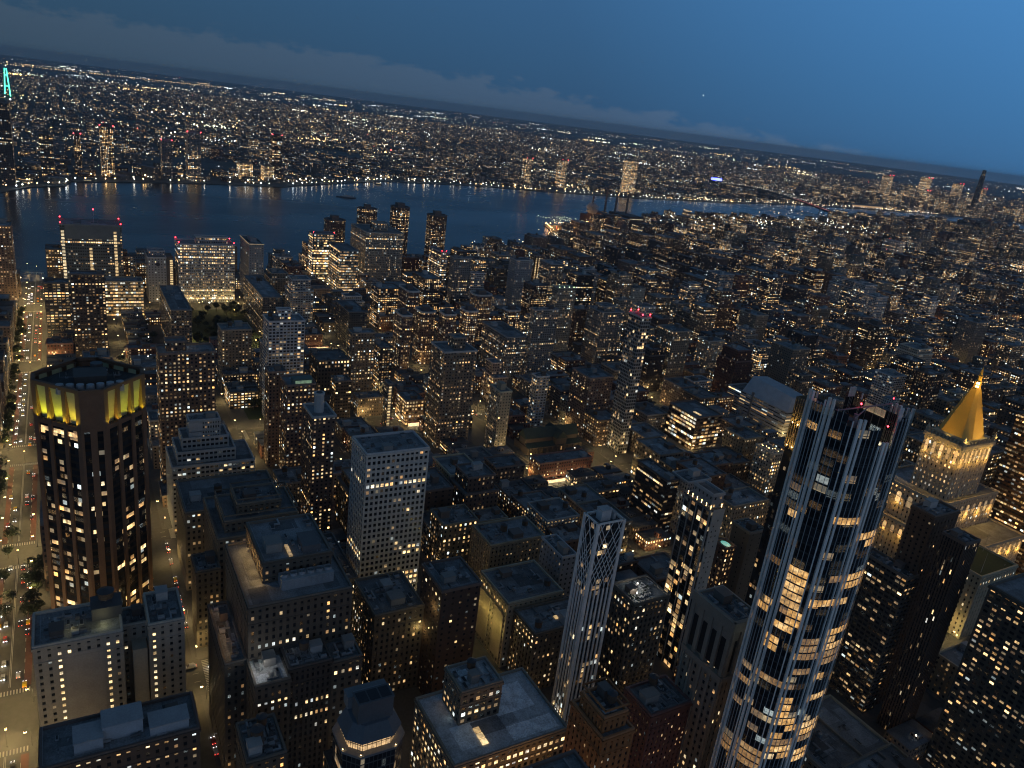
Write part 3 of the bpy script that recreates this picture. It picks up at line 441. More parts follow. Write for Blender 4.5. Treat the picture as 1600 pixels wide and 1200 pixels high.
FILLERS = [
(407, -236, 429, -210, 38, 'beige', 'mid height beige building left of the beige loft block'),
(585, -478, 617, -449, 64, 'brickapt2', 'tall brown tower left of the slim gridded tower with red beacons'),
(440, -270, 467, -242, 51, 'darkbrick', 'tall dark brick building behind the beige loft block'),
(148, -316, 180, -290, 36, 'tan', 'mid height tan stone building below the dark ribbon apartments'),
(159, -350, 197, -322, 25, 'beige', 'low beige building below the dark ribbon apartments'),
(620, -718, 651, -688, 70, 'redlow', 'nearest tall red brick tower behind the white striped sloping roof building'),
(773, -159, 797, -130, 67, 'tanapt', 'tall tan tower left of the white balcony tower'),
(683, -668, 712, -639, 77, 'beigetower', 'tall pale beige tower right of the slim gridded tower with red beacons'),
(607, -798, 641, -767, 73, 'tanapt', 'nearest tall tan tower behind the white striped sloping roof building'),
(177, -477, 197, -449, 25, 'beige', 'low beige building below the thin ribbed brown tower'),
(401, -318, 429, -290, 31, 'greyapt', 'mid height grey building below the red brick row with glowing shops'),
(294, -668, 320, -639, 92, 'tanapt', 'tall tan tower left of the bronze office tower'),
(483, -882, 501, -853, 80, 'darkbrick', 'tall dark brick tower below the dull grey slab upper right'),
(947, -270, 975, -241, 76, 'whiteband2', 'tall white banded tower right of the long dark slab right of park'),
(525, -879, 550, -853, 62, 'whiteband2', 'tall white banded tower below the dark ribbed block with pale roof box'),
(466, -477, 501, -449, 34, 'tan', 'mid height tan stone building behind the black stepped office'),
(450, -237, 483, -210, 41, 'brownslab', 'mid height dark brown building right of the white gridded tower'),
(683, -633, 712, -608, 54, 'darkapt', 'tall blackish building right of the slim gridded tower with red beacons'),
(474, -588, 501, -562, 34, 'beige', 'mid height beige building behind the pale building with lit terrace'),
(318, -588, 341, -563, 33, 'tan', 'mid height tan stone building behind the plain brown apartment tower'),
(979, -401, 1009, -369, 57, 'darkapt', 'tall blackish tower left of the upper left rear round cornered tower'),
(560, -476, 585, -449, 28, 'brickapt', 'mid height brown brick building right of the dark church'),
(1081, -558, 1096, -528, 80, 'greyapt', 'tall grey tower right of the striped research block'),
(379, -350, 413, -324, 33, 'stone', 'mid height grey stone building left of the black stepped office'),
(470, -190, 501, -165, 42, 'tan', 'mid height tan stone building below the brick tower with turret tank'),
(315, -350, 341, -322, 29, 'brownslab', 'mid height dark brown building left of the spine tower'),
(900, -958, 929, -926, 71, 'brickapt', 'tall brown brick tower behind the white striped sloping roof building'),
(797, -821, 824, -795, 74, 'tanapt', 'tall tan tower right of the slim gridded tower with red beacons'),
(683, -270, 699, -243, 20, 'tanlow', 'low tan walk-up building left of the thin slab with bright stair column'),
(525, -157, 549, -130, 21, 'greylow', 'low grey walk-up building left of the brick tower with turret tank'),
(481, -317, 501, -290, 35, 'darkbrick', 'mid height dark brick building left of the dark church'),
(965, -1146, 997, -1117, 79, 'darkapt', 'third tall blackish tower left of the dark ribbed block with pale roof box'),
(525, -1066, 553, -1040, 52, 'brickapt2', 'tall brown building below the dull grey slab upper right'),
(966, -796, 997, -767, 81, 'tanapt', 'tall tan tower behind the broad stepped grey tower'),
(565, -986, 598, -957, 61, 'darkapt', 'tall blackish tower right of the dark ribbed block with pale roof box'),
(900, -795, 923, -767, 47, 'whiteband2', 'mid height white banded building right of the broad stepped grey tower'),
(379, -315, 400, -290, 26, 'brownslab', 'low dark brown building behind the building with blank pale wall'),
(701, -748, 721, -719, 56, 'beigetower', 'tall pale beige tower behind the brick block with wide amber windows'),
(970, -720, 995, -688, 80, 'darkapt', 'tall blackish tower behind the tall beige shaft tower'),
(413, -477, 445, -449, 38, 'brownslab', 'mid height dark brown building behind the grey block with white frame'),
(595, -1277, 617, -1245, 62, 'tanapt', 'tall tan tower right of the dull grey slab upper right'),
(414, -350, 439, -324, 33, 'tan', 'mid height tan stone building below the red brick row with glowing shops'),
(454, -315, 481, -290, 22, 'brickapt', 'second low brown brick building behind the beige loft block'),
(729, -157, 742, -130, 17, 'darkapt', 'low blackish building left of the brick tower with two bright squares'),
(579, -555, 614, -528, 19, 'greylow', 'low grey walk-up building below the slim gridded tower with red beacons'),
(431, -821, 459, -799, 50, 'tan', 'nearest mid height tan stone building behind the golden pyramid tower'),
(402, -962, 434, -926, 65, 'brickapt', 'tall brown brick tower below the dull grey slab upper right'),
(414, -875, 447, -853, 45, 'brickapt', 'mid height brown brick building behind the golden pyramid tower'),
(429, -317, 453, -290, 25, 'brickapt', 'nearest low brown brick building behind the beige loft block'),
(741, -1066, 777, -1038, 50, 'greyapt', 'mid height grey building left of the dark ribbed block with pale roof box'),
(457, -557, 491, -528, 19, 'stone', 'low grey stone building left of the pale building with lit terrace'),
(683, -821, 715, -797, 51, 'whiteband2', 'tall white banded building behind the white striped sloping roof building'),
(839, -1277, 868, -1245, 75, 'whiteband2', 'nearest tall white banded tower behind the dark ribbed block with pale roof box'),
(620, -635, 651, -608, 30, 'brickapt2', 'mid height brown building behind the brick block with wide amber windows'),
(740, -957, 765, -926, 75, 'brickapt2', 'tall brown tower left of the dark ribbed block with pale roof box'),
(776, -907, 809, -881, 66, 'tanapt', 'second tall tan tower behind the white striped sloping roof building'),
(585, -790, 607, -767, 46, 'tanapt', 'mid height tan building right of the white striped sloping roof building'),
(331, -318, 341, -290, 35, 'darkbrick', 'mid height dark brick building behind the lattice tower'),
(450, -395, 470, -369, 17, 'tanapt', 'low tan building left of the black stepped office'),
(587, -637, 620, -608, 29, 'tanlow', 'mid height tan walk-up building behind the brick block with wide amber windows'),
(1196, 0, 1228, 23, 57, 'darkapt', 'tall blackish tower left of the hospital with red beacons'),
(379, -715, 402, -688, 26, 'tanapt', 'low tan building left of the golden pyramid tower'),
(525, -509, 560, -482, 21, 'tanlow', 'low tan walk-up building left of the brick block with wide amber windows'),
(848, -634, 868, -608, 60, 'brickapt', 'tall brown brick tower right of the tall beige shaft tower'),
(683, -907, 713, -881, 64, 'darkapt', 'nearest tall blackish tower left of the dark ribbed block with pale roof box'),
(119, -315, 148, -290, 45, 'tanapt', 'mid height tan building below the dark ribbon apartments'),
(595, -1042, 627, -1006, 66, 'beigetower', 'tall pale beige tower right of the dark ribbed block with pale roof box'),
(379, -748, 412, -720, 49, 'stone', 'nearest mid height grey stone building left of the golden pyramid tower'),
(468, -270, 501, -243, 41, 'beige', 'mid height beige building left of the beige slab over yellow street'),
(987, -1041, 1022, -1006, 79, 'whiteband2', 'second tall white banded tower right of the broad stepped grey tower'),
(975, -959, 997, -926, 65, 'whiteband2', 'nearest tall white banded tower right of the broad stepped grey tower'),
(1062, -270, 1096, -242, 57, 'tanapt', 'tall tan tower behind the long dark slab right of park'),
(437, -509, 463, -482, 33, 'brownslab', 'mid height dark brown building below the brick block with wide amber windows'),
(759, -159, 772, -130, 25, 'darkapt', 'low blackish building behind the brick tower with two bright squares'),
(631, -476, 651, -449, 33, 'darkapt', 'mid height blackish building right of the narrow white banded tower'),
(598, -907, 631, -883, 35, 'redlow', 'nearest mid height red brick building below the dark ribbed block with pale roof box'),
(1064, -1384, 1096, -1355, 71, 'redlow', 'nearest tall red brick tower behind the dark ribbed block with pale roof box'),
(423, -270, 440, -243, 25, 'beige', 'low beige building behind the beige loft block'),
(444, -907, 470, -882, 47, 'beige', 'mid height beige building behind the golden pyramid tower'),
(566, -821, 597, -797, 37, 'redlow', 'mid height red brick building right of the white striped sloping roof building'),
(130, -350, 159, -323, 26, 'beige', 'low beige building left of the balcony apartment tower'),
(900, -1, 921, 23, 18, 'redlow', 'low red brick building below the dark block with three lit columns'),
(525, -635, 552, -608, 20, 'darkapt', 'low blackish building left of the white striped sloping roof building'),
(550, -876, 580, -853, 29, 'redlow', 'second mid height red brick building below the dark ribbed block with pale roof box'),
(922, -1359, 947, -1324, 76, 'whiteband2', 'second tall white banded tower behind the dark ribbed block with pale roof box'),
(1151, -668, 1171, -642, 48, 'tanapt', 'mid height tan building left of the pale grey end tower'),
(762, -877, 788, -853, 48, 'greyapt', 'mid height grey building behind the white striped sloping roof building'),
(1331, -2230, 1372, -2200, 64, 'darkapt', 'long tall blackish tower behind the dull grey slab upper right'),
(1623, -1382, 1685, -1344, 39, 'brickapt2', 'third long brown building right of the wide grey apartment tower'),
(1020, -1119, 1051, -1086, 70, 'redlow', 'second tall red brick tower behind the white striped sloping roof building'),
(992, -1995, 1023, -1961, 61, 'brickapt', 'tall brown brick tower behind the dull grey slab upper right'),
(488, -1032, 501, -1006, 49, 'brickapt', 'mid height brown brick building below the dull grey slab upper right'),
(972, -1225, 1006, -1199, 57, 'darkapt', 'second tall blackish tower left of the dark ribbed block with pale roof box'),
(613, -396, 635, -369, 18, 'redlow', 'low red brick building right of the beige slab over yellow street'),
(549, -1225, 585, -1197, 35, 'brickapt', 'mid height brown brick building right of the dull grey slab upper right'),
(1338, -1382, 1386, -1342, 38, 'brickapt2', 'fifth long brown building right of the broad stepped grey tower'),
(900, -1538, 923, -1514, 57, 'whiteband2', 'tall white banded tower left of the dull grey slab upper right'),
(379, -668, 413, -639, 49, 'stone', 'second mid height grey stone building left of the golden pyramid tower'),
(429, -642, 453, -608, 85, 'tanapt', 'tall tan tower right of the white striped sloping roof building'),
(606, -236, 627, -210, 16, 'redlow', 'low red brick building below the brown striped block'),
(919, -1225, 948, -1199, 55, 'redlow', 'tall red brick building left of the dark ribbed block with pale roof box'),
(768, -1146, 798, -1117, 61, 'brickapt2', 'tall brown tower behind the dark ribbed block with pale roof box'),
(974, -1355, 1004, -1324, 74, 'whiteband2', 'fourth tall white banded tower behind the dark ribbed block with pale roof box'),
(900, -748, 920, -721, 58, 'beigetower', 'tall pale beige tower behind the broad stepped grey tower'),
(627, -236, 651, -210, 14, 'tanlow', 'low tan walk-up building below the brown striped block'),
(812, -1305, 837, -1279, 51, 'brickapt', 'tall brown brick building behind the dark ribbed block with pale roof box'),
(525, -316, 554, -290, 18, 'greyapt', 'low grey building below the beige slab over yellow street'),
(429, -237, 449, -210, 25, 'greyapt', 'low grey building right of the white gridded tower'),
(1420, -1275, 1475, -1263, 38, 'darkapt', 'second long blackish building behind the broad stepped grey tower'),
(379, -907, 413, -884, 41, 'darkbrick', 'mid height dark brick building behind the bronze office tower'),
(948, -1360, 973, -1324, 76, 'whiteband2', 'third tall white banded tower behind the dark ribbed block with pale roof box'),
(854, -79, 868, -51, 25, 'redlow', 'low red brick building below the long dark slab left of park'),
(470, -907, 501, -881, 50, 'stone', 'tall grey stone building below the dull grey slab upper right'),
(1340, -1536, 1401, -1496, 39, 'brickapt2', 'second long brown building left of the dark ribbed block with pale roof box'),
(624, -1357, 651, -1324, 71, 'beigetower', 'tall pale beige tower right of the dull grey slab upper right'),
(900, -270, 925, -241, 19, 'redlow', 'low red brick building right of the white balcony tower'),
(742, -557, 758, -528, 25, 'redlow', 'low red brick building right of the pale speckled tower'),
(1085, -588, 1096, -563, 55, 'whiteband2', 'tall white banded tower behind the upper right rear round cornered tower'),
(1173, -2147, 1208, -2120, 55, 'brickapt', 'tall brown brick building behind the dull grey slab upper right'),
(683, -1384, 712, -1357, 36, 'redlow', 'mid height red brick building right of the dull grey slab upper right'),
(1407, -984, 1465, -946, 35, 'brickapt2', 'nearest long brown building behind the wide grey apartment tower'),
(851, -1146, 868, -1119, 52, 'tanapt', 'tall tan building left of the dark ribbed block with pale roof box'),
(1414, -1116, 1463, -1104, 39, 'darkapt', 'long blackish building right of the wide grey apartment tower'),
(965, -394, 979, -369, 21, 'redlow', 'low red brick building behind the leftmost and lowest round cornered tower'),
(997, -796, 1030, -767, 64, 'brickapt', 'tall brown brick tower behind the broad stepped grey tower'),
(989, -1862, 1015, -1835, 51, 'darkapt', 'tall blackish building behind the dull grey slab upper right'),
(1338, -984, 1386, -946, 35, 'brickapt2', 'nearest long brown building right of the wide grey apartment tower'),
(593, -668, 609, -640, 25, 'redlow', 'low red brick building right of the brick block with wide amber windows'),
(1531, -2340, 1592, -2311, 65, 'whiteband2', 'long tall white banded tower behind the dark ribbed block with pale roof box'),
(459, -821, 481, -798, 46, 'tan', 'second mid height tan stone building behind the golden pyramid tower'),
(982, -1538, 1010, -1512, 77, 'darkapt', 'nearest tall blackish tower behind the dark ribbed block with pale roof box'),
(1283, -557, 1305, -528, 37, 'redlow', 'mid height red brick building left of the striped research block'),
(986, -1748, 1012, -1722, 59, 'greyapt', 'tall grey tower behind the dull grey slab upper right'),
(824, -821, 854, -796, 57, 'tanapt', 'second tall tan tower right of the broad stepped grey tower'),
(1190, -1675, 1218, -1643, 62, 'brickapt', 'third tall brown brick tower behind the dark ribbed block with pale roof box'),
(412, -509, 437, -480, 22, 'stone', 'low grey stone building behind the wide building with lit arcade top'),
(1531, -984, 1573, -946, 38, 'brickapt2', 'second long brown building behind the brown tower with bright vertical lines'),
(807, -748, 836, -722, 55, 'brickapt2', 'tall brown building right of the broad stepped grey tower'),
(1166, -635, 1193, -608, 60, 'greyapt', 'tall grey tower left of the pale grey end tower'),
(900, -821, 926, -795, 62, 'tanapt', 'nearest tall tan tower right of the broad stepped grey tower'),
(525, -190, 546, -164, 24, 'greyapt', 'low grey building right of the brick tower with turret tank'),
(1189, -111, 1216, -84, 41, 'brickapt', 'mid height brown brick building left of the grey emblem tower'),
(1331, -1996, 1359, -1961, 68, 'darkapt', 'second tall blackish tower behind the dark ribbed block with pale roof box'),
(1331, -1751, 1358, -1722, 51, 'tanapt', 'tall tan building behind the dark ribbed block with pale roof box'),
(1616, -1223, 1676, -1185, 35, 'brickapt2', 'second long brown building right of the wide grey apartment tower'),
(981, -350, 1004, -321, 45, 'whiteband2', 'mid height white banded building behind the long slab with pale roof'),
(1263, -1064, 1305, -1024, 37, 'brickapt2', 'nearest long brown building behind the broad stepped grey tower'),
(1238, -634, 1272, -608, 59, 'brickapt2', 'tall brown tower right of the striped research block'),
(900, 54, 924, 78, 38, 'darkbrick', 'second mid height dark brick building left of the dark block with three lit columns'),
(1201, -1064, 1248, -1026, 37, 'darkapt', 'nearest long blackish building behind the broad stepped grey tower'),
(916, -1432, 951, -1404, 59, 'brickapt', 'nearest tall brown brick tower behind the dark ribbed block with pale roof box'),
(620, -877, 651, -853, 30, 'tanlow', 'second mid height tan walk-up building left of the dark ribbed block with pale roof box'),
(484, -954, 501, -926, 49, 'beige', 'mid height beige building below the dull grey slab upper right'),
(445, -477, 466, -449, 30, 'tan', 'mid height tan stone building behind the grey block with white frame'),
(998, -748, 1020, -719, 82, 'whiteband2', 'tall white banded tower right of the wide grey apartment tower'),
(683, -588, 711, -559, 31, 'tanapt', 'mid height tan building left of the slim gridded tower with red beacons'),
(616, -77, 631, -51, 20, 'tanapt', 'low tan building left of the white stepped building'),
(634, -668, 651, -640, 30, 'whiteband2', 'mid height white banded building behind the brick block with wide amber windows'),
(459, -790, 501, -767, 39, 'tan', 'long tan stone building below the dark ribbed block with pale roof box'),
(1810, -1303, 1856, -1265, 35, 'brickapt2', 'third long brown building behind the wide grey apartment tower'),
(1463, -2624, 1509, -2598, 55, 'brickapt', 'long tall brown brick tower behind the dull grey slab upper right'),
(1131, -1144, 1193, -1106, 36, 'brickapt2', 'third long brown building right of the broad stepped grey tower'),
(1128, -429, 1158, -404, 29, 'tanapt', 'mid height tan building right of the right blue glass laboratory'),
(617, -476, 631, -449, 28, 'greylow', 'low grey walk-up building right of the narrow white banded tower'),
(721, -31, 745, -5, 60, 'brickapt', 'tall brown brick tower below the dark apartment block before the hospital'),
(768, 54, 797, 79, 55, 'darkbrick', 'tall dark brick building below the dark block with three lit columns'),
(1202, -1382, 1260, -1342, 38, 'darkapt', 'nearest long blackish building behind the white striped sloping roof building'),
(1039, -320, 1063, -290, 14, 'darkapt', 'low blackish building left of the long slab with pale roof'),
(683, -315, 705, -290, 21, 'redlow', 'low red brick building behind the low busy amber block'),
(698, -475, 719, -449, 19, 'greylow', 'low grey walk-up building behind the narrow white banded tower'),
(683, -986, 703, -961, 30, 'redlow', 'mid height red brick building left of the dark ribbed block with pale roof box'),
(1540, -1116, 1594, -1104, 38, 'brickapt2', 'second long brown building behind the wide grey apartment tower'),
(630, -429, 651, -401, 20, 'redlow', 'low red brick building left of the narrow white banded tower'),
(1451, -1829, 1480, -1802, 56, 'beigetower', 'second tall pale beige tower behind the dark ribbed block with pale roof box'),
(1003, -883, 1034, -853, 66, 'darkapt', 'tall blackish tower behind the broad stepped grey tower'),
(631, -79, 651, -51, 36, 'greyapt', 'mid height grey building below the speckled brick slab'),
(614, -555, 651, -528, 32, 'redlow', 'mid height red brick building below the slim gridded tower with red beacons'),
(1369, -1623, 1404, -1601, 51, 'darkapt', 'tall blackish building left of the dark ribbed block with pale roof box'),
(854, -954, 868, -926, 53, 'redlow', 'tall red brick building behind the white striped sloping roof building'),
(743, -159, 758, -130, 17, 'tanlow', 'low tan walk-up building left of the brick tower with two bright squares'),
(1537, -1434, 1590, -1422, 39, 'brickapt2', 'fourth long brown building behind the broad stepped grey tower'),
(551, -77, 575, -51, 9, 'brickapt2', 'low brown building left of the plain flat roof'),
(989, -1703, 1020, -1676, 51, 'tanapt', 'tall tan building behind the dull grey slab upper right'),
(1164, -316, 1188, -290, 44, 'redlow', 'mid height red brick building left of the left blue glass laboratory'),
(1183, -78, 1203, -51, 58, 'brickapt', 'tall brown brick tower left of the grey emblem tower'),
(855, -821, 868, -795, 64, 'greyapt', 'tall grey tower right of the broad stepped grey tower'),
(449, -986, 471, -958, 41, 'stone', 'mid height grey stone building below the dull grey slab upper right'),
(1339, -1275, 1397, -1263, 37, 'darkapt', 'nearest long blackish building right of the broad stepped grey tower'),
(1463, -1703, 1498, -1675, 55, 'whiteband2', 'tall white banded tower left of the dark ribbed block with pale roof box'),
(683, -714, 702, -688, 19, 'tanlow', 'low tan walk-up building behind the brick block with wide amber windows'),
(1337, -1434, 1387, -1422, 35, 'darkapt', 'second long blackish building behind the white striped sloping roof building'),
(631, -907, 651, -882, 38, 'tanlow', 'nearest mid height tan walk-up building left of the dark ribbed block with pale roof box'),
(1615, -1462, 1677, -1424, 35, 'brickapt2', 'third long brown building behind the broad stepped grey tower'),
(758, -557, 774, -528, 24, 'greylow', 'low grey walk-up building below the pale speckled tower'),
(1186, -1462, 1241, -1424, 35, 'brickapt2', 'nearest long brown building left of the dark ribbed block with pale roof box'),
(1052, -1439, 1082, -1404, 66, 'brickapt', 'second tall brown brick tower behind the dark ribbed block with pale roof box'),
(1744, -1782, 1777, -1753, 62, 'darkapt', 'tall blackish tower right of the broad stepped grey tower'),
(832, 54, 852, 77, 49, 'tanapt', 'mid height tan building left of the dark block with three lit columns'),
(1236, -317, 1259, -290, 44, 'whiteband2', 'mid height white banded building right of the grey slab with glowing roof edge'),
(683, -1114, 704, -1086, 27, 'greylow', 'low grey walk-up building right of the dark ribbed block with pale roof box'),
(1532, -1536, 1578, -1498, 39, 'darkapt', 'second long blackish building right of the broad stepped grey tower'),
(986, -1910, 1017, -1882, 48, 'beigetower', 'mid height pale beige building behind the dull grey slab upper right'),
(1617, -1116, 1669, -1104, 35, 'darkapt', 'long blackish building behind the wide grey apartment tower'),
(1397, -792, 1422, -767, 55, 'brickapt2', 'tall brown building behind the pale grey end tower'),
(1225, -714, 1255, -688, 57, 'beigetower', 'tall pale beige tower behind the pale grey end tower'),
(488, -1066, 501, -1040, 49, 'tanapt', 'mid height tan building below the dull grey slab upper right'),
(1403, -1354, 1460, -1342, 35, 'brickapt2', 'fourth long brown building right of the broad stepped grey tower'),
(1128, -350, 1150, -322, 19, 'tanlow', 'low tan walk-up building below the right blue glass laboratory'),
(734, -1305, 768, -1279, 30, 'brickapt', 'mid height brown brick building left of the dull grey slab upper right'),
(1349, -2101, 1383, -2073, 56, 'redlow', 'second tall red brick tower behind the dark ribbed block with pale roof box'),
(453, -634, 485, -608, 24, 'tanapt', 'low tan building behind the pale building with lit terrace'),
(1640, -1748, 1675, -1722, 49, 'beigetower', 'mid height pale beige building right of the broad stepped grey tower'),
(1576, -2738, 1618, -2713, 59, 'whiteband2', 'long tall white banded tower behind the dull grey slab upper right'),
(1405, -905, 1452, -867, 35, 'brickapt2', 'nearest long brown building behind the brown tower with bright vertical lines'),
(1270, -1195, 1305, -1183, 34, 'brickapt2', 'mid height brown building right of the broad stepped grey tower'),
(1253, -1913, 1274, -1882, 61, 'greyapt', 'tall grey tower behind the dark ribbed block with pale roof box'),
(1135, -1036, 1179, -1024, 37, 'brickapt2', 'nearest long brown building right of the broad stepped grey tower'),
(720, -190, 746, -161, 65, 'greyapt', 'tall grey tower below the white balcony tower'),
(961, -1464, 985, -1435, 71, 'beigetower', 'nearest tall pale beige tower behind the dark ribbed block with pale roof box'),
(786, -1272, 808, -1245, 31, 'darkapt', 'mid height blackish building right of the dark ribbed block with pale roof box'),
(1535, -1354, 1596, -1342, 34, 'brickapt2', 'second long brown building behind the broad stepped grey tower'),
(1221, -1116, 1276, -1106, 36, 'brickapt2', 'second long brown building right of the broad stepped grey tower'),
(924, 54, 945, 80, 43, 'darkbrick', 'nearest mid height dark brick building left of the dark block with three lit columns'),
(795, -79, 813, -51, 24, 'greylow', 'low grey walk-up building left of the speckled brick slab'),
(567, -1112, 602, -1086, 38, 'darkapt', 'mid height blackish building below the dull grey slab upper right'),
]
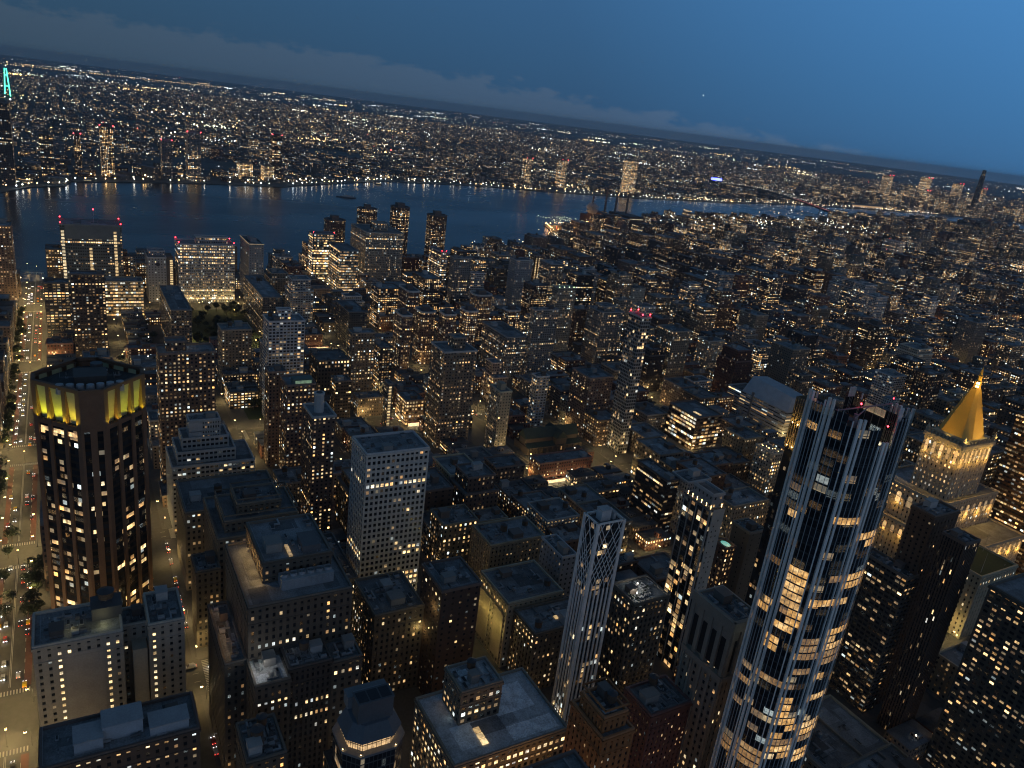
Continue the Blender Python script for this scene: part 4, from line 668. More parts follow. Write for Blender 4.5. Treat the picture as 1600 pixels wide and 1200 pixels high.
DISTANT = [180,-315,17,26,38,11,223,-111,29,28,37,0,223,-270,23,25,19,2,309,-317,21,27,23,12,297,-350,17,25,28,11,267,-477,22,28,51,7,285,-556,15,28,10,0,301,-556,26,28,9,2,223,-633,26,25,13,4,296,-641,26,33,82,13,322,-637,19,29,27,4,467,1,33,22,45,6,442,-190,27,27,35,4,483,-238,17,28,36,6,439,-350,13,25,22,2,452,-350,14,28,18,7,379,-509,32,28,22,12,464,-509,15,25,22,11,479,-509,21,27,19,6,379,-554,27,26,16,6,491,-554,9,25,15,11,485,-634,15,26,21,7,402,-713,26,26,35,2,412,-748,22,25,30,11,459,-748,33,26,48,7,415,-792,23,25,36,11,438,-790,21,23,36,6,482,-821,19,25,40,7,379,-878,34,25,28,6,447,-877,36,24,32,11,414,-907,30,22,39,4,434,-954,30,27,35,12,471,-986,29,27,36,13,465,-1066,23,28,38,6,457,-1116,32,30,74,2,490,-1114,11,29,39,12,620,-111,31,28,23,5,584,-238,22,28,18,1,525,-270,21,26,21,9,547,-270,24,29,15,14,635,-398,15,28,15,14,560,-509,22,29,17,8,598,-509,33,26,33,3,571,-588,24,26,15,5,553,-634,34,26,19,1,575,-748,29,25,35,14,605,-748,25,26,32,2,566,-790,18,23,19,15,580,-878,19,25,21,13,525,-907,23,25,20,9,548,-907,31,24,33,9,580,-907,18,26,28,3,545,-954,22,28,19,5,593,-954,24,28,29,8,618,-952,33,26,28,5,540,-986,24,26,51,9,599,-986,35,27,27,5,525,-1032,24,26,28,2,549,-1032,22,26,23,1,627,-1031,13,25,26,3,641,-1037,10,31,21,5,553,-1066,20,27,25,5,573,-1066,29,28,38,7,616,-1066,35,28,38,5,541,-1111,25,25,33,9,602,-1116,28,30,38,3,547,-1146,34,27,36,9,582,-1146,21,26,36,5,603,-1146,30,28,36,9,538,-1192,22,26,20,7,561,-1191,25,26,27,8,587,-1191,24,26,35,14,525,-1225,24,28,21,8,617,-1272,21,27,28,5,588,-1305,20,26,28,14,626,-1305,25,28,24,2,602,-1352,21,27,26,5,683,54,21,23,39,12,704,54,26,25,57,2,731,54,14,23,26,4,746,54,22,24,35,6,798,54,34,24,32,0,853,54,15,25,37,12,833,0,19,23,19,14,852,-3,15,26,18,14,700,-76,17,25,16,9,717,-77,18,26,25,14,735,-79,25,28,19,9,761,-78,19,27,21,9,780,-77,15,26,18,8,814,-79,19,28,25,14,798,-157,25,27,20,5,847,-157,20,27,25,9,747,-190,18,27,21,5,765,-190,24,29,22,14,789,-190,25,29,18,8,815,-190,25,25,19,5,841,-190,15,27,18,14,706,-236,16,26,11,9,779,-238,17,28,17,14,797,-236,14,26,18,14,811,-237,23,27,25,9,835,-235,17,25,24,8,699,-270,24,26,10,5,835,-270,32,26,13,8,705,-318,22,28,19,14,728,-318,20,29,11,8,848,-318,19,28,15,5,683,-350,21,29,34,1,705,-350,24,27,14,9,729,-350,20,26,18,9,749,-350,21,27,10,14,853,-350,15,28,29,15,730,-429,18,29,17,9,749,-429,23,29,13,9,683,-474,14,25,19,5,720,-475,13,26,15,9,836,-476,32,27,13,9,683,-509,22,28,19,14,705,-509,19,28,21,9,726,-556,15,27,16,14,794,-559,22,31,13,15,855,-564,12,36,43,1,726,-588,22,29,17,8,765,-588,27,29,10,2,793,-588,24,26,12,14,745,-636,25,28,10,8,832,-635,15,27,14,14,713,-668,22,25,55,13,749,-668,21,29,62,1,702,-716,25,28,25,9,832,-714,25,27,15,8,857,-714,10,26,25,14,683,-748,17,25,20,14,721,-748,19,27,22,14,740,-748,22,27,18,9,745,-791,23,24,49,5,769,-791,18,24,18,14,787,-792,16,25,25,9,700,-878,28,25,47,9,788,-875,18,23,20,14,807,-876,20,23,22,14,809,-907,22,25,24,9,831,-907,14,22,21,14,845,-907,22,24,20,14,683,-952,15,26,25,14,699,-952,21,26,37,3,765,-955,21,29,31,9,809,-952,24,26,23,14,704,-986,24,26,34,8,778,-986,34,27,37,9,812,-986,35,25,35,8,683,-1031,14,25,9,2,698,-1032,13,26,9,9,736,-1033,34,27,30,3,795,-1035,34,29,38,8,829,-1034,38,28,35,3,777,-1066,25,28,33,14,843,-1066,25,25,38,15,705,-1114,32,28,28,14,737,-1113,33,28,33,9,791,-1114,29,28,37,14,835,-1114,21,29,21,2,856,-1111,12,26,36,5,698,-1146,21,27,32,5,798,-1146,36,28,32,1,834,-1146,17,26,26,15,683,-1192,32,27,34,15,748,-1193,18,28,24,1,851,-1190,16,25,31,5,683,-1225,24,28,30,9,708,-1225,27,28,34,5,735,-1225,20,25,24,14,771,-1225,17,27,22,14,853,-1225,15,26,54,5,740,-1273,31,28,30,13,772,-1273,13,29,17,9,808,-1270,30,25,29,3,768,-1305,29,28,35,1,838,-1305,30,25,36,14,747,-1352,17,28,23,9,765,-1349,33,25,33,14,798,-1350,29,26,30,3,827,-1352,27,28,35,5,712,-1384,21,29,72,5,734,-1384,24,26,26,9,759,-1384,21,27,30,14,796,-1384,36,27,37,5,857,-1384,11,29,37,13,805,-1429,15,25,22,9,820,-1429,24,25,33,9,844,-1429,24,25,38,5,707,-1464,17,29,26,1,724,-1464,23,25,26,7,777,-1464,27,25,36,5,804,-1464,32,27,28,13,722,-1506,23,22,36,13,745,-1506,24,22,29,9,811,-1507,35,23,36,14,703,-1538,22,23,52,5,773,-1538,21,23,38,14,819,-1538,30,23,38,9,798,-1623,16,23,17,14,790,-1671,22,28,17,8,827,-1669,24,26,15,9,799,-1703,18,28,19,8,818,-1703,19,27,22,14,838,-1703,13,28,21,14,851,-1703,17,28,15,14,837,-1748,30,26,16,14,831,-1782,16,27,18,8,840,-1831,27,29,17,5,946,54,28,26,40,7,974,54,32,26,37,4,1006,54,34,23,29,0,1041,54,21,23,22,11,1062,54,33,24,14,11,921,-1,21,24,12,14,1040,-3,25,25,25,8,1065,-9,30,32,30,2,900,-77,15,26,10,9,926,-270,21,26,22,8,1022,-270,24,28,21,8,1046,-270,15,28,23,14,1063,-317,19,27,18,9,1004,-350,21,28,20,14,1026,-350,19,29,20,14,1045,-350,21,28,29,13,1067,-350,19,28,22,8,1010,-394,13,25,23,8,1023,-397,16,28,20,5,1055,-394,25,25,19,14,1081,-403,15,33,20,2,1007,-429,35,29,52,1,917,-474,20,25,22,5,937,-477,19,28,16,9,1074,-475,21,26,53,3,978,-509,17,25,19,9,996,-509,14,27,18,9,1026,-509,19,28,17,9,1045,-509,21,27,17,14,1067,-509,18,29,25,9,946,-555,25,27,25,9,1026,-554,25,25,18,14,1051,-554,16,25,14,9,1068,-557,13,29,18,5,932,-588,23,28,22,1,980,-588,18,25,25,14,998,-588,25,29,26,7,1012,-643,25,35,16,7,1080,-637,15,29,17,8,994,-668,13,29,24,9,962,-821,34,26,62,1,1019,-821,33,26,63,5,930,-955,23,29,54,15,997,-955,27,28,33,8,900,-986,20,25,18,13,1024,-986,34,26,30,9,1058,-986,28,28,29,13,1087,-986,9,25,35,3,925,-1032,32,26,37,9,957,-1032,29,26,55,5,900,-1066,20,26,36,5,920,-1066,20,27,34,9,900,-1111,28,26,31,9,951,-1114,25,28,26,2,976,-1113,29,27,32,5,932,-1146,32,27,29,14,998,-1146,30,26,32,9,937,-1194,25,29,26,9,963,-1192,30,27,31,8,1016,-1197,22,31,72,9,1038,-1190,35,25,37,14,900,-1225,18,27,25,13,949,-1225,23,28,37,1,900,-1271,36,26,28,9,938,-1305,22,25,34,14,1070,-1305,26,28,38,5,1024,-1352,31,28,32,7,1056,-1353,29,29,37,14,900,-1384,23,26,45,3,923,-1464,23,28,34,8,1011,-1464,21,29,61,15,920,-1508,23,25,34,13,943,-1509,35,25,36,9,900,-1594,24,25,22,9,1069,-1593,27,24,60,9,985,-1623,16,23,22,14,1002,-1623,21,25,23,5,913,-1671,19,29,16,14,933,-1670,14,27,18,9,948,-1672,25,29,16,5,1029,-1671,19,28,19,14,900,-1703,23,26,23,14,924,-1703,23,26,18,14,947,-1703,24,29,19,8,972,-1703,16,25,21,9,1020,-1703,24,27,17,14,1044,-1703,23,27,18,14,900,-1749,25,27,20,14,945,-1748,16,25,18,9,961,-1751,25,28,21,14,1049,-1750,21,27,20,9,1071,-1749,25,27,18,14,900,-1782,24,26,15,9,924,-1782,22,26,20,9,947,-1782,18,27,20,14,965,-1782,24,27,20,14,1084,-1782,12,28,20,14,900,-1830,24,28,19,5,938,-1829,14,27,16,5,952,-1829,17,27,20,9,992,-1829,17,27,18,14,1009,-1829,20,27,17,5,900,-1862,20,29,15,9,920,-1862,25,29,15,5,946,-1862,13,25,18,8,959,-1862,15,25,23,9,1015,-1862,16,26,23,8,900,-1908,23,26,17,5,923,-1910,25,28,15,5,949,-1907,14,25,21,9,920,-1942,19,29,21,8,939,-1942,22,28,18,14,961,-1942,15,28,21,5,924,-1994,32,33,69,2,956,-1989,21,27,16,8,977,-1988,15,27,20,9,1065,-1990,31,28,23,9,977,-2021,16,28,23,9,1006,-2068,21,27,20,8,1033,-2101,23,27,22,9,1036,-2146,20,25,18,14,1057,-2147,21,27,22,9,1052,-2180,22,28,21,8,1073,-2229,22,29,21,14,1081,-2260,15,28,54,13,1164,54,27,25,31,6,1236,-111,30,29,41,15,1172,-155,27,25,45,9,1199,-156,15,26,21,8,1214,-158,21,28,20,5,1275,-156,13,25,18,8,1205,-239,24,29,17,8,1230,-235,24,25,16,5,1255,-235,22,25,55,13,1275,-270,19,25,21,14,1188,-316,23,26,45,9,1260,-315,23,26,42,7,1283,-316,16,26,18,8,1151,-350,35,25,20,9,1200,-350,31,27,17,15,1256,-350,24,25,13,9,1128,-395,15,26,10,9,1173,-429,22,29,20,5,1218,-429,23,29,16,5,1152,-476,25,27,21,14,1177,-474,34,26,16,1,1128,-553,20,25,16,5,1264,-557,19,29,13,14,1254,-588,18,28,21,14,1272,-588,33,25,32,9,1128,-637,20,29,22,9,1128,-668,23,26,14,5,1196,-668,30,26,52,7,1250,-668,22,28,46,7,1273,-668,32,27,54,5,1199,-714,26,26,45,7,1295,-716,9,28,54,2,1128,-790,23,22,32,3,1151,-791,31,24,40,7,1252,-790,26,23,44,3,1161,-821,27,26,47,13,1188,-821,24,24,47,15,1266,-821,38,26,45,5,1134,-877,46,12,39,3,1201,-877,42,12,39,5,1266,-905,39,38,37,3,1205,-956,62,12,37,5,1204,-1195,54,12,34,3,1133,-1275,57,10,37,3,1215,-1275,47,10,40,5,1131,-1354,45,12,40,3,1129,-1434,42,12,39,5,1267,-1434,38,12,35,5,1205,-1536,52,38,36,3,1271,-1508,34,12,38,3,1167,-1592,21,23,55,1,1128,-1674,22,32,61,3,1228,-1749,16,27,20,9,1128,-1782,22,27,17,9,1265,-1782,31,29,67,1,1128,-1827,23,25,22,9,1175,-1830,28,28,54,7,1256,-1829,17,27,22,9,1273,-1828,13,26,23,9,1128,-1862,24,28,18,14,1153,-1862,14,26,21,5,1167,-1862,20,27,21,9,1128,-1908,29,26,40,13,1171,-1909,25,28,19,5,1190,-1942,17,28,23,14,1207,-1942,16,25,22,9,1227,-1986,17,25,22,14,1128,-2021,18,28,14,5,1276,-2021,17,26,22,8,1128,-2069,22,28,16,8,1181,-2070,18,29,19,9,1199,-2067,20,26,21,5,1237,-2069,19,28,21,9,1256,-2068,25,27,18,5,1281,-2066,24,26,17,5,1128,-2101,17,26,22,9,1161,-2101,23,27,14,9,1184,-2101,22,28,20,9,1207,-2101,20,27,41,2,1261,-2101,23,27,19,9,1252,-2149,13,29,23,14,1265,-2148,25,27,21,5,1128,-2180,21,25,18,8,1150,-2180,24,27,16,14,1149,-2228,20,28,19,9,1183,-2226,23,26,21,9,1201,-2260,18,28,20,9,1128,-2305,38,26,23,8,1227,-2307,32,27,23,8,1185,-2340,37,27,19,8,1222,-2340,39,28,18,14,1158,-2386,46,27,18,5,1205,-2388,28,29,23,5,1233,-2386,31,27,18,9,1265,-2387,39,28,21,5,1164,-2419,44,28,22,9,1276,-2419,28,27,20,9,1207,-2465,42,26,19,9,1250,-2466,38,27,18,5,1288,-2466,17,27,19,14,1215,-2499,33,29,18,14,1273,-2499,31,25,20,9,1265,-2545,30,27,20,14,1271,-2578,34,27,18,9,1278,-2624,26,26,18,9,1331,-396,17,27,17,5,1348,-396,27,27,45,9,1375,-397,24,28,19,8,1331,-588,28,27,29,15,1379,-748,32,26,44,15,1345,-792,31,25,44,13,1356,-821,25,23,42,9,1423,-821,26,25,37,13,1476,-821,23,25,44,7,1336,-877,53,10,35,5,1477,-877,32,12,36,3,1405,-1036,46,10,35,5,1341,-1116,46,10,40,3,1405,-1462,56,40,36,5,1473,-1434,36,12,35,3,1331,-1594,26,24,21,14,1479,-1591,17,22,16,9,1496,-1595,12,26,17,9,1331,-1623,17,22,21,8,1494,-1623,14,25,21,9,1353,-1669,20,26,21,14,1397,-1670,29,27,47,5,1355,-1703,21,25,17,8,1400,-1703,31,26,44,5,1358,-1751,21,29,21,14,1380,-1751,14,28,22,9,1395,-1749,13,27,20,14,1416,-1782,17,27,17,14,1434,-1782,23,25,22,5,1351,-1829,28,27,42,3,1433,-1828,18,26,21,14,1331,-1909,18,27,16,9,1347,-1942,24,27,18,14,1439,-1942,28,28,39,7,1377,-1988,23,27,22,14,1433,-1990,28,29,57,2,1450,-2067,18,26,21,8,1331,-2101,18,28,19,14,1331,-2148,17,28,16,14,1349,-2146,15,26,17,9,1364,-2149,24,29,23,14,1467,-2147,33,26,37,9,1331,-2180,23,28,14,14,1370,-2180,22,27,23,9,1373,-2226,42,26,20,14,1331,-2260,34,27,16,8,1331,-2307,38,28,21,14,1406,-2308,41,28,23,14,1447,-2305,27,25,22,9,1331,-2386,46,27,20,8,1488,-2385,21,26,20,9,1416,-2419,43,29,15,14,1331,-2464,37,25,18,9,1368,-2466,29,27,21,9,1398,-2467,34,28,20,8,1432,-2465,44,26,23,14,1405,-2499,37,28,21,5,1331,-2544,32,25,22,5,1364,-2546,28,27,17,14,1392,-2547,28,28,21,14,1331,-2578,45,28,17,5,1377,-2578,38,28,19,14,1443,-2578,36,27,20,5,1480,-2578,29,28,18,9,1331,-2623,42,25,17,5,1404,-2626,34,28,20,5,1438,-2624,24,26,18,8,1331,-2658,33,26,18,5,1364,-2658,26,26,23,14,1454,-2658,37,28,21,14,1331,-2703,41,26,39,5,1412,-2706,40,29,22,5,1392,-2738,38,28,23,5,1459,-2738,49,29,20,14,1465,-2782,43,25,20,9,1474,-2897,35,26,19,8,1447,-2976,45,28,20,9,1492,-2976,17,27,22,14,1534,-1036,58,12,34,3,1536,-1195,51,12,36,3,1602,-1275,41,12,36,3,1659,-1303,50,40,37,3,1594,-1536,49,40,35,5,1665,-1536,44,38,37,3,1531,-1594,16,25,19,9,1547,-1593,29,23,45,3,1531,-1623,14,22,18,8,1662,-1623,26,22,40,1,1531,-1669,18,26,16,9,1571,-1668,25,25,23,8,1531,-1703,14,28,18,5,1560,-1703,22,27,17,5,1582,-1703,22,28,21,14,1531,-1749,23,27,42,15,1554,-1749,20,26,18,9,1575,-1749,17,27,22,9,1592,-1749,23,27,19,9,1615,-1749,25,27,22,9,1675,-1750,33,28,48,7,1641,-1829,23,27,17,14,1665,-1828,24,26,18,8,1689,-1827,20,25,20,9,1660,-1862,22,26,22,9,1573,-1908,25,27,18,5,1598,-1908,17,26,20,14,1616,-1909,14,27,23,9,1531,-1942,15,28,21,8,1559,-1942,32,27,46,2,1531,-1989,21,28,18,9,1552,-1988,22,27,22,9,1680,-1986,28,25,21,9,1531,-2021,18,28,20,9,1639,-2021,24,29,40,15,1664,-2021,25,27,23,14,1577,-2067,32,26,20,9,1609,-2069,35,28,19,8,1674,-2067,35,26,54,2,1572,-2101,29,26,20,8,1601,-2101,51,25,38,5,1594,-2148,44,28,22,14,1685,-2148,24,27,48,3,1531,-2180,40,27,22,14,1612,-2180,55,28,45,7,1558,-2229,41,29,20,14,1593,-2308,39,29,20,14,1633,-2307,44,27,43,5,1561,-2467,46,28,14,8,1684,-2464,24,25,19,9,1531,-2499,46,25,17,9,1604,-2499,39,26,23,9,1678,-2499,31,29,68,5,1562,-2545,32,27,22,8,1628,-2578,46,28,16,9,1531,-2623,31,25,16,14,1631,-2623,24,25,21,9,1531,-2658,39,26,18,8,1574,-2704,28,26,22,9,1630,-2704,35,26,18,5,1666,-2704,29,26,17,9,1638,-2785,38,28,19,14,1676,-2783,32,26,20,8,1531,-2817,46,26,17,9,1531,-2897,40,27,23,8,1531,-2943,33,26,21,14,1644,-2943,65,27,54,1,1595,-2976,28,28,20,5,1531,-3022,46,26,17,8,1578,-3023,46,27,46,13,1531,-3056,38,28,23,5,1531,-3104,37,29,53,13,1568,-3101,31,26,52,13,1660,-3101,29,25,20,9,1616,-3215,37,29,60,13,1697,-3215,12,25,58,13,1738,-1195,41,10,38,3,1741,-1354,61,12,38,3,1830,-1354,51,10,40,3,1740,-1434,40,10,38,5,1805,-1434,44,10,35,3,1871,-1434,38,12,36,3,1732,-1508,41,12,38,3,1800,-1536,50,40,36,3,1764,-1623,32,24,41,7,1867,-1623,41,24,39,3,1731,-1668,23,25,22,14,1789,-1670,21,27,21,5,1854,-1669,34,26,40,10,1780,-1703,33,26,52,5,1832,-1703,37,29,33,13,1750,-1750,20,28,16,8,1771,-1748,16,26,22,9,1833,-1782,44,27,33,10,1731,-1833,25,31,67,1,1829,-1862,49,25,29,13,1731,-1907,44,25,19,5,1731,-1942,31,27,14,14,1763,-1942,30,28,20,14,1731,-1988,24,27,18,9,1756,-1990,26,29,21,8,1731,-2021,26,28,21,14,1784,-2021,42,26,18,14,1826,-2021,41,25,27,13,1731,-2101,31,27,19,5,1763,-2101,27,25,22,5,1790,-2101,33,27,15,14,1773,-2148,33,28,23,8,1806,-2147,40,27,40,13,1846,-2147,34,27,14,14,1880,-2148,28,27,29,3,1872,-2260,36,28,29,10,1731,-2305,36,26,52,7,1850,-2306,40,26,32,10,1890,-2307,18,27,39,13,1835,-2419,48,25,29,13,1731,-2464,45,25,23,8,1731,-2499,25,28,20,5,1815,-2499,47,26,32,13,1731,-2545,35,26,21,8,1796,-2578,43,28,20,5,1839,-2578,33,25,33,13,1801,-2626,41,28,38,10,1854,-2658,37,28,40,10,1731,-2704,38,27,15,14,1731,-2738,37,25,45,15,1898,-2738,11,25,38,10,1731,-2785,27,28,21,14,1826,-2785,48,27,40,10,1731,-2817,42,27,42,1,1755,-2943,43,27,37,2,1799,-3022,36,26,35,3,1816,-3184,32,29,49,13,1849,-3181,33,26,40,13,1731,-3215,40,25,56,10,1813,-3261,43,26,54,10,1894,-3263,15,28,58,3,1760,-3295,50,26,53,10,1731,-3342,27,27,26,14,1731,-3429,45,35,67,3,1823,-3423,45,29,53,3,1869,-3420,40,26,48,13,1817,-3454,44,26,48,3,1806,-3501,49,27,42,10,1855,-3500,38,26,51,10,1869,-3661,39,28,57,3,1932,-1462,48,40,39,5,1932,-1536,44,40,36,5,2006,-1508,31,12,37,5,2028,-1670,45,27,11,8,2050,-1703,31,28,12,9,2081,-1703,28,25,11,9,1988,-1749,31,27,31,13,2065,-1750,31,27,31,10,2096,-1748,13,26,34,13,2065,-1862,34,28,14,5,1931,-1909,41,27,26,13,2013,-1909,42,28,37,10,2056,-1908,53,26,36,13,2053,-1987,27,26,15,14,2054,-2021,45,25,14,14,2100,-2021,9,27,33,10,1931,-2067,43,26,12,14,2064,-2068,45,27,39,10,1931,-2101,47,26,36,3,2035,-2101,48,26,27,3,1931,-2149,36,29,33,3,1998,-2146,30,25,40,3,1966,-2229,32,29,25,13,2047,-2226,36,26,32,10,2009,-2307,49,27,38,13,2004,-2340,39,25,29,13,2065,-2387,44,28,38,10,2005,-2419,43,26,24,10,1976,-2465,45,26,35,10,1959,-2499,33,27,25,3,1993,-2499,31,26,39,10,2024,-2499,41,25,38,3,1931,-2544,38,25,36,13,1996,-2546,43,28,38,3,1931,-2578,49,28,30,3,1970,-2625,31,27,34,13,1931,-2658,37,29,38,10,2042,-2784,49,27,34,10,1931,-2976,36,29,29,10,1931,-3056,49,26,50,13,2089,-3056,19,25,45,10,1931,-3102,41,26,45,13,2071,-3102,38,26,53,13,1931,-3136,39,28,50,10,1970,-3136,43,29,49,10,2073,-3136,36,27,52,3,1970,-3183,46,28,51,13,1931,-3215,44,27,46,10,2049,-3215,49,26,39,13,1931,-3260,43,25,52,10,1931,-3295,32,26,52,13,2064,-3420,31,26,52,13,2096,-3419,13,25,57,10,1931,-3534,46,25,43,13,1931,-3613,30,25,49,3,2003,-3613,33,25,38,3,2076,-3613,32,26,52,3,1931,-3662,45,29,47,3,2074,-3693,34,28,49,13,1931,-3817,34,25,57,3,1994,-3899,44,27,49,10,2038,-3899,40,27,42,10,2079,-3900,30,28,55,10,2069,-4058,40,27,48,3,2131,-1751,33,28,14,9,2131,-1827,34,25,29,10,2131,-1862,42,29,24,3,2131,-1910,25,28,14,14,2171,-1942,35,25,25,3,2206,-1942,16,26,37,13,2168,-2021,43,26,35,13,2245,-2149,38,28,32,3,2131,-2180,38,25,36,3,2215,-2180,39,27,33,10,2131,-2260,37,29,36,10,2244,-2260,37,25,32,13,2227,-2305,30,26,30,3,2169,-2340,48,26,35,3,2160,-2386,37,27,16,8,2195,-2419,46,27,25,10,2279,-2419,34,29,35,13,2131,-2465,38,26,38,10,2194,-2466,34,27,39,10,2131,-2547,44,29,27,10,2299,-2547,20,28,31,3,2212,-2578,47,26,33,13,2131,-2624,42,26,36,10,2224,-2658,40,26,29,13,2175,-2738,46,28,31,3,2131,-2786,32,28,28,3,2131,-2817,47,28,28,3,2290,-2817,28,28,37,13,2179,-2897,40,28,36,10,2278,-2897,40,25,35,13,2232,-2943,41,27,39,3,2298,-2942,20,26,36,3,2131,-2976,30,28,14,14,2131,-3021,32,25,17,9,2204,-3022,43,26,43,10,2131,-3056,30,27,41,13,2161,-3056,31,26,20,14,2285,-3056,34,28,41,10,2131,-3102,30,26,40,10,2162,-3103,37,28,42,10,2245,-3102,38,26,55,3,2308,-3101,10,25,49,10,2259,-3136,47,26,56,13,2131,-3215,30,27,52,3,2207,-3215,32,25,48,3,2240,-3215,43,27,58,10,2131,-3260,37,25,45,3,2169,-3262,34,28,56,13,2131,-3295,30,28,54,10,2131,-3343,38,29,48,13,2131,-3374,39,29,58,10,2202,-3374,42,26,53,10,2244,-3374,39,29,58,3,2283,-3374,35,27,46,10,2242,-3454,37,26,56,10,2226,-3581,30,28,49,10,2131,-3660,32,27,50,10,2230,-3661,47,29,48,3,2184,-3693,41,27,53,10,2208,-3740,37,27,57,13,2267,-3772,37,28,53,13,2211,-3820,42,28,56,13,2131,-3852,37,25,49,13,2229,-3899,49,28,55,13,2196,-3932,31,27,50,3,2162,-4011,46,26,51,13,2276,-4057,32,26,56,10,2131,-4091,49,25,49,3,2285,-4136,34,25,49,13,2298,-4170,20,28,55,3,2235,-4250,46,27,47,3,2238,-4377,45,28,39,3,2283,-4375,35,26,46,13,2255,-4489,47,26,47,13,2341,-3056,30,28,58,3,2341,-3101,33,25,46,13,2433,-3136,27,28,43,3,2437,-3215,49,26,54,10,2341,-3263,42,28,53,10,2490,-3422,30,28,51,3,2371,-3454,46,27,51,3,2506,-3581,22,28,56,3,2418,-3613,35,29,47,13,2341,-3661,39,28,53,13,2380,-3661,46,28,46,3,2341,-3693,46,28,52,3,2434,-3693,41,29,47,13,2517,-3693,12,25,54,13,2436,-3772,39,26,57,13,2488,-3900,40,28,55,13,2390,-3932,38,28,50,10,2429,-3932,38,25,51,13,2438,-3978,33,27,58,3,2504,-3980,25,29,40,3,2477,-4011,41,29,57,3,2341,-4059,45,29,57,3,2386,-4057,46,27,45,3,2486,-4091,42,25,56,13,2414,-4170,46,27,56,10,2468,-4330,38,27,55,10,2506,-4330,22,27,57,10,2341,-4376,49,27,58,10,2443,-4377,45,28,56,13,2457,-4458,46,29,52,3,2377,-4489,49,26,57,13,2341,-4537,37,28,52,3,2501,-4568,27,27,55,10]
LAMPS = [(190, 28, 0), (190, 50, 1), (199, 38, 2), (220, 28, 0), (220, 50, 1), (221, 50, 3), (250, 28, 0), (250, 50, 1), (280, 28, 0), (280, 50, 1), (310, 28, 0), (310, 50, 1), (340, 28, 0), (340, 50, 1), (343, 38, 2), (342, -49, 0), (370, 28, 0), (370, 50, 1), (377, -49, 3), (377, 50, 3), (400, 50, 1), (410, -49, 0), (430, 50, 1), (199, -391, 2), (460, 28, 0), (460, 50, 1), (478, -49, 0), (490, 28, 0), (490, 50, 1), (503, 38, 2), (376, -352, 1), (520, 28, 0), (520, 50, 1), (523, -49, 3), (523, 50, 3), (377, -379, 3), (546, -49, 0), (550, 28, 0), (550, 50, 1), (221, -511, 3), (580, 50, 1), (580, -192, 1), (610, 50, 1), (503, -358, 2), (523, -346, 3), (614, -128, 0), (640, 50, 1), (653, 38, 2), (503, -424, 2), (546, -367, 0), (653, -127, 2), (512, -431, 1), (670, 50, 1), (681, 50, 3), (523, -445, 3), (682, -128, 0), (681, -148, 3), (700, 50, 1), (648, -272, 1), (546, -447, 0), (653, -292, 2), (681, -247, 3), (730, 50, 1), (681, -280, 3), (648, -352, 1), (653, -358, 2), (523, -544, 3), (614, -447, 0), (750, -128, 0), (760, 50, 1), (376, -670, 1), (377, -676, 3), (681, -379, 3), (790, 50, 1), (750, -288, 0), (820, 50, 1), (512, -670, 1), (850, 50, 1), (523, -676, 3), (784, -352, 1), (870, 38, 2), (648, -590, 1), (880, 28, 0), (880, 50, 1), (886, -49, 0), (818, -367, 0), (898, 17, 3), (898, -49, 3), (898, 50, 3), (910, 28, 0), (910, 50, 1), (682, -606, 0), (681, -610, 3), (886, -288, 0), (920, -192, 1), (940, 28, 0), (898, -280, 3), (940, 50, 1), (954, -49, 0), (954, -128, 0), (970, 28, 0), (970, 50, 1), (954, -208, 0), (954, -288, 0), (1000, 28, 0), (1000, 50, 1), (954, -367, 0), (1022, -49, 0), (1030, 28, 0), (1030, 50, 1), (1060, 28, 0), (1060, 50, 1), (1056, -192, 1), (1090, 28, 0), (1090, 50, 1), (1098, 38, 2), (1098, -94, 2), (1098, -160, 2), (1090, -208, 0), (1098, -193, 2), (1120, 28, 0), (1120, 50, 1), (1126, 50, 3), (1126, -148, 3), (1124, -192, 1), (1126, -181, 3), (1126, -214, 3), (1150, 50, 1), (1180, 50, 1), (1210, 50, 1), (1158, -367, 0), (681, -1039, 3), (1226, -367, 0), (682, -1084, 0), (1307, 38, 2), (750, -1084, 0), (1329, 50, 3), (1307, -358, 2), (681, -1270, 3), (910, -1564, 0), (886, -1800, 0), (898, -1798, 3), (898, -1831, 3), (898, -1864, 3)]
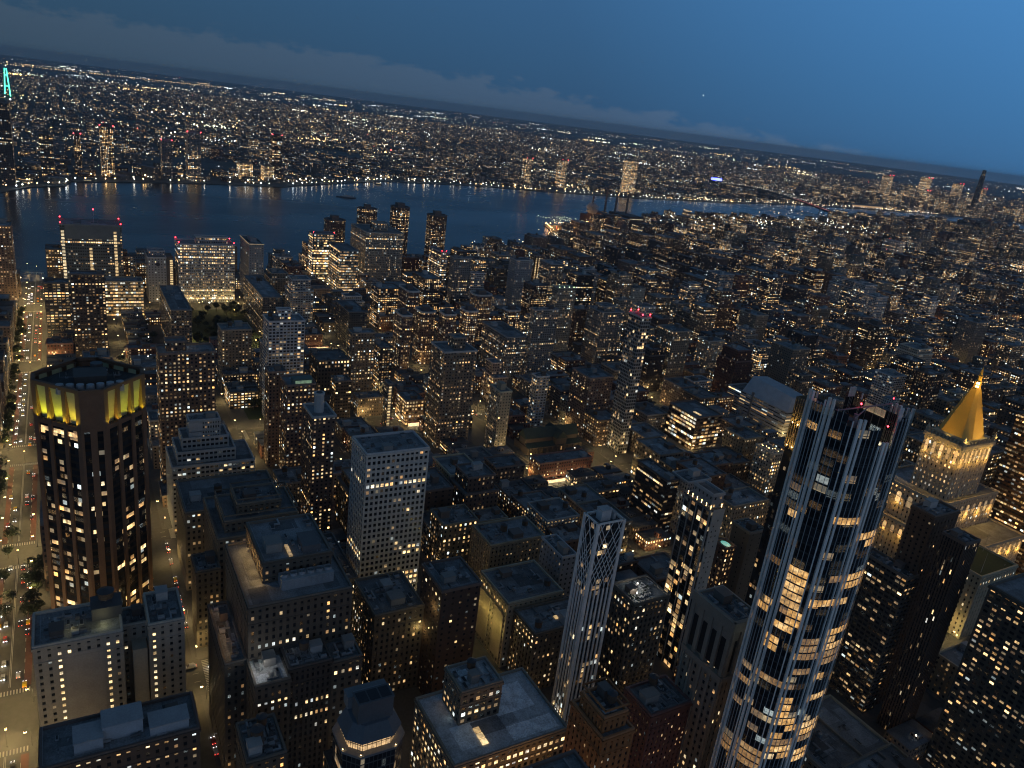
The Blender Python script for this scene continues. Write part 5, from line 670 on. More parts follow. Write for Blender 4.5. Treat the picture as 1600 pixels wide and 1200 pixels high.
FAR_LAMPS = [(274, -49, 0), (274, -128, 0), (274, -208, 0), (240, -272, 1), (308, -192, 1), (172, -352, 1), (138, -367, 0), (400, 28, 0), (377, -148, 3), (199, -358, 2), (377, -181, 3), (206, -367, 0), (430, 28, 0), (377, -214, 3), (410, -208, 0), (343, -325, 2), (478, -128, 0), (343, -358, 2), (199, -457, 2), (503, -127, 2), (410, -367, 0), (523, -181, 3), (546, -128, 0), (342, -447, 0), (444, -352, 1), (523, -280, 3), (503, -325, 2), (478, -367, 0), (523, -313, 3), (546, -288, 0), (512, -352, 1), (503, -391, 2), (580, -272, 1), (523, -379, 3), (614, -208, 0), (648, -113, 1), (523, -412, 3), (410, -526, 0), (444, -511, 1), (653, -193, 2), (681, -115, 3), (653, -226, 2), (342, -606, 0), (503, -490, 2), (523, -478, 3), (343, -622, 2), (478, -526, 0), (682, -208, 0), (681, -214, 3), (580, -431, 1), (512, -511, 1), (503, -523, 2), (523, -511, 3), (682, -288, 0), (681, -313, 3), (503, -556, 2), (546, -526, 0), (716, -272, 1), (478, -606, 0), (580, -511, 1), (750, -208, 0), (512, -590, 1), (681, -412, 3), (653, -457, 2), (503, -622, 2), (523, -610, 3), (546, -606, 0), (818, -49, 0), (820, 28, 0), (503, -655, 2), (580, -590, 1), (523, -643, 3), (681, -478, 3), (716, -431, 1), (850, 28, 0), (852, -33, 1), (852, -113, 1), (870, 5, 2), (870, -28, 2), (681, -544, 3), (870, -61, 2), (750, -447, 0), (870, -94, 2), (870, -127, 2), (653, -589, 2), (716, -511, 1), (852, -272, 1), (886, -128, 0), (898, -16, 3), (898, -82, 3), (653, -622, 2), (898, -115, 3), (870, -259, 2), (750, -526, 0), (614, -686, 0), (653, -655, 2), (716, -590, 1), (870, -325, 2), (648, -670, 1), (681, -643, 3), (653, -688, 2), (898, -313, 3), (920, -272, 1), (681, -676, 3), (898, -346, 3), (523, -808, 3), (750, -606, 0), (682, -686, 0), (520, -826, 1), (614, -765, 0), (784, -590, 1), (681, -709, 3), (920, -352, 1), (523, -841, 3), (886, -447, 0), (550, -826, 1), (520, -848, 0), (988, -192, 1), (550, -848, 0), (610, -826, 1), (580, -848, 0), (898, -511, 3), (610, -848, 0), (954, -447, 0), (546, -924, 0), (1022, -367, 0), (1098, 71, 2), (1098, -127, 2), (614, -924, 0), (988, -511, 1), (1056, -352, 1), (760, -826, 1), (1124, -113, 1), (1126, -115, 3), (681, -907, 3), (546, -1004, 0), (1098, -325, 2), (682, -924, 0), (1022, -526, 0), (1090, -367, 0), (1150, 28, 0), (988, -590, 1), (653, -952, 2), (1098, -358, 2), (790, -848, 0), (681, -940, 3), (523, -1039, 3), (1158, -128, 0), (1098, -391, 2), (1056, -511, 1), (1124, -352, 1), (1126, -346, 3), (820, -848, 0), (1180, 28, 0), (653, -985, 2), (648, -988, 1), (1126, -379, 3), (1022, -606, 0), (1126, -412, 3), (653, -1018, 2), (1056, -590, 1), (1210, 28, 0), (682, -1004, 0), (681, -1006, 3), (1098, -523, 2), (1226, -128, 0), (988, -750, 1), (1158, -447, 0), (1192, -352, 1), (852, -909, 1), (1090, -606, 0), (523, -1138, 3), (1226, -288, 0), (1098, -622, 2), (870, -919, 2), (1192, -431, 1), (681, -1072, 3), (886, -924, 0), (546, -1163, 0), (1126, -643, 3), (1307, -94, 2), (614, -1163, 0), (648, -1148, 1), (653, -1150, 2), (1126, -709, 3), (1329, -82, 3), (1226, -526, 0), (1329, -148, 3), (1307, -292, 2), (988, -909, 1), (653, -1183, 2), (716, -1148, 1), (818, -1084, 0), (1329, -313, 3), (1126, -775, 3), (898, -1039, 3), (1329, -346, 3), (653, -1216, 2), (681, -1204, 3), (648, -1227, 1), (898, -1072, 3), (653, -1249, 2), (681, -1237, 3), (682, -1243, 0), (852, -1148, 1), (1329, -544, 3), (653, -1282, 2), (954, -1084, 0), (1329, -577, 3), (898, -1138, 3), (750, -1243, 0), (988, -1068, 1), (784, -1227, 1), (614, -1322, 0), (648, -1307, 1), (653, -1315, 2), (870, -1183, 2), (920, -1148, 1), (1090, -1004, 0), (1192, -909, 1), (681, -1336, 3), (954, -1163, 0), (750, -1322, 0), (898, -1237, 3), (1226, -924, 0), (1192, -988, 1), (1226, -1004, 0), (1158, -1084, 0), (784, -1386, 1), (1192, -1068, 1), (852, -1386, 1), (954, -1322, 0), (750, -1482, 0), (1226, -1163, 0), (818, -1482, 0), (898, -1435, 3), (852, -1466, 1), (870, -1480, 2), (760, -1542, 1), (898, -1468, 3), (886, -1482, 0), (920, -1466, 1), (760, -1564, 0), (1056, -1386, 1), (870, -1513, 2), (898, -1501, 3), (1192, -1307, 1), (870, -1546, 2), (880, -1542, 1), (898, -1534, 3), (1124, -1386, 1), (880, -1564, 0), (870, -1579, 2), (1226, -1322, 0), (784, -1625, 1), (898, -1567, 3), (940, -1542, 1), (1158, -1402, 0), (970, -1542, 1), (870, -1612, 2), (818, -1641, 0), (898, -1600, 3), (852, -1625, 1), (970, -1564, 0), (870, -1645, 2), (898, -1633, 3), (886, -1641, 0), (920, -1625, 1), (870, -1678, 2), (898, -1666, 3), (954, -1641, 0), (852, -1705, 1), (870, -1711, 2), (898, -1699, 3), (1226, -1482, 0), (1022, -1641, 0), (886, -1720, 0), (920, -1705, 1), (870, -1744, 2), (898, -1732, 3), (954, -1720, 0), (988, -1705, 1), (852, -1784, 1), (870, -1777, 2), (898, -1765, 3), (1056, -1705, 1), (920, -1784, 1), (870, -1810, 2), (1158, -1641, 0), (1090, -1720, 0), (954, -1800, 0), (988, -1784, 1), (920, -1864, 1), (954, -1880, 0), (1124, -1784, 1), (988, -1864, 1), (1124, -1864, 1), (988, -1944, 1), (1158, -1880, 0), (1192, -1864, 1), (1090, -1959, 0), (1192, -1944, 1), (1226, -1959, 0)]
TREES = [(444, 42.4, 0, 1.1), (460, 40.8, 0, 1.0), (482, 44.9, 2, 1.0), (511, 43.7, 2, 0.8), (531, 42.3, 0, 1.2), (683, 51.9, 1, 0.9), (723, 50.3, 0, 0.9), (754, 56.2, 2, 1.0), (776, 49.8, 2, 1.0), (819, 56.4, 2, 1.2), (864, 51.7, 0, 1.1), (894, 48.2, 2, 1.0), (939, 62.2, 0, 1.1), (926, 52.0, 0, 0.9), (1022, 50.5, 2, 0.8), (984, 47.7, 0, 1.2), (491, 30.2, 1, 1.0), (479, 27.4, 2, 1.2), (474, 31.6, 1, 1.1), (466, 28.2, 1, 1.0), (472, 25.9, 2, 1.0), (453, 29.6, 0, 1.2), (448, 26.3, 0, 0.8), (444, 31.9, 1, 0.9), (440, 29.4, 2, 1.0), (486, 24.7, 2, 1.2), (1013, -61.3, 1, 1.0), (985, -66.2, 1, 1.1), (946, -71.2, 2, 1.1), (912, -57.2, 2, 0.9), (1011, -82.5, 1, 1.1), (921, -77.6, 0, 1.2), (878, -60.9, 2, 1.1), (880, -45.5, 0, 1.1), (856, -65.2, 1, 1.2), (957, -84.5, 2, 1.1), (819, -47.2, 2, 1.1), (799, -54.4, 2, 1.2), (299, 50.2, 1, 1.3), (329, 49.9, 0, 0.9), (391, 54.3, 0, 1.2), (404, 53.5, 1, 1.2), (428, 55.0, 1, 0.9), (444, 49.7, 0, 1.4), (455, 50.4, 0, 1.4), (468, 54.8, 1, 1.1), (550, 52.8, 2, 1.0), (588, 53.5, 0, 1.4), (598, 52.4, 2, 1.1), (613, 51.2, 1, 1.2), (622, 53.0, 1, 1.1), (637, 52.8, 1, 1.3), (687, 54.8, 0, 1.4), (703, 51.1, 2, 1.1), (715, 53.7, 2, 1.0), (726, 53.7, 0, 1.4), (740, 51.2, 0, 1.2), (754, 50.5, 1, 1.2), (769, 51.3, 1, 1.2), (784, 54.2, 0, 0.9), (792, 54.4, 1, 1.0), (804, 52.4, 0, 1.1), (836, 51.0, 2, 0.9), (847, 50.2, 1, 1.2), (913, 51.8, 1, 1.2), (924, 50.4, 0, 1.1), (951, 51.9, 2, 1.0), (966, 53.6, 2, 1.2), (975, 54.4, 0, 1.3), (1000, 49.7, 2, 1.2), (1015, 52.7, 0, 1.1), (1029, 51.1, 2, 0.9), (1038, 54.7, 2, 1.0), (1057, 52.5, 0, 1.1), (1068, 54.4, 0, 1.0), (1083, 50.2, 0, 1.1), (1003, -173, 1, 1.0), (1013, -163, 0, 1.1), (1046, -205, 0, 1.2), (894, -201, 1, 1.3), (1062, -198, 2, 1.1), (917, -199, 1, 1.2), (1006, -176, 0, 1.3), (973, -195, 0, 1.2), (963, -199, 0, 0.9), (980, -152, 2, 1.0), (1051, -155, 1, 0.9), (1015, -143, 1, 1.1), (1028, -168, 0, 1.0), (940, -157, 1, 1.0), (911, -203, 1, 1.0), (1071, -141, 1, 0.9), (1028, -129, 2, 1.2), (1069, -141, 2, 0.9), (950, -162, 2, 1.2), (982, -186, 1, 0.9), (903, -197, 1, 0.9), (889, -137, 0, 0.9), (908, -166, 2, 1.3), (1004, -140, 0, 1.3), (1001, -162, 0, 0.9), (1040, -129, 0, 1.1), (1065, -190, 0, 1.0), (921, -185, 2, 1.2), (1080, -185, 2, 1.0), (957, -171, 0, 1.0), (933, -130, 2, 1.3), (970, -159, 2, 1.2), (992, -166, 2, 1.1), (1069, -192, 1, 1.2), (1075, -163, 1, 1.1), (1062, -194, 0, 0.9), (991, -129, 2, 1.1), (1046, -151, 1, 1.1), (1006, -125, 0, 1.0), (940, -140, 0, 0.9), (959, -179, 0, 1.1), (1029, -148, 0, 1.1), (1058, -138, 2, 0.9), (1091, -199, 1, 1.2), (1067, -201, 0, 1.3), (1019, -142, 0, 1.3), (1062, -185, 0, 1.2), (913, -155, 2, 1.3), (1071, -184, 0, 1.0), (972, -146, 0, 0.9), (939, -131, 0, 1.0), (1005, -150, 0, 0.9), (953, -174, 0, 1.0), (1006, -128, 1, 0.9), (950, -133, 0, 1.2), (907, -133, 1, 0.9), (1080, -175, 1, 1.2), (945, -150, 2, 1.3), (1054, -196, 1, 1.2), (996, -196, 1, 1.1), (896, -181, 2, 1.1), (922, -153, 2, 0.9), (737, -144, 1, 0.9), (784, -183, 1, 1.2), (761, -169, 1, 1.2), (744, -174, 0, 1.2), (715, -181, 2, 1.1), (768, -172, 1, 1.0), (710, -183, 1, 1.1), (727, -152, 1, 1.3), (785, -168, 0, 1.0), (777, -184, 1, 1.1), (763, -162, 2, 0.9), (765, -162, 2, 1.2), (775, -153, 2, 1.2), (778, -150, 2, 1.1), (754, -180, 1, 1.0), (731, -148, 1, 1.3), (786, -171, 2, 1.3), (732, -165, 2, 1.2), (731, -147, 1, 0.9), (722, -158, 0, 1.2), (762, -165, 2, 1.2), (723, -151, 0, 0.9), (910, -1435, 1, 0.9), (882, -1432, 0, 0.9), (948, -1441, 0, 0.9), (925, -1471, 1, 1.1), (966, -1518, 1, 1.2), (862, -1381, 2, 1.2), (849, -1580, 1, 1.3), (872, -1584, 0, 1.1), (943, -1476, 0, 1.2), (898, -1384, 2, 0.9), (910, -1422, 2, 1.3), (872, -1475, 0, 1.1), (943, -1498, 0, 1.1), (850, -1535, 1, 1.1), (892, -1498, 0, 1.3), (879, -1506, 1, 1.1), (866, -1594, 2, 1.1), (867, -1593, 0, 1.2), (903, -1553, 0, 1.1), (886, -1592, 2, 0.9), (897, -1499, 0, 1.3), (960, -1538, 1, 1.1), (866, -1441, 1, 1.3), (922, -1394, 1, 1.0), (947, -1481, 1, 1.1), (918, -1592, 1, 1.2), (890, -1576, 2, 1.1), (857, -1443, 0, 0.9), (857, -1557, 0, 1.1), (870, -1470, 1, 1.0), (972, -1478, 1, 1.3), (967, -1591, 1, 1.2), (927, -1499, 1, 0.9), (899, -1471, 2, 1.0), (1509, -1942, 0, 1.3), (1538, -2110, 2, 1.0), (1429, -1981, 1, 1.0), (1525, -2081, 1, 1.3), (1481, -1997, 2, 1.2), (1552, -2217, 0, 1.2), (1404, -2085, 2, 1.2), (1416, -2156, 2, 0.9), (1498, -2215, 1, 1.3), (1517, -2127, 1, 0.9), (1431, -1986, 0, 1.0), (1450, -2090, 2, 1.0), (1510, -1927, 2, 0.9), (1558, -2195, 1, 1.3), (1435, -2056, 1, 1.1), (1545, -2131, 2, 1.2), (1475, -2037, 0, 1.3), (1418, -2223, 0, 0.9), (1543, -2203, 1, 1.0), (1532, -2019, 0, 1.2), (1522, -1960, 1, 1.1), (1506, -1989, 1, 1.3), (1495, -1977, 0, 0.9), (1401, -2137, 2, 0.9), (1455, -2080, 0, 1.3), (1510, -2117, 2, 0.9), (1483, -2153, 0, 1.0), (1469, -2204, 0, 1.0), (1520, -2166, 0, 1.3), (1558, -2040, 2, 1.1)]
N_STREET_TREES = 76

# ------------------------------------------------------------------ ground, river, roads
NEAR_SHORE = [(1230, 600), (1240, 200), (1250, 43), (1330, -120), (1345, -330), (1335, -385), (1445, -385), (1445, -665), (1400, -675), (1490, -743), (1560, -800), (1720, -1095), (1880, -1215), (1975, -1250), (1996, -1381), (2119, -1566), (2248, -1832), (2352, -2241), (2370, -2626), (2440, -3000), (2700, -3416), (2960, -4000), (2950, -4600), (2500, -5600), (1500, -7500)]
FAR_SHORE = [(2000, 1500), (2050, 300), (2088, 118), (2200, 60), (2250, -10), (2341, -23), (2454, -333), (2494, -599), (2700, -850), (2865, -1072), (2934, -1490), (2898, -1846), (2897, -2341), (2950, -2700), (2980, -3006), (3090, -3400), (3208, -4254), (3200, -5200), (2800, -6300), (1900, -8000)]
def shore_x(poly, y):
    for (x0, y0), (x1, y1) in zip(poly, poly[1:]):
        if y1 <= y <= y0: return x0 + (x1 - x0) * (y0 - y) / max(1e-6, y0 - y1)
    return None
def land(name, poly, mat, z1=0.0, z0=-5.0):
    import bmesh
    bm = bmesh.new(); vs = [bm.verts.new((x, y, z1)) for x, y in poly]; f = bm.faces.new(vs)
    if f.normal.z < 0 or f.calc_area() and (f.normal_update() or f.normal.z < 0): f.normal_flip()
    n = len(poly)
    for i in range(n):
        a, b = poly[i], poly[(i + 1) % n]
        bm.faces.new([bm.verts.new((*a, z1)), bm.verts.new((*b, z1)), bm.verts.new((*b, z0)), bm.verts.new((*a, z0))])
    me = bpy.data.meshes.new(name); bmesh.ops.triangulate(bm, faces=[f for f in bm.faces if len(f.verts) > 4]); bm.to_mesh(me); bm.free()
    me.materials.append(mat); o = bpy.data.objects.new(name, me); COL.objects.link(o); return tag(o, kind='structure')
m = MB(); m.face([(-1500, -14000, -2), (9000, -14000, -2), (9000, 9000, -2), (-1500, 9000, -2)]); tag(m.build("river", WATER), kind='structure')
land("ground", [(-1200, 600)] + [(-1200, -7500)] + NEAR_SHORE[::-1], ASPHALT)
land("far_shore_ground", FAR_SHORE + [(1900, -14000), (9000, -39000), (24000, -33000), (34000, -22000), (40000, -6000), (40500, 6000), (38000, 18000), (2000, 18000)], FARLAND, 0.0)

AVX = [(55, 15), (210, 12), (360, 18), (513, 11), (667, 15), (884, 15), (1112, 15), (1318, 12), (1520, 10), (1720, 10), (1920, 10), (2120, 10), (2330, 10), (2540, 10)]
STR = [(38.6 + 79.6 * 2, 9), (38.6 + 79.6, 9)] + [(38.6 - 79.6 * k, 15 if k in (0, 11, 20) else 9) for k in range(0, 60)]
def pavement(x0, y0, x1, y1):
    m = MB(); m.box(x0, y0, 0, x1, y1, .15); return tag(m.build("pavement", PAVE, attrs=False), kind='structure')
far_m = MB()
for (xa, wa), (xb, wb) in zip(AVX, AVX[1:]):
    for (yb, hb), (ya, ha) in zip(STR, STR[1:]):
        x0, x1, y0, y1 = xa + wa - 3.5, xb - wb + 3.5, ya + ha - (5.5 if ha > 12 else 3), yb - hb + (5.5 if hb > 12 else 3)
        s = shore_x(NEAR_SHORE, (y0 + y1) / 2)
        if s is None or x0 > s - 30: continue
        x1 = min(x1, s - 35)
        if x1 - x0 < 10: continue
        if x0 < 900 and y0 > -560: pavement(x0, y0, x1, y1)
        else: far_m.box(x0, y0, 0, x1, y1, .15)
tag(far_m.build("distant_pavement", PAVE, attrs=False), kind='structure')
# painted markings: lane lines along the wide street, crossings at the two corners, a red bus lane
m = MB()
def sheet(x0, y0, x1, y1, z=.008): m.face([(x0, y0, z), (x1, y0, z), (x1, y1, z), (x0, y1, z)])
WY = 38.6
for (xa, wa), (xb, wb) in zip(AVX[1:7], AVX[2:8]):
    x = xa + wa + 7
    while x < xb - wb - 7:
        for yy in (WY - 6.2, WY + 6.2): sheet(x, yy - .12, x + 3, yy + .12)
        for yy in (WY - .3, WY + .3): sheet(x, yy - .1, x + 9, yy + .1)
        x += 9
    for xs in (xa + wa + 1.2, xb - wb - 4.6):
        k = WY - 9
        while k < WY + 9: sheet(xs, k, xs + 3.4, k + .6); k += 1.35
for (xa, wa) in AVX[1:5]:
    for ya in (WY - 15 - 4.4, WY + 15 + 1, -41 + 9 + 1, -41 - 9 - 4.4, -120.6 + 9 + 1, -120.6 - 9 - 4.4):
        k = xa - wa + 4.5
        while k < xa + wa - 4.5: sheet(k, ya, k + .6, ya + 3.4); k += 1.35
    y = WY - 24
    while y > -900:
        for dx in (-3.3, 3.3): sheet(xa + dx - .1, y, xa + dx + .1, y + 3)
        y -= 9
tag(m.build("road_marking", PAINT, attrs=False), kind='structure')
m = MB()
for (xa, wa), (xb, wb) in zip(AVX[1:6], AVX[2:7]):
    for yy in (WY - 9.4, WY + 6.4): m.face([(xa + wa + 6, yy, .004), (xb - wb - 6, yy, .004), (xb - wb - 6, yy + 3.2, .004), (xa + wa + 6, yy + 3.2, .004)])
tag(m.build("bus_lane", REDROAD, attrs=False), kind='structure')
def grass(x0, y0, x1, y1):
    m = MB(); m.box(x0, y0, .15, x1, y1, .2); tag(m.build("lawn", GRASS, attrs=False), kind='structure')
grass(905, -207, 1090, -122); grass(700, -188, 795, -142); grass(845, -1600, 975, -1345); grass(1400, -2230, 1560, -1920)

# ------------------------------------------------------------------ building kit
def fcorners(r): return [(r[0], r[1]), (r[2], r[1]), (r[2], r[3]), (r[0], r[3])]   # faces: 0 south, 1 east, 2 north, 3 west
def obox(m, a, u, n, s0, s1, z0, z1, d0, d1, c, mi=0):
    P_ = lambda s, d, z: (a[0] + u[0] * s + n[0] * d, a[1] + u[1] * s + n[1] * d, z)
    F = lambda *q: m.face(list(q), mi, None, c)
    F(P_(s0, d1, z0), P_(s1, d1, z0), P_(s1, d1, z1), P_(s0, d1, z1)); F(P_(s0, d0, z0), P_(s0, d1, z0), P_(s0, d1, z1), P_(s0, d0, z1))
    F(P_(s1, d1, z0), P_(s1, d0, z0), P_(s1, d0, z1), P_(s1, d1, z1)); F(P_(s0, d1, z1), P_(s1, d1, z1), P_(s1, d0, z1), P_(s0, d0, z1))
    F(P_(s0, d0, z0), P_(s1, d0, z0), P_(s1, d1, z0), P_(s0, d1, z0))
def frame_face(m, a, b, z0, z1, st, proud=.40):
    L = math.hypot(b[0] - a[0], b[1] - a[1]); u = ((b[0] - a[0]) / L, (b[1] - a[1]) / L); n = (u[1], -u[0])
    nc = max(1, round(L / st['cp'])); nf = max(1, round((z1 - z0) / st['fp'])); pw = (1 - st['wf']) * L / nc; fh = (z1 - z0) / nf; sh = (1 - st['hf']) * fh
    c = (*st['rgb'], 0); cd = (*[q * .9 for q in st['rgb']], 0)
    for i in range(nc + 1):
        s = i * L / nc; s0, s1 = s - pw / 2, s + pw / 2
        if i == 0: s0 = -proud + .01
        if i == nc: s1 = L + proud - .01
        obox(m, a, u, n, s0, s1, z0, z1, 0, proud, c)
    if st['hf'] < .93:
        for k in range(nf + 1):
            z = z0 + k * fh; obox(m, a, u, n, .05, L - .05, max(z0, z - sh / 2), min(z1 + .02, z + sh / 2), 0, proud - .09, cd)
    if st['wf'] < .65 and st['hf'] < .6 and L > 8: # belt courses and a cornice
        for z, hh, pr in ((z1 - 1.3, 1.3, .85), (z1 - 1.3 - fh * 2, .45, .6), (z0 + fh * 3, .7, .6)):
            if z > z0: obox(m, a, u, n, -pr + .02, L + pr - .02, z, z + hh - .02, 0, pr, c)
WIN = {}
def lit_window_mesh(mat):
    if mat.name not in WIN:
        m = MB(); m.box(-.5, -1, -.5, .5, 0, .5, 0, (.3, .3, .3, 0), True); o = m.build("lit_window", mat, attrs=False)
        WIN[mat.name] = o.data; bpy.data.objects.remove(o)
    return WIN[mat.name]
def add_windows(root, r, st, face, cells, depth=.12):
    """single lit windows (each an object) in the openings of one facade; cells = [(col, floor, material)]"""
    q = fcorners(r); a, b = q[face], q[(face + 1) % 4]
    L = math.hypot(b[0] - a[0], b[1] - a[1]); u = ((b[0] - a[0]) / L, (b[1] - a[1]) / L); n = (u[1], -u[0]); ang = math.atan2(n[0], -n[1])
    nc = max(1, round(L / st['cp'])); nf = max(1, round((r[5] - r[4]) / st['fp'])); fh = (r[5] - r[4]) / nf; pw = L / nc
    for c, f, mt in cells:
        if not (0 <= c < nc and 0 <= f < nf): continue
        s = (c + .5) * pw; z = r[4] + (f + .5) * fh
        o = bpy.data.objects.new("lit_window", lit_window_mesh(mt)); COL.objects.link(o); o.parent = root
        o.location = (a[0] + u[0] * s + n[0] * .005, a[1] + u[1] * s + n[1] * .005, z); o.rotation_euler.z = ang; o.scale = (st['wf'] * pw * .98, depth, st['hf'] * fh * .98)
def grid_n(r, st, face):
    L = (r[2] - r[0]) if face in (0, 2) else (r[3] - r[1]); return max(1, round(L / st['cp'])), max(1, round((r[5] - r[4]) / st['fp']))
def pick_mat(): return random.choice([W_AMBER, W_WARM, W_WARM, W_WHITE, W_AMBER, W_DIM, W_COOL])
def row_cells(r, st, face, from_top, p=.85, f0=0, f1=1, mats=None):
    nc, nf = grid_n(r, st, face); out_ = []
    for k in (from_top if isinstance(from_top, (list, tuple, range)) else [from_top]):
        for c in range(int(nc * f0), int(math.ceil(nc * f1))):
            if random.random() < p: out_.append((c, nf - 1 - k, random.choice(mats) if mats else pick_mat()))
    return out_
def rand_cells(r, st, face, n, top=0, bottom=1e9):
    nc, nf = grid_n(r, st, face); out_ = {}
    for _ in range(n):
        out_[(random.randrange(nc), nf - 1 - random.randint(top, int(min(nf - 1, bottom))))] = pick_mat()
    return [(c, f, mt) for (c, f), mt in out_.items()]
def roof_part(root, r, st, par=.9, trim=None, name="roof", thick=.4):
    x0, y0, x1, y1, z0, h = r; k = random.uniform(.75, 1.25); c = (*[q * k for q in st['roof']], 0); m = MB()
    m.face([(x0 + .05, y0 + .05, h - .4), (x1 - .05, y0 + .05, h - .4), (x1 - .05, y1 - .05, h - .4), (x0 + .05, y1 - .05, h - .4)], 0, None, c)
    # patched membrane strips, 4 mm above the deck
    for _ in range(random.randint(4, 8)):
        w, d = random.uniform(.15, .45) * (x1 - x0), random.uniform(.15, .45) * (y1 - y0); px, py = random.uniform(x0 + .6, x1 - w - .6), random.uniform(y0 + .6, y1 - d - .6); kk = random.uniform(.45, 1.7)
        zz = h - .4 + .004 * (_ + 1); m.face([(px, py, zz), (px + w, py, zz), (px + w, py + d, zz), (px, py + d, zz)], 0, None, (*[q * kk for q in c[:3]], 0))
    o = m.build(name, [ROOF], root)
    tc_ = (*(trim or [min(.5, q * 1.25 + .03) for q in st['rgb']]), 0); m = MB(); t = thick
    e = .52 if trim else .46
    m.box(x0 - e, y0 - e, h - .4 - par * .4, x1 + e, y0 + t, h + par, 0, tc_, True); m.box(x0 - e, y1 - t, h - .4 - par * .4, x1 + e, y1 + e, h + par, 0, tc_, True)
    m.box(x0 - e, y0 + t, h - .4 - par * .4, x0 + t, y1 - t, h + par - .003, 0, tc_, True); m.box(x1 - t, y0 + t, h - .4 - par * .4, x1 + e, y1 - t, h + par - .003, 0, tc_, True)
    m.build("parapet", [TRIM], o); return o
def penthouse(root, x0, y0, x1, y1, z0, z1, rgb=(.2, .2, .2), name="penthouse"):
    m = MB(); m.box(x0, y0, z0, x1, y1, z1, 0, (*rgb, 0)); m.box(x0 - .25, y0 - .25, z1, x1 + .25, y1 + .25, z1 + .35, 0, (*[q * .7 + .03 for q in rgb], 0), True); return m.build(name, [TRIM], root)
def water_tank(root, x, y, z, r=2.0, h=3.6):
    m = MB(); leg = 2.6
    for dx, dy in ((-1, -1), (1, -1), (1, 1), (-1, 1)): m.bar((x + dx * r * .65, y + dy * r * .65, z), (x + dx * r * .65, y + dy * r * .65, z + leg), .18)
    m.bar((x - r * .65, y - r * .65, z + .3), (x + r * .65, y - r * .65, z + leg), .1); m.bar((x - r * .65, y + r * .65, z + .3), (x - r * .65, y - r * .65, z + leg), .1); m.bar((x + r * .65, y + r * .65, z + .3), (x - r * .65, y + r * .65, z + leg), .1); m.cyl(x, y, z + leg - .2, z + leg, r, None, 12)
    o = m.build("water_tank", [DARKM], root); m = MB(); m.cyl(x, y, z + leg, z + leg + h, r, r * .97, 14)
    for k in (.15, .5, .85): m.cyl(x, y, z + leg + h * k, z + leg + h * k + .12, r * 1.02, None, 14, 0, (.3, .3, .3, 0), True)
    m.build("stave_barrel", [WOOD], o); m = MB(); m.cyl(x, y, z + leg + h, z + leg + h + 1.3, r * 1.12, 0, 14); m.build("cone_lid", [DARKM], o); return o
def air_unit(root, x, y, z, w, d, h):
    m = MB(); k = random.random(); g_ = random.uniform(.10, .34); c = (g_, g_ * 1.02, g_ * 1.05, 0)
    if k < .45: # boxed unit on rails with a square hood
        m.box(x, y, z + .3, x + w, y + d, z + .3 + h * .7, 0, c); m.box(x + .1, y + .1, z, x + w - .1, y + d - .1, z + .3, 0, c); m.box(x + w * .55, y + .15, z + .3 + h * .7, x + w * .9, y + d - .15, z + .6 + h * .7, 0, (.05, .05, .05, 0))
    elif k < .75: # duct run with a bend
        m.box(x, y, z + .4, x + w * 1.6, y + .8, z + 1.2, 0, c); m.box(x, y + .8, z + .4, x + .8, y + d * 1.3, z + 1.19, 0, c)
    else: # low skylight kerb
        m.box(x, y, z, x + w, y + d * .7, z + .5, 0, (.30, .31, .32, 0)); m.box(x + .25, y + .25, z + .5, x + w - .25, y + d * .7 - .25, z + .7, 0, (.03, .035, .04, 0))
    return m.build("air_handler", [TRIM], root)
def roof_clutter(root, r, z, n=4, tank=.5):
    if dist_of(r) < 480: n = int(n * 1.7) + 1
    x0, y0, x1, y1 = r[:4]; w, d = x1 - x0, y1 - y0
    if w < 8 or d < 8: n = min(n, 2)
    used = []
    def spot(a, b):
        for _ in range(14):
            x, y = random.uniform(x0 + 1, max(x0 + 1.1, x1 - a - 1)), random.uniform(y0 + 1, max(y0 + 1.1, y1 - b - 1))
            if all(x + a < q[0] or x > q[2] or y + b < q[1] or y > q[3] for q in used): used.append((x, y, x + a, y + b)); return x, y
        return None
    a, b = min(w * .32, random.uniform(4, 8)), min(d * .35, random.uniform(4, 8)); s = spot(a, b)
    if s: penthouse(root, s[0], s[1], s[0] + a, s[1] + b, z, z + random.uniform(2.8, 5), random.choice([(.16, .13, .11), (.27, .26, .24), (.11, .085, .07), (.42, .42, .41)]))
    if random.random() < tank and w > 9:
        s = spot(4.2, 4.2)
        if s: water_tank(root, s[0] + 2.1, s[1] + 2.1, z)
    for _ in range(n):
        a, b = random.uniform(1.6, 4.5), random.uniform(1.4, 3.0); s = spot(a, b)
        if s: air_unit(root, s[0], s[1], z, a, b, random.uniform(1.0, 2.2))
    if dist_of(r) < 480 and w > 14 and d > 14: # pipe runs and a guard rail
        for _ in range(3): a, b = random.uniform(x0 + 2, x1 - 9), random.uniform(y0 + 2, y1 - 9); m = MB(); m.bar((a, b, z + .35), (a + random.uniform(3, 7), b, z + .35), .12); m.bar((a, b, z + .35), (a, b + random.uniform(2, 7), z + .35), .12); m.build("roof_pipe", [METAL], root)
        m = MB()
        for zz in (1.7, 2.2): m.bar((x0 + .6, y1 - .6, z + zz), (x1 - .6, y1 - .6, z + zz), .05); m.bar((x0 + .6, y0 + .6, z + zz), (x0 + .6, y1 - .6, z + zz), .05)
        m.build("guard_rail", [METAL], root)
    m = MB(); k = 0
    for _ in range(n * 2):
        s = spot(.6, .6)
        if s and k < 3: m = MB(); m.cyl(s[0] + .3, s[1] + .3, z, z + random.uniform(.6, 1.5), .22, None, 6); m.build("roof_vent", [METAL], root); k += 1
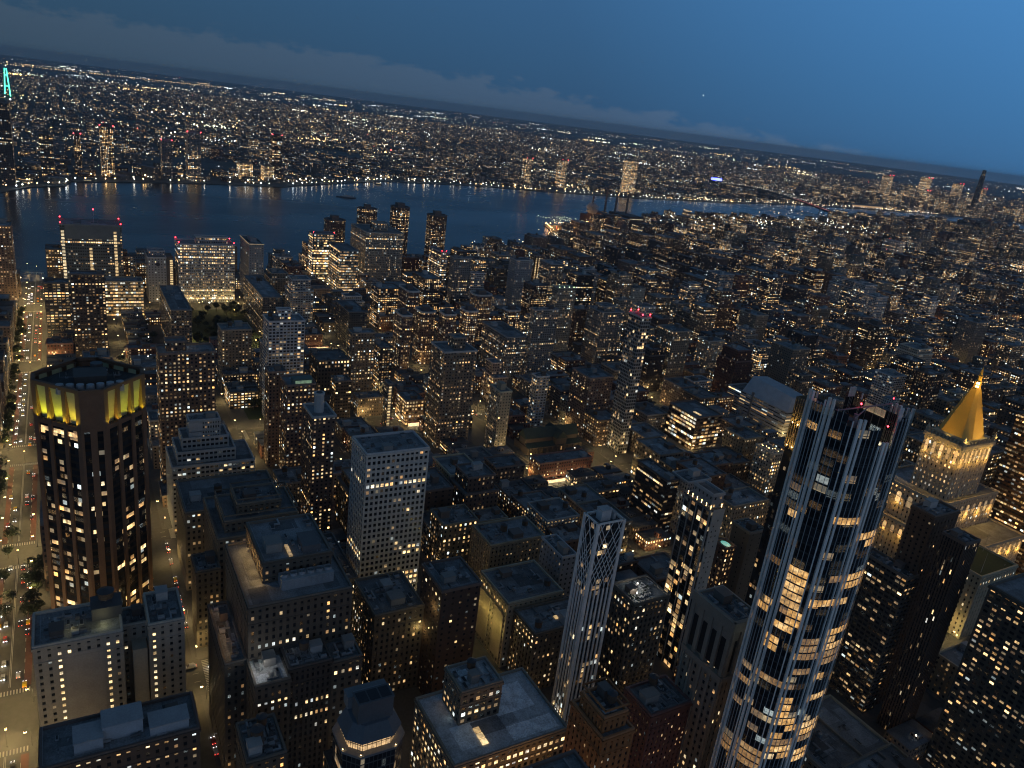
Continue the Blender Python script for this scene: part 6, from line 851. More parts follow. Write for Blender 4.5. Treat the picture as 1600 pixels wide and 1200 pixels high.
def beacon(root, x, y, z, r=.55):
    m = MB(); m.cyl(x, y, z, z + 1.2, .12, None, 6); o = m.build("beacon_mast", [DARKM], root, False); m = MB(); m.blob(x, y, z + 1.2 + r, r); m.build("red_beacon", [RED], o, False)
def building_block(root, r, st, seed, framed=False, lit=None, name="wall", roof=True, trim=None, par=.9):
    m = MB(); q = fcorners(r)
    for i in range(4): m.wall(q[i], q[(i + 1) % 4], r[4], r[5] - (0 if not roof else .0), st, (seed * .137 + i * .21) % 1, 0, lit, full=framed)
    if not roof: m.face([(*p, r[5]) for p in q], 0, None, (*st['roof'], 0))
    o = m.build(name, [FACADE], root)
    if framed:
        m = MB()
        for i in range(4): frame_face(m, q[i], q[(i + 1) % 4], r[4], r[5], st)
        m.build("facade_frame", [TRIM], o)
    if roof: roof_part(root, r, st, par, trim)
    return o

# ------------------------------------------------------------------ named buildings, read from the table
HERO = {}
LITFACE = {   # face 3 looks west, face 2 looks north: (face, kind, args)
 'office_building': [(3, 'row', (5,), .75, .2, .85), (3, 'row', (6,), .3, .3, .6), (3, 'row', (13, 14), .3, 0, 1), (3, 'row', (11,), .45, .1, 1), (3, 'rnd', 10), (2, 'rnd', 6)],
 'corner_office_building': [(3, 'row', (4, 5, 7, 9), .9, .55, 1), (2, 'rnd', 8)],
 'terraced_office_building': [(3, 'row', (0,), .7, .3, .8), (3, 'row', (2, 3), .5, 0, .6), (2, 'rnd', 6)],
 'gridded_office_tower': [(3, 'row', (5,), .95, 0, 1), (2, 'row', (5,), .6, 0, 1), (3, 'row', (17,), .8, .55, .95), (3, 'row', (18,), .8, .75, 1), (2, 'row', (17, 18), .9, 0, 1), (3, 'rnd', 8), (3, 'row', (22, 23, 24), .7, 0, 1), (2, 'row', (22, 23), .7, 0, 1)],
 'beige_loft_building': [(3, 'row', (5,), .35, .3, .7), (3, 'rnd', 4)], 'dark_deck_building': [(2, 'rnd', 46), (3, 'rnd', 3)],
 'white_roof_office': [(2, 'rnd', 60), (3, 'row', (1, 2), .75, 0, 1), (3, 'rnd', 12)], 'ornate_brick_building': [(2, 'rnd', 6), (3, 'rnd', 6)],
 'dark_brick_building': [(3, 'rnd', 30)], 'roof_garden_building': [(2, 'row', (1,), .7, 0, 1), (2, 'row', (6, 7), .45, 0, 1), (3, 'rnd', 10), (2, 'rnd', 8)],
 'arcaded_tower': [(3, 'row', (13, 22), .7, 0, 1), (2, 'row', (20, 22), .65, 0, 1), (2, 'rnd', 14), (3, 'rnd', 8)],
 'brown_slab_building': [(2, 'row', (1,), .5, 0, 1), (3, 'rnd', 2)], 'floodlit_wall_building': [(2, 'row', (1,), .8, 0, 1), (2, 'rnd', 6), (3, 'rnd', 4)],
 'skylight_loft_building': [(2, 'row', (0, 1, 2), .55, .4, 1), (3, 'rnd', 6), (2, 'rnd', 10)], 'low_wing_building': [(2, 'rnd', 5)],
 'ribbon_apartment_building': [(2, 'rnd', 34)], 'brown_apartment_tower': [(3, 'row', (6,), .7, .3, 1), (3, 'rnd', 9)], 'thin_brown_tower': [(3, 'row', (0,), .8, 0, 1), (3, 'rnd', 12), (2, 'rnd', 8)],
 'balcony_apartment_tower': [(2, 'rnd', 98)], 'lit_row_block': [(3, 'row', (5, 7), .9, .2, 1), (3, 'row', (9,), .6, .5, .9)], 'white_roof_block': [(3, 'row', (2,), .98, 0, 1)], 'brown_roof_block': [(3, 'row', (1,), .98, 0, 1)], 'stone_annex_building': [(2, 'rnd', 14), (3, 'row', (1,), .8, 0, 1)], 'black_crown_tower': [(3, 'rnd', 40), (2, 'rnd', 8)],
 'bronze_office_tower': [(2, 'rnd', 20)], 'podium_building': [(2, 'row', (1, 2), .85, 0, 1), (3, 'row', (1, 2), .85, 0, 1)],
 'red_beacon_tower': [(3, 'row', (4, 5, 8, 11), .6, 0, 1), (3, 'rnd', 16), (2, 'rnd', 6)], 'white_balcony_tower': [(3, 'rnd', 14)], 'amber_school_building': [(2, 'row', (0, 1, 2, 3), .9, .45, 1)],
 'stepped_white_building': [], 'pool_terrace_building': [(3, 'rnd', 26)], 'dark_terrace_office': [(2, 'row', (1,), .9, 0, 1), (3, 'row', (7,), .8, 0, 1), (2, 'row', (7,), .6, 0, 1)],
 'green_terrace_tower': [], 'school_block': [(3, 'row', (0,), .85, 0, 1)],
}
SPECIAL = {'hotel_building', 'stepped_white_building', 'domed_crown_tower', 'lattice_tower', 'spine_tower', 'black_crown_tower', 'finned_glass_tower', 'golden_pyramid_tower', 'crowned_brick_tower', 'stone_church', 'hillside_college_building', 'waterfront_tower', 'round_corner_tower'}
def dist_of(r): return math.hypot((r[0] + r[2]) / 2, (r[1] + r[3]) / 2)
def extras(root, key, R_, st, ex):
    r = R_[0]; x0, y0, x1, y1, z0, h = r; top = max(R_, key=lambda q: q[5]); z = h - .4
    if 'units' in ex.split(','): roof_clutter(root, top if top is not r and top[4] > 0 else r, top[5] - .4, 5, .35)
    if 'units2' in ex: roof_clutter(root, r, z, 6, 0.0)
    if 'cool' in ex:
        m = MB(); a, b = x0 + 8, y0 + 6; L = (y1 - y0) * .52; m.box(a, b, z, a + 7, b + L, z + 5.2)
        for k in range(9): m.box(a - .15, b + L * k / 9 + .2, z + .8, a, b + L * (k + 1) / 9 - .2, z + 4.4)
        o = m.build("cooling_tower", [METAL], root); 
        for k in range(6):
            m = MB(); m.cyl(a + 3.5, b + L * (k + .5) / 6, z + 5.2, z + 6.5, 1.75, 1.6, 14, 0, (.3, .3, .3, 0), False); m.cyl(a + 3.5, b + L * (k + .5) / 6, z + 5.2, z + 5.7, .5, None, 8); m.build("fan_cowl", [METAL], o)
        roof_clutter(root, [x0 + 16, y0 + 3, x1 - 3, y1 - 3], z, 5, 0)
        t = top; penthouse(root, t[0] + 3, t[1] + 4, t[0] + 15, t[1] + 12, t[5] - .4, t[5] + 3.4, (.12, .12, .125)); roof_clutter(root, t, t[5] - .4, 4, 0)
        m = MB(); m.box(t[0] + 2, t[1] + 17, t[5] - .3, t[0] + 12, t[1] + 18.5, t[5] + .5); m.build("lit_skylight", [W_WARM], root, False)
    if 'pent3' in ex:
        for fx0, fy0, fx1, fy1, dz in ((.15, .62, .6, .8, 5), (.3, .36, .75, .62, 6.5), (.1, .06, .5, .32, 4.5)): penthouse(root, x0 + fx0 * (x1 - x0), y0 + fy0 * (y1 - y0), x0 + fx1 * (x1 - x0), y0 + fy1 * (y1 - y0), z, z + dz, (.42, .45, .48))
        roof_clutter(root, r, z, 5, 0)
    if 'tank' in ex.split(','): water_tank(root, x0 + (x1 - x0) * .45, y0 + (y1 - y0) * .62, z, 2.4, 4.4)
    if 'pent' in ex.split(','): penthouse(root, x0 + (x1 - x0) * .3, y0 + (y1 - y0) * .3, x0 + (x1 - x0) * .7, y0 + (y1 - y0) * .7, z, z + 6, st['rgb'])
    if 'skyl' in ex:
        for k in range(4):
            m = MB(); m.box(x0 + 3 + k % 2 * 5, y0 + 4 + k * 4.2, z, x0 + 5.4 + k % 2 * 5, y0 + 6 + k * 4.2, z + .7); m.build("roof_skylight", [W_WARM if k % 2 else W_AMBER], root, False)
    if 'sky2' in ex:
        for k in range(3):
            m = MB(); a = x0 + 6 + k * 3.6; m.box(a, y0 + (y1 - y0) * .66, z, a + 2.8, y0 + (y1 - y0) * .66 + 2.8, z + .6); m.build("roof_skylight", [W_WARM], root, False)
    if 'red' in ex.split(',') or 'mast' in ex:
        for px, py in ((x0 + 1, y0 + 1), (x1 - 1, y0 + 1), (x1 - 1, y1 - 1), (x0 + 1, y1 - 1)): beacon(root, px, py, h + .8, .9)
    if 'red1' in ex: beacon(root, x0 + 1.5, y0 + 1.5, h + .8, .8); beacon(root, x0 + 1.5, y1 - 1.5, h + .8, .8)
    if 'mast' in ex:
        m = MB(); cx_, cy_ = (x0 + x1) / 2, (y0 + y1) / 2 - 4
        m.cyl(cx_, cy_, z, z + 17, .45, .2, 8); o = m.build("antenna_mast", [METAL], root); beacon(o, cx_, cy_, z + 15.5, 1.0)
        for k in range(9): air_unit(root, x0 + 4 + (k % 3) * 12, y0 + 6 + (k // 3) * 20, z, 6, 9, 3)
    if 'rim' in ex: pass
    if 'greenroof' in ex:
        for k in range(4): m = MB(); m.blob(x0 + 2, y0 + 3 + k * (y1 - y0 - 6) / 3, h + 1, .5); m.build("terrace_lamp", [mat_green], root, False)
    if 'greenlit' in ex:
        m = MB(); m.box(x0 + 1, y0 + 2, z, x0 + 7, y1 - 6, z + 3.6); o = penthouse(root, x0 + 1, y0 + 2, x0 + 9, y1 - 5, z, z + 4.5, (.10, .16, .14))
        m = MB(); m.box(x0 + .7, y0 + 3, z + .8, x0 + 1, y1 - 6.5, z + 3.6, 0, (.3, .3, .3, 0), True); m.build("green_glazing", [W_GREEN], o, False)
    if 'turret' in ex:
        m = MB(); cx_, cy_ = x0 + (x1 - x0) * .45, y0 + (y1 - y0) * .55; m.prism([(cx_ + 3.4 * math.cos(a * math.pi / 4), cy_ + 3.4 * math.sin(a * math.pi / 4)) for a in range(8)], z, z + 13, 0, (.40, .42, .42, 0)); o = m.build("turret", [TRIM], root)
        m = MB(); m.cyl(cx_, cy_, z + 13, z + 14.2, 3.9, 3.9, 8, 0, (.46, .48, .48, 0)); m.cyl(cx_, cy_, z + 14.2, z + 14.5, 2.2, None, 12, 0, (.06, .06, .06, 0)); m.build("turret_cap", [TRIM], o)
    if 'flood' in ex:
        for k in range(2):
            px, py = x0 + 5 + k * 7, y1 - 5 - k * 6; m = MB(); m.cyl(px, py, z, z + 3, .08, None, 6); o = m.build("floodlight_post", [DARKM], root, False); m = MB(); m.blob(px, py, z + 3.2, .42); m.build("floodlight", [WHITEL], o, False)
            light("floodlight_beam", 'POINT', (px, py, z + 3.9), 900, (1, .97, .85), root, .4)
        for k in range(7): shrub(root, random.uniform(x0 + 2, x1 - 3), random.uniform(y0 + 4, y1 - 2), z, random.uniform(.8, 1.6))
    if 'terr' in ex.split(','):
        for k in range(12):
            px = x0 + 1.0 + (k % 6) * (x1 - x0 - 2) / 5; py = (y1 - 1.0) if k < 6 else y0 + 1.2; m = MB(); m.blob(px, py, h + 2.4, .24); m.cyl(px, py, h - .3, h + 2.2, .05, None, 5); m.build("terrace_lamp", [AMBERL], root, False)
        for k in range(3): light("terrace_glow", 'POINT', (x0 + 2.0, y0 + 1.5 + k * 3.2, h + 2.6), 420, (1, .55, .2), root, .3)
    if 'terr2' in ex:
        for k in range(8): px, py = random.uniform(x0 + 1, x1 - 1), random.uniform(y0 + 1, y1 - 1); m = MB(); m.blob(px, py, h + 1.5, .3); m.build("terrace_lamp", [AMBERL], root, False)
    if 'pool' in ex:
        m = MB(); cx_, cy_ = (x0 + x1) / 2, (y0 + y1) / 2
        m.face([(cx_ + 3.6 * math.cos(k * math.pi / 10), cy_ + 2.4 * math.sin(k * math.pi / 10), h + .3) for k in range(20)]); m.build("roof_pool", [POOL], root, False)
        light("pool_glow", 'POINT', (cx_ - 3, cy_, h + 3), 160, (1, .7, .3), root, .3)
POOL = mat_emit("pool_water", (.12, .62, .48), .55, 'NONE'); mat_green = mat_emit("green_lamp", (.75, 1.0, .45), 14, 'NONE')
SHRUB = None
def leaf_ball(m, cx_, cy_, cz, r, n, s):
    for _ in range(n):
        d = mathutils.Vector((random.gauss(0, 1), random.gauss(0, 1), random.gauss(0, 1))).normalized() * r * random.uniform(.35, 1.0) ** .6
        c = mathutils.Vector((cx_, cy_, cz)) + d * 1.0; u = mathutils.Vector((random.gauss(0, 1), random.gauss(0, 1), random.gauss(0, .7))).normalized(); v = u.orthogonal().normalized(); k = s * random.uniform(.6, 1.4)
        m.face([c - u * k - v * k * .6, c + u * k - v * k * .6, c + u * k + v * k * .6, c - u * k + v * k * .6])
def shrub(root, x, y, z, r):
    m = MB(); leaf_ball(m, x, y, z + r * .7, r, 40, .28); m.build("shrub", [LEAF], root, False)

def do_lit(root, key, r, st):
    total = 0; pm = [W_DIM, W_DIM, W_AMBER, W_WARM, W_DIM] if key in ('balcony_apartment_tower', 'ribbon_apartment_building', 'dark_brick_building', 'bronze_office_tower') else None
    for spec in LITFACE.get(key, []):
        cells = rand_cells(r, st, spec[0], spec[2]) if spec[1] == 'rnd' else row_cells(r, st, *((spec[0],) + spec[2:]))
        if pm: cells = [(c_, f_, random.choice(pm)) for c_, f_, _ in cells]
        cells = cells[:max(0, 98 - total)]; total += len(cells); add_windows(root, r, st, spec[0], cells)
    return total
seed = 0
for key, label, cat, style, R_, ex in HEROES:
    seed += 1
    if key in SPECIAL: HERO.setdefault(key, []).append((label, cat, style, R_, ex)); continue
    st = STY[style]; r = R_[0]; root = thing(key, label, cat, ((r[0] + r[2]) / 2, (r[1] + r[3]) / 2, 0)); root.location = (0, 0, 0)
    st = dict(st, roof=(.62, .63, .64)) if key == 'white_roof_block' else st; D = dist_of(r); framed = (style in FRAMED and D < 620) or (D < 330); lit = st['lit']
    if LITFACE.get(key) and framed: lit = lit * .35
    building_block(root, r, st, seed, framed, lit, trim=(.42, .42, .40) if ('rim' in ex or key in ('twin_slab_tower', 'turret_apartment_tower')) else None)
    for t in R_[1:]: building_block(root, t, st, seed + .5, framed, lit, name="upper_wall")
    do_lit(root, key, r, st); extras(root, key, R_, st, ex)
    if not ex and min(r[2] - r[0], r[3] - r[1]) > 7: roof_clutter(root, r, r[5] - .4, 3 if D < 900 else 1, .3)
    HERO[key] = root

def hero(key, i=0):
    label, cat, style, R_, ex = HERO[key][i]; root = thing(key, label, cat); return root, R_, STY[style]

# ---- U-shaped hotel
root, R_, st = hero('hotel_building'); x0, y0, x1, y1, _, h = R_[0]
WL = [x0, y1 - 33, x1, y1, 0, h]; WR = [x0, y0, x1, y0 + 14, 0, h]; MD = [x0 + 11, y0 + 14, x1, y1 - 33, 0, h - 6]
for k, q in enumerate((WL, WR, MD)): building_block(root, q, st, 3 + k, True, .01, name="wing_wall" if k < 2 else "court_wall")
def col_cells(face, r, cols, p, t0=1, t1=30): nc, nf = grid_n(r, st, face); return [(c, nf - 1 - f, random.choice([W_WARM, W_WHITE, W_WARM])) for c in cols for f in range(t0, min(t1, nf)) if random.random() < p]
nc = grid_n(WL, st, 3)[0]
add_windows(root, WL, st, 3, col_cells(3, WL, [2, 1 + 2], .97) + col_cells(3, WL, [nc - 2], .97, 1, 13)); add_windows(root, WR, st, 3, col_cells(3, WR, [0], .95, 1, 15)); add_windows(root, WL, st, 3, [(nc - 1, grid_n(WL, st, 3)[1] - 2, W_WARM)])
add_windows(root, MD, st, 3, rand_cells(MD, st, 3, 8))
m = MB(); m.box(x0 - .55, WL[1] + 7.5, 22, x0 - .3, WL[1] + 22, h - 6, 0, (.36, .32, .27, 0)); m.build("blank_wall_panel", [TRIM], root)
m = MB(); m.box(x0 + 3, y0 + 15, 0, x0 + 10.5, y0 + 21, h - 14, 0, (.42, .38, .30, 0)); m.build("pale_shaft", [TRIM], root)
penthouse(root, x1 - 13, y1 - 34, x1 - 3, y1 - 22, h - .4, h + 5.5, (.07, .07, .075)); water_tank(root, x1 - 8, y1 - 28, h + 5.7, 3.2, 3)
roof_clutter(root, [x0 + 2, y1 - 22, x1 - 2, y1 - 2], h - .4, 7, 0); roof_clutter(root, WR, h - .4, 5, 0); roof_clutter(root, MD, h - 6.4, 3, 0)
for py, e, c in ((y1 - 26, 300, (1, .9, .4)), (y1 - 14, 160, (1, .85, .4)), (y1 - 6, 120, (1, .35, .12))): light("roof_work_light", 'POINT', (x0 + 7, py, h + 3.2), e, c, root, .2)

# ---- white stepped building: terraces with dark bands and a blank tower
root, R_, st = hero('stepped_white_building')
for k, q in enumerate(R_): building_block(root, q, st if k else dict(st, wf=.5, cp=1.6), 30 + k, True, .03, name="tower_wall" if k == 0 else "terrace_wall", trim=(.46, .46, .45))
q = R_[0]; m = MB(); m.box(q[0] - .6, q[1] + (q[3] - q[1]) * .58, q[4] + 50, q[0] - .43, q[3] + .45, q[5] + .4, 0, (.46, .46, .45, 0)); m.build("blank_wall_panel", [TRIM], root)
roof_clutter(root, q, q[5] - .4, 3, 0); add_windows(root, R_[3], st, 3, rand_cells(R_[3], st, 3, 6, 0, 5)); add_windows(root, R_[2], st, 3, rand_cells(R_[2], st, 3, 6, 0, 4))

# ---- octagonal brick tower with floodlit crown
root, R_, st = hero('crowned_brick_tower'); x0, y0, x1, y1, _, h = R_[0]; cx_, cy_ = (x0 + x1) / 2, (y0 + y1) / 2; Dd, dd = 31.5, 26.0
def octo(k):
    a, b = dd * k, (Dd - dd) * k
    return [(cx_ + px, cy_ + py) for px, py in ((a, -b), (a, b), (b, a), (-b, a), (-a, b), (-a, -b), (-b, -a), (b, -a))]
brick = (.165, .092, .052, 0); z1 = h - 20.5
m = MB(); o8 = octo(1 - .035)
for i in range(8): m.wall(o8[i], o8[(i + 1) % 8], 0, z1, dict(st, cp=2.45 if i % 2 else 3.4), .11 + i * .1, 0, .05 if i % 2 else -1 if False else .03)
glz = m.build("dark_glazing", [FACADE], root); m = MB(); o8 = octo(1)
fr = MB()
for i in range(8):
    a, b = o8[i], o8[(i + 1) % 8]; L = math.hypot(b[0] - a[0], b[1] - a[1]); u = ((b[0] - a[0]) / L, (b[1] - a[1]) / L); n = (u[1], -u[0])
    if i % 2: # long faces: four brick piers, three window bays
        for s0, s1 in ((0, 2.6), (L * .335 - 1.1, L * .335 + 1.1), (L * .665 - 1.1, L * .665 + 1.1), (L - 2.6, L)): obox(fr, a, u, n, s0, s1, 0, h - 1.3, -2.2, 0, brick)
    else: # short corner faces: a solid centre with one window strip either side
        obox(fr, a, u, n, 0, 1.2, 0, h - 1.3, -1.6, -.02, brick); obox(fr, a, u, n, L - 1.2, L, 0, h - 1.3, -1.6, -.02, brick); obox(fr, a, u, n, L * .36, L * .64, 0, z1, -1.6, -.02, brick)
        obox(fr, a, u, n, 1.2, L - 1.2, z1, h - 1.3, -1.6, -.06, brick)
    obox(fr, a, u, n, 0, L, h - 1.32, h + .6, -1.8, .03, brick)
    obox(fr, a, u, n, 0, L, z1 - 1.5, z1 + .8, -2.1, -.25, brick)
    obox(fr, a, u, n, 0, L, 0, 9, -2.2, .04, brick)
fr.build("brick_piers", [TRIM], root)
PANEL = mat_plain("crown_panel", (.42, .42, .24), .7, .12, .6)
for i in range(1, 8, 2):
    a, b = o8[i], o8[(i + 1) % 8]; L = math.hypot(b[0] - a[0], b[1] - a[1]); u = ((b[0] - a[0]) / L, (b[1] - a[1]) / L); n = (u[1], -u[0])
    bays = ((2.6, L * .335 - 1.1), (L * .335 + 1.1, L * .665 - 1.1), (L * .665 + 1.1, L - 2.6))
    for kb, (s0, s1) in enumerate(bays):
        P_ = lambda s, d, z: (a[0] + u[0] * s + n[0] * d, a[1] + u[1] * s + n[1] * d, z)
        m = MB(); m.face([P_(s0, -2.9, z1 + .8), P_(s1, -2.9, z1 + .8), P_(s1, -.9, h - 1.3), P_(s0, -.9, h - 1.3)]); pn = m.build("crown_panel", [PANEL], root, False)
        m = MB(); obox(m, a, u, n, s0 + .3, s1 - .3, z1 + .8, z1 + 1.2, -1.6, -1.0, brick); m.build("uplight_trough", [DARKM], pn, False)
        cl = (1.0, .74, .06) if (i == 3 and kb == 2) or (i in (5,) and kb == 0) else (.98, .92, .04) if (i == 3 or kb) else (1.0, .72, .1)
        for s in (s0 + .9, s1 - .9):
            q = P_(s, .9, z1 + 1.5); q2 = P_(s, -2.0, z1 + 13)
            li = light("crown_uplight", 'SPOT', q, 2500, cl, pn, .25, spot_size=R(130), spot_blend=.9)
            li.rotation_euler = (mathutils.Vector(q2) - mathutils.Vector(q)).to_track_quat('-Z', 'Y').to_euler()
# lit floor under the crown and scattered lit bays
def oct_windows(i, zc, hh, s0, s1, mt, n_=4):
    a, b = octo(1 - .035)[i], octo(1 - .035)[(i + 1) % 8]; L = math.hypot(b[0] - a[0], b[1] - a[1]); u = ((b[0] - a[0]) / L, (b[1] - a[1]) / L); nn = (u[1], -u[0])
    for k in range(n_):
        s = L * (s0 + (s1 - s0) * (k + .5) / n_); o = bpy.data.objects.new("lit_window", lit_window_mesh(mt)); COL.objects.link(o); o.parent = root
        o.location = (a[0] + u[0] * s + nn[0] * .01, a[1] + u[1] * s + nn[1] * .01, zc); o.rotation_euler.z = math.atan2(nn[0], -nn[1]); o.scale = (L * (s1 - s0) / n_ * .9, .1, hh)
for i in (3,):
    for s0, s1 in ((.10, .29), (.38, .62), (.71, .90)): oct_windows(i, z1 - 4.2, 2.3, s0, s1, W_AMBER if s0 > .6 else W_WARM, 3)
for i, zc, s0, s1, mt in ((3, 93, .12, .2, W_WHITE), (4, 84, .18, .32, W_WHITE), (4, 98, .68, .82, W_WHITE), (4, 86, .68, .82, W_WARM), (3, 86, .80, .88, W_WHITE), (5, 72, .4, .6, W_AMBER), (5, 65, .4, .6, W_WARM), (5, 74, .72, .88, W_AMBER), (3, 73, .42, .6, W_WARM), (3, 70, .72, .88, W_WARM), (5, 44, .1, .28, W_WARM), (5, 42, .42, .58, W_WARM), (5, 47, .72, .88, W_WARM), (5, 38, .72, .88, W_WARM), (3, 58, .12, .28, W_AMBER), (4, 70, .2, .34, W_WARM)):
    oct_windows(i, zc, 2.2, s0, s1, mt, 3)
m = MB(); m.face([(*p, h - 4) for p in octo(.945)], 0, None, (.05, .055, .06, 0)); rf = m.build("roof", [ROOF], root)
for k in range(7):
    m = MB(); t = k / 6; px, py = cx_ - 17 + t * 4 + t * 11, cy_ + 15 - t * 30 * .55 - 4; m.cyl(cx_ - 18.5 + 1.0 * abs(k - 3), cy_ + 13.5 - k * 4.5, h - 4, h + 1.0, 2.0, 1.8, 12); m.build("cooling_tower", [METAL], rf)
penthouse(rf, cx_ - 6, cy_ - 8, cx_ + 8, cy_ + 7, h - 4, h + .5, (.06, .055, .05)); m = MB(); m.cyl(cx_ + 12, cy_ - 4, h - 4, h + 2, 3.0, None, 16); m.build("round_tank", [DARKM], rf); roof_clutter(rf, [cx_ + 2, cy_ - 16, cx_ + 18, cy_ + 14], h - 4, 5, 0)

# ---- chamfered glass tower with sloped mechanical crown and lit lounge
root, R_, st = hero('domed_crown_tower'); x0, y0, x1, y1, _, h = R_[0]; c = 5
oc = [(x0 + c, y0), (x1 - c, y0), (x1, y0 + c), (x1, y1 - c), (x1 - c, y1), (x0 + c, y1), (x0, y1 - c), (x0, y0 + c)]
m = MB()
for i in range(8): m.wall(oc[i], oc[(i + 1) % 8], 0, h - 12, st, .07 * i, 0, .02)
m.build("curtain_wall", [FACADE], root); inn = lambda k: [((px - (x0 + x1) / 2) * k + (x0 + x1) / 2, (py - (y0 + y1) / 2) * k + (y0 + y1) / 2) for px, py in oc]
m = MB(); m.prism(inn(1.04), h - 12.6, h - 11.6, 0, (.15, .16, .17, 0)); m.build("terrace_slab", [TRIM], root)
m = MB(); m.prism(inn(.80), h - 11.6, h - 7.4); lounge = m.build("lit_lounge", [W_AMBER], root, False)
m = MB(); q8 = inn(.81)
for i in range(8):
    a, b = q8[i], q8[(i + 1) % 8]
    for k in range(6): t = k / 6; px, py = a[0] + (b[0] - a[0]) * t, a[1] + (b[1] - a[1]) * t; m.bar((px, py, h - 11.6), (px, py, h - 7.4), .16)
m.prism(inn(.815), h - 9.4, h - 9.2); m.build("mullion", [DARKM], lounge)
m = MB(); lo, hi = inn(.92), inn(.66)
for i in range(8): m.face([(*lo[i], h - 7.4), (*lo[(i + 1) % 8], h - 7.4), (*hi[(i + 1) % 8], h - 2), (*hi[i], h - 2)], 0, None, (.10, .12, .14, 0))
m.face([(*p, h - 7.41) for p in lo[::-1]], 0, None, (.1, .1, .1, 0)); m.face([(*p, h - 2) for p in hi], 0, None, (.12, .14, .17, 0)); cr = m.build("sloped_crown", [TRIM], root)
penthouse(cr, x0 + 5, y0 + 5, x0 + 11.5, y1 - 5, h - 2, h + 6.5, (.09, .10, .11), "mechanical_screen"); m = MB()
for k in range(3): m.box(x0 + 5.6, y0 + 5.6 + k * 4.2, h + 6.86, x0 + 10.8, y0 + 9.2 + k * 4.2, h + 7.0, 0, (.02, .02, .025, 0))
m.build("louvre_hatch", [TRIM], cr); penthouse(cr, x1 - 7.5, y0 + 4, x1 - 3, y1 - 4, h - 2, h + 3, (.2, .21, .22)); penthouse(cr, x0 + 11.5, y0 + 7, x1 - 7.5, y1 - 6, h - 2, h + 5, (.24, .27, .30))
for px, py in oc[5:8]: m = MB(); m.blob(px, py, h - 11, .2); m.build("terrace_lamp", [AMBERL], root, False)

# ---- slim tower with white ribs that turn into a lattice
root, R_, st = hero('lattice_tower'); x0, y0, x1, y1, _, h = R_[0]; z_l = h - 37
m = MB(); q = fcorners(R_[0])
for i in range(4): m.wall(q[i], q[(i + 1) % 4], 0, h, st, .3 + i * .1, 0, .035)
m.face([(*p, h - .5) for p in q], 0, None, (.1, .115, .13, 0)); m.build("glass_core", [FACADE], root)
wc = (.84, .81, .76, 0); m = MB()
for px, py in q: m.box(px - .75, py - .75, 0, px + .75, py + .75, h + 1.6, 0, wc)
m.build("corner_column", [TRIM], root)
for i in range(4):
    a, b = q[i], q[(i + 1) % 4]; L = math.hypot(b[0] - a[0], b[1] - a[1]); u = ((b[0] - a[0]) / L, (b[1] - a[1]) / L); n = (u[1], -u[0]); nb = 6 if L > 13 else 5; w = L / nb; rise = 5.4
    m = MB()
    for k in range(1, nb): obox(m, a, u, n, k * w - .45, k * w + .45, 0, z_l, -.02, .5, wc)
    m.build("rib", [TRIM], root); m = MB(); P_ = lambda s, z: (a[0] + u[0] * s + n[0] * .25, a[1] + u[1] * s + n[1] * .25, z)
    def path(s, z, d):
        # curved foot (a pointed arch), then straight diagonals reflected at the corners
        pts = [(s, z)]; 
        for t in (.25, .5, .75, 1.0): pts.append((s + d * w * .5 * t * t, z + 6.5 * t))
        s, z = pts[-1]
        while z < h + 1 and 0 <= s <= L: s2 = s + d * w; z2 = z + rise; pts.append((s2, z2)); s, z = s2, z2
        for (sa, za), (sb, zb) in zip(pts, pts[1:]):
            if zb > h + .8: t = (h + .8 - za) / (zb - za); sb, zb = sa + (sb - sa) * t, h + .8
            if sb < 0: t = sa / (sa - sb + 1e-9); sb, zb = 0, za + (zb - za) * t
            if sb > L: t = (L - sa) / (sb - sa + 1e-9); sb, zb = L, za + (zb - za) * t
            if zb > za + .05: m.bar(P_(sa, za), P_(sb, zb), .30, 0, wc)
    for k in range(0, nb + 1):
        if k > 0: path(k * w, z_l, -1)
        if k < nb: path(k * w, z_l, 1)
    zz = z_l + 6.5
    while zz < h: # strands entering from the corners higher up
        path(0 + .01, zz - 2.0, 1); path(L - .01, zz - 2.0, -1); zz += rise * 2
    m.build("lattice", [TRIM], root); m = MB(); obox(m, a, u, n, 0, L, h + .9, h + 1.6, -.3, .5, wc); m.build("top_rail", [TRIM], root)
penthouse(root, x0 + 4.2, y0 + 5, x0 + 8.6, y0 + 10.6, h - .5, h + 5.2, (.56, .57, .57)); roof_clutter(root, [x0 + .5, y0 + .5, x1 - .5, y0 + 5], h - .5, 2, 0)
add_windows(root, R_[0], st, 2, row_cells(R_[0], st, 2, (33, 34), .8) + row_cells(R_[0], st, 2, (24, 28), .3) + rand_cells(R_[0], st, 2, 4, 14)); add_windows(root, R_[0], st, 3, row_cells(R_[0], st, 3, (24, 28, 31), .5, .85, 1) + rand_cells(R_[0], st, 3, 2, 3, 8))

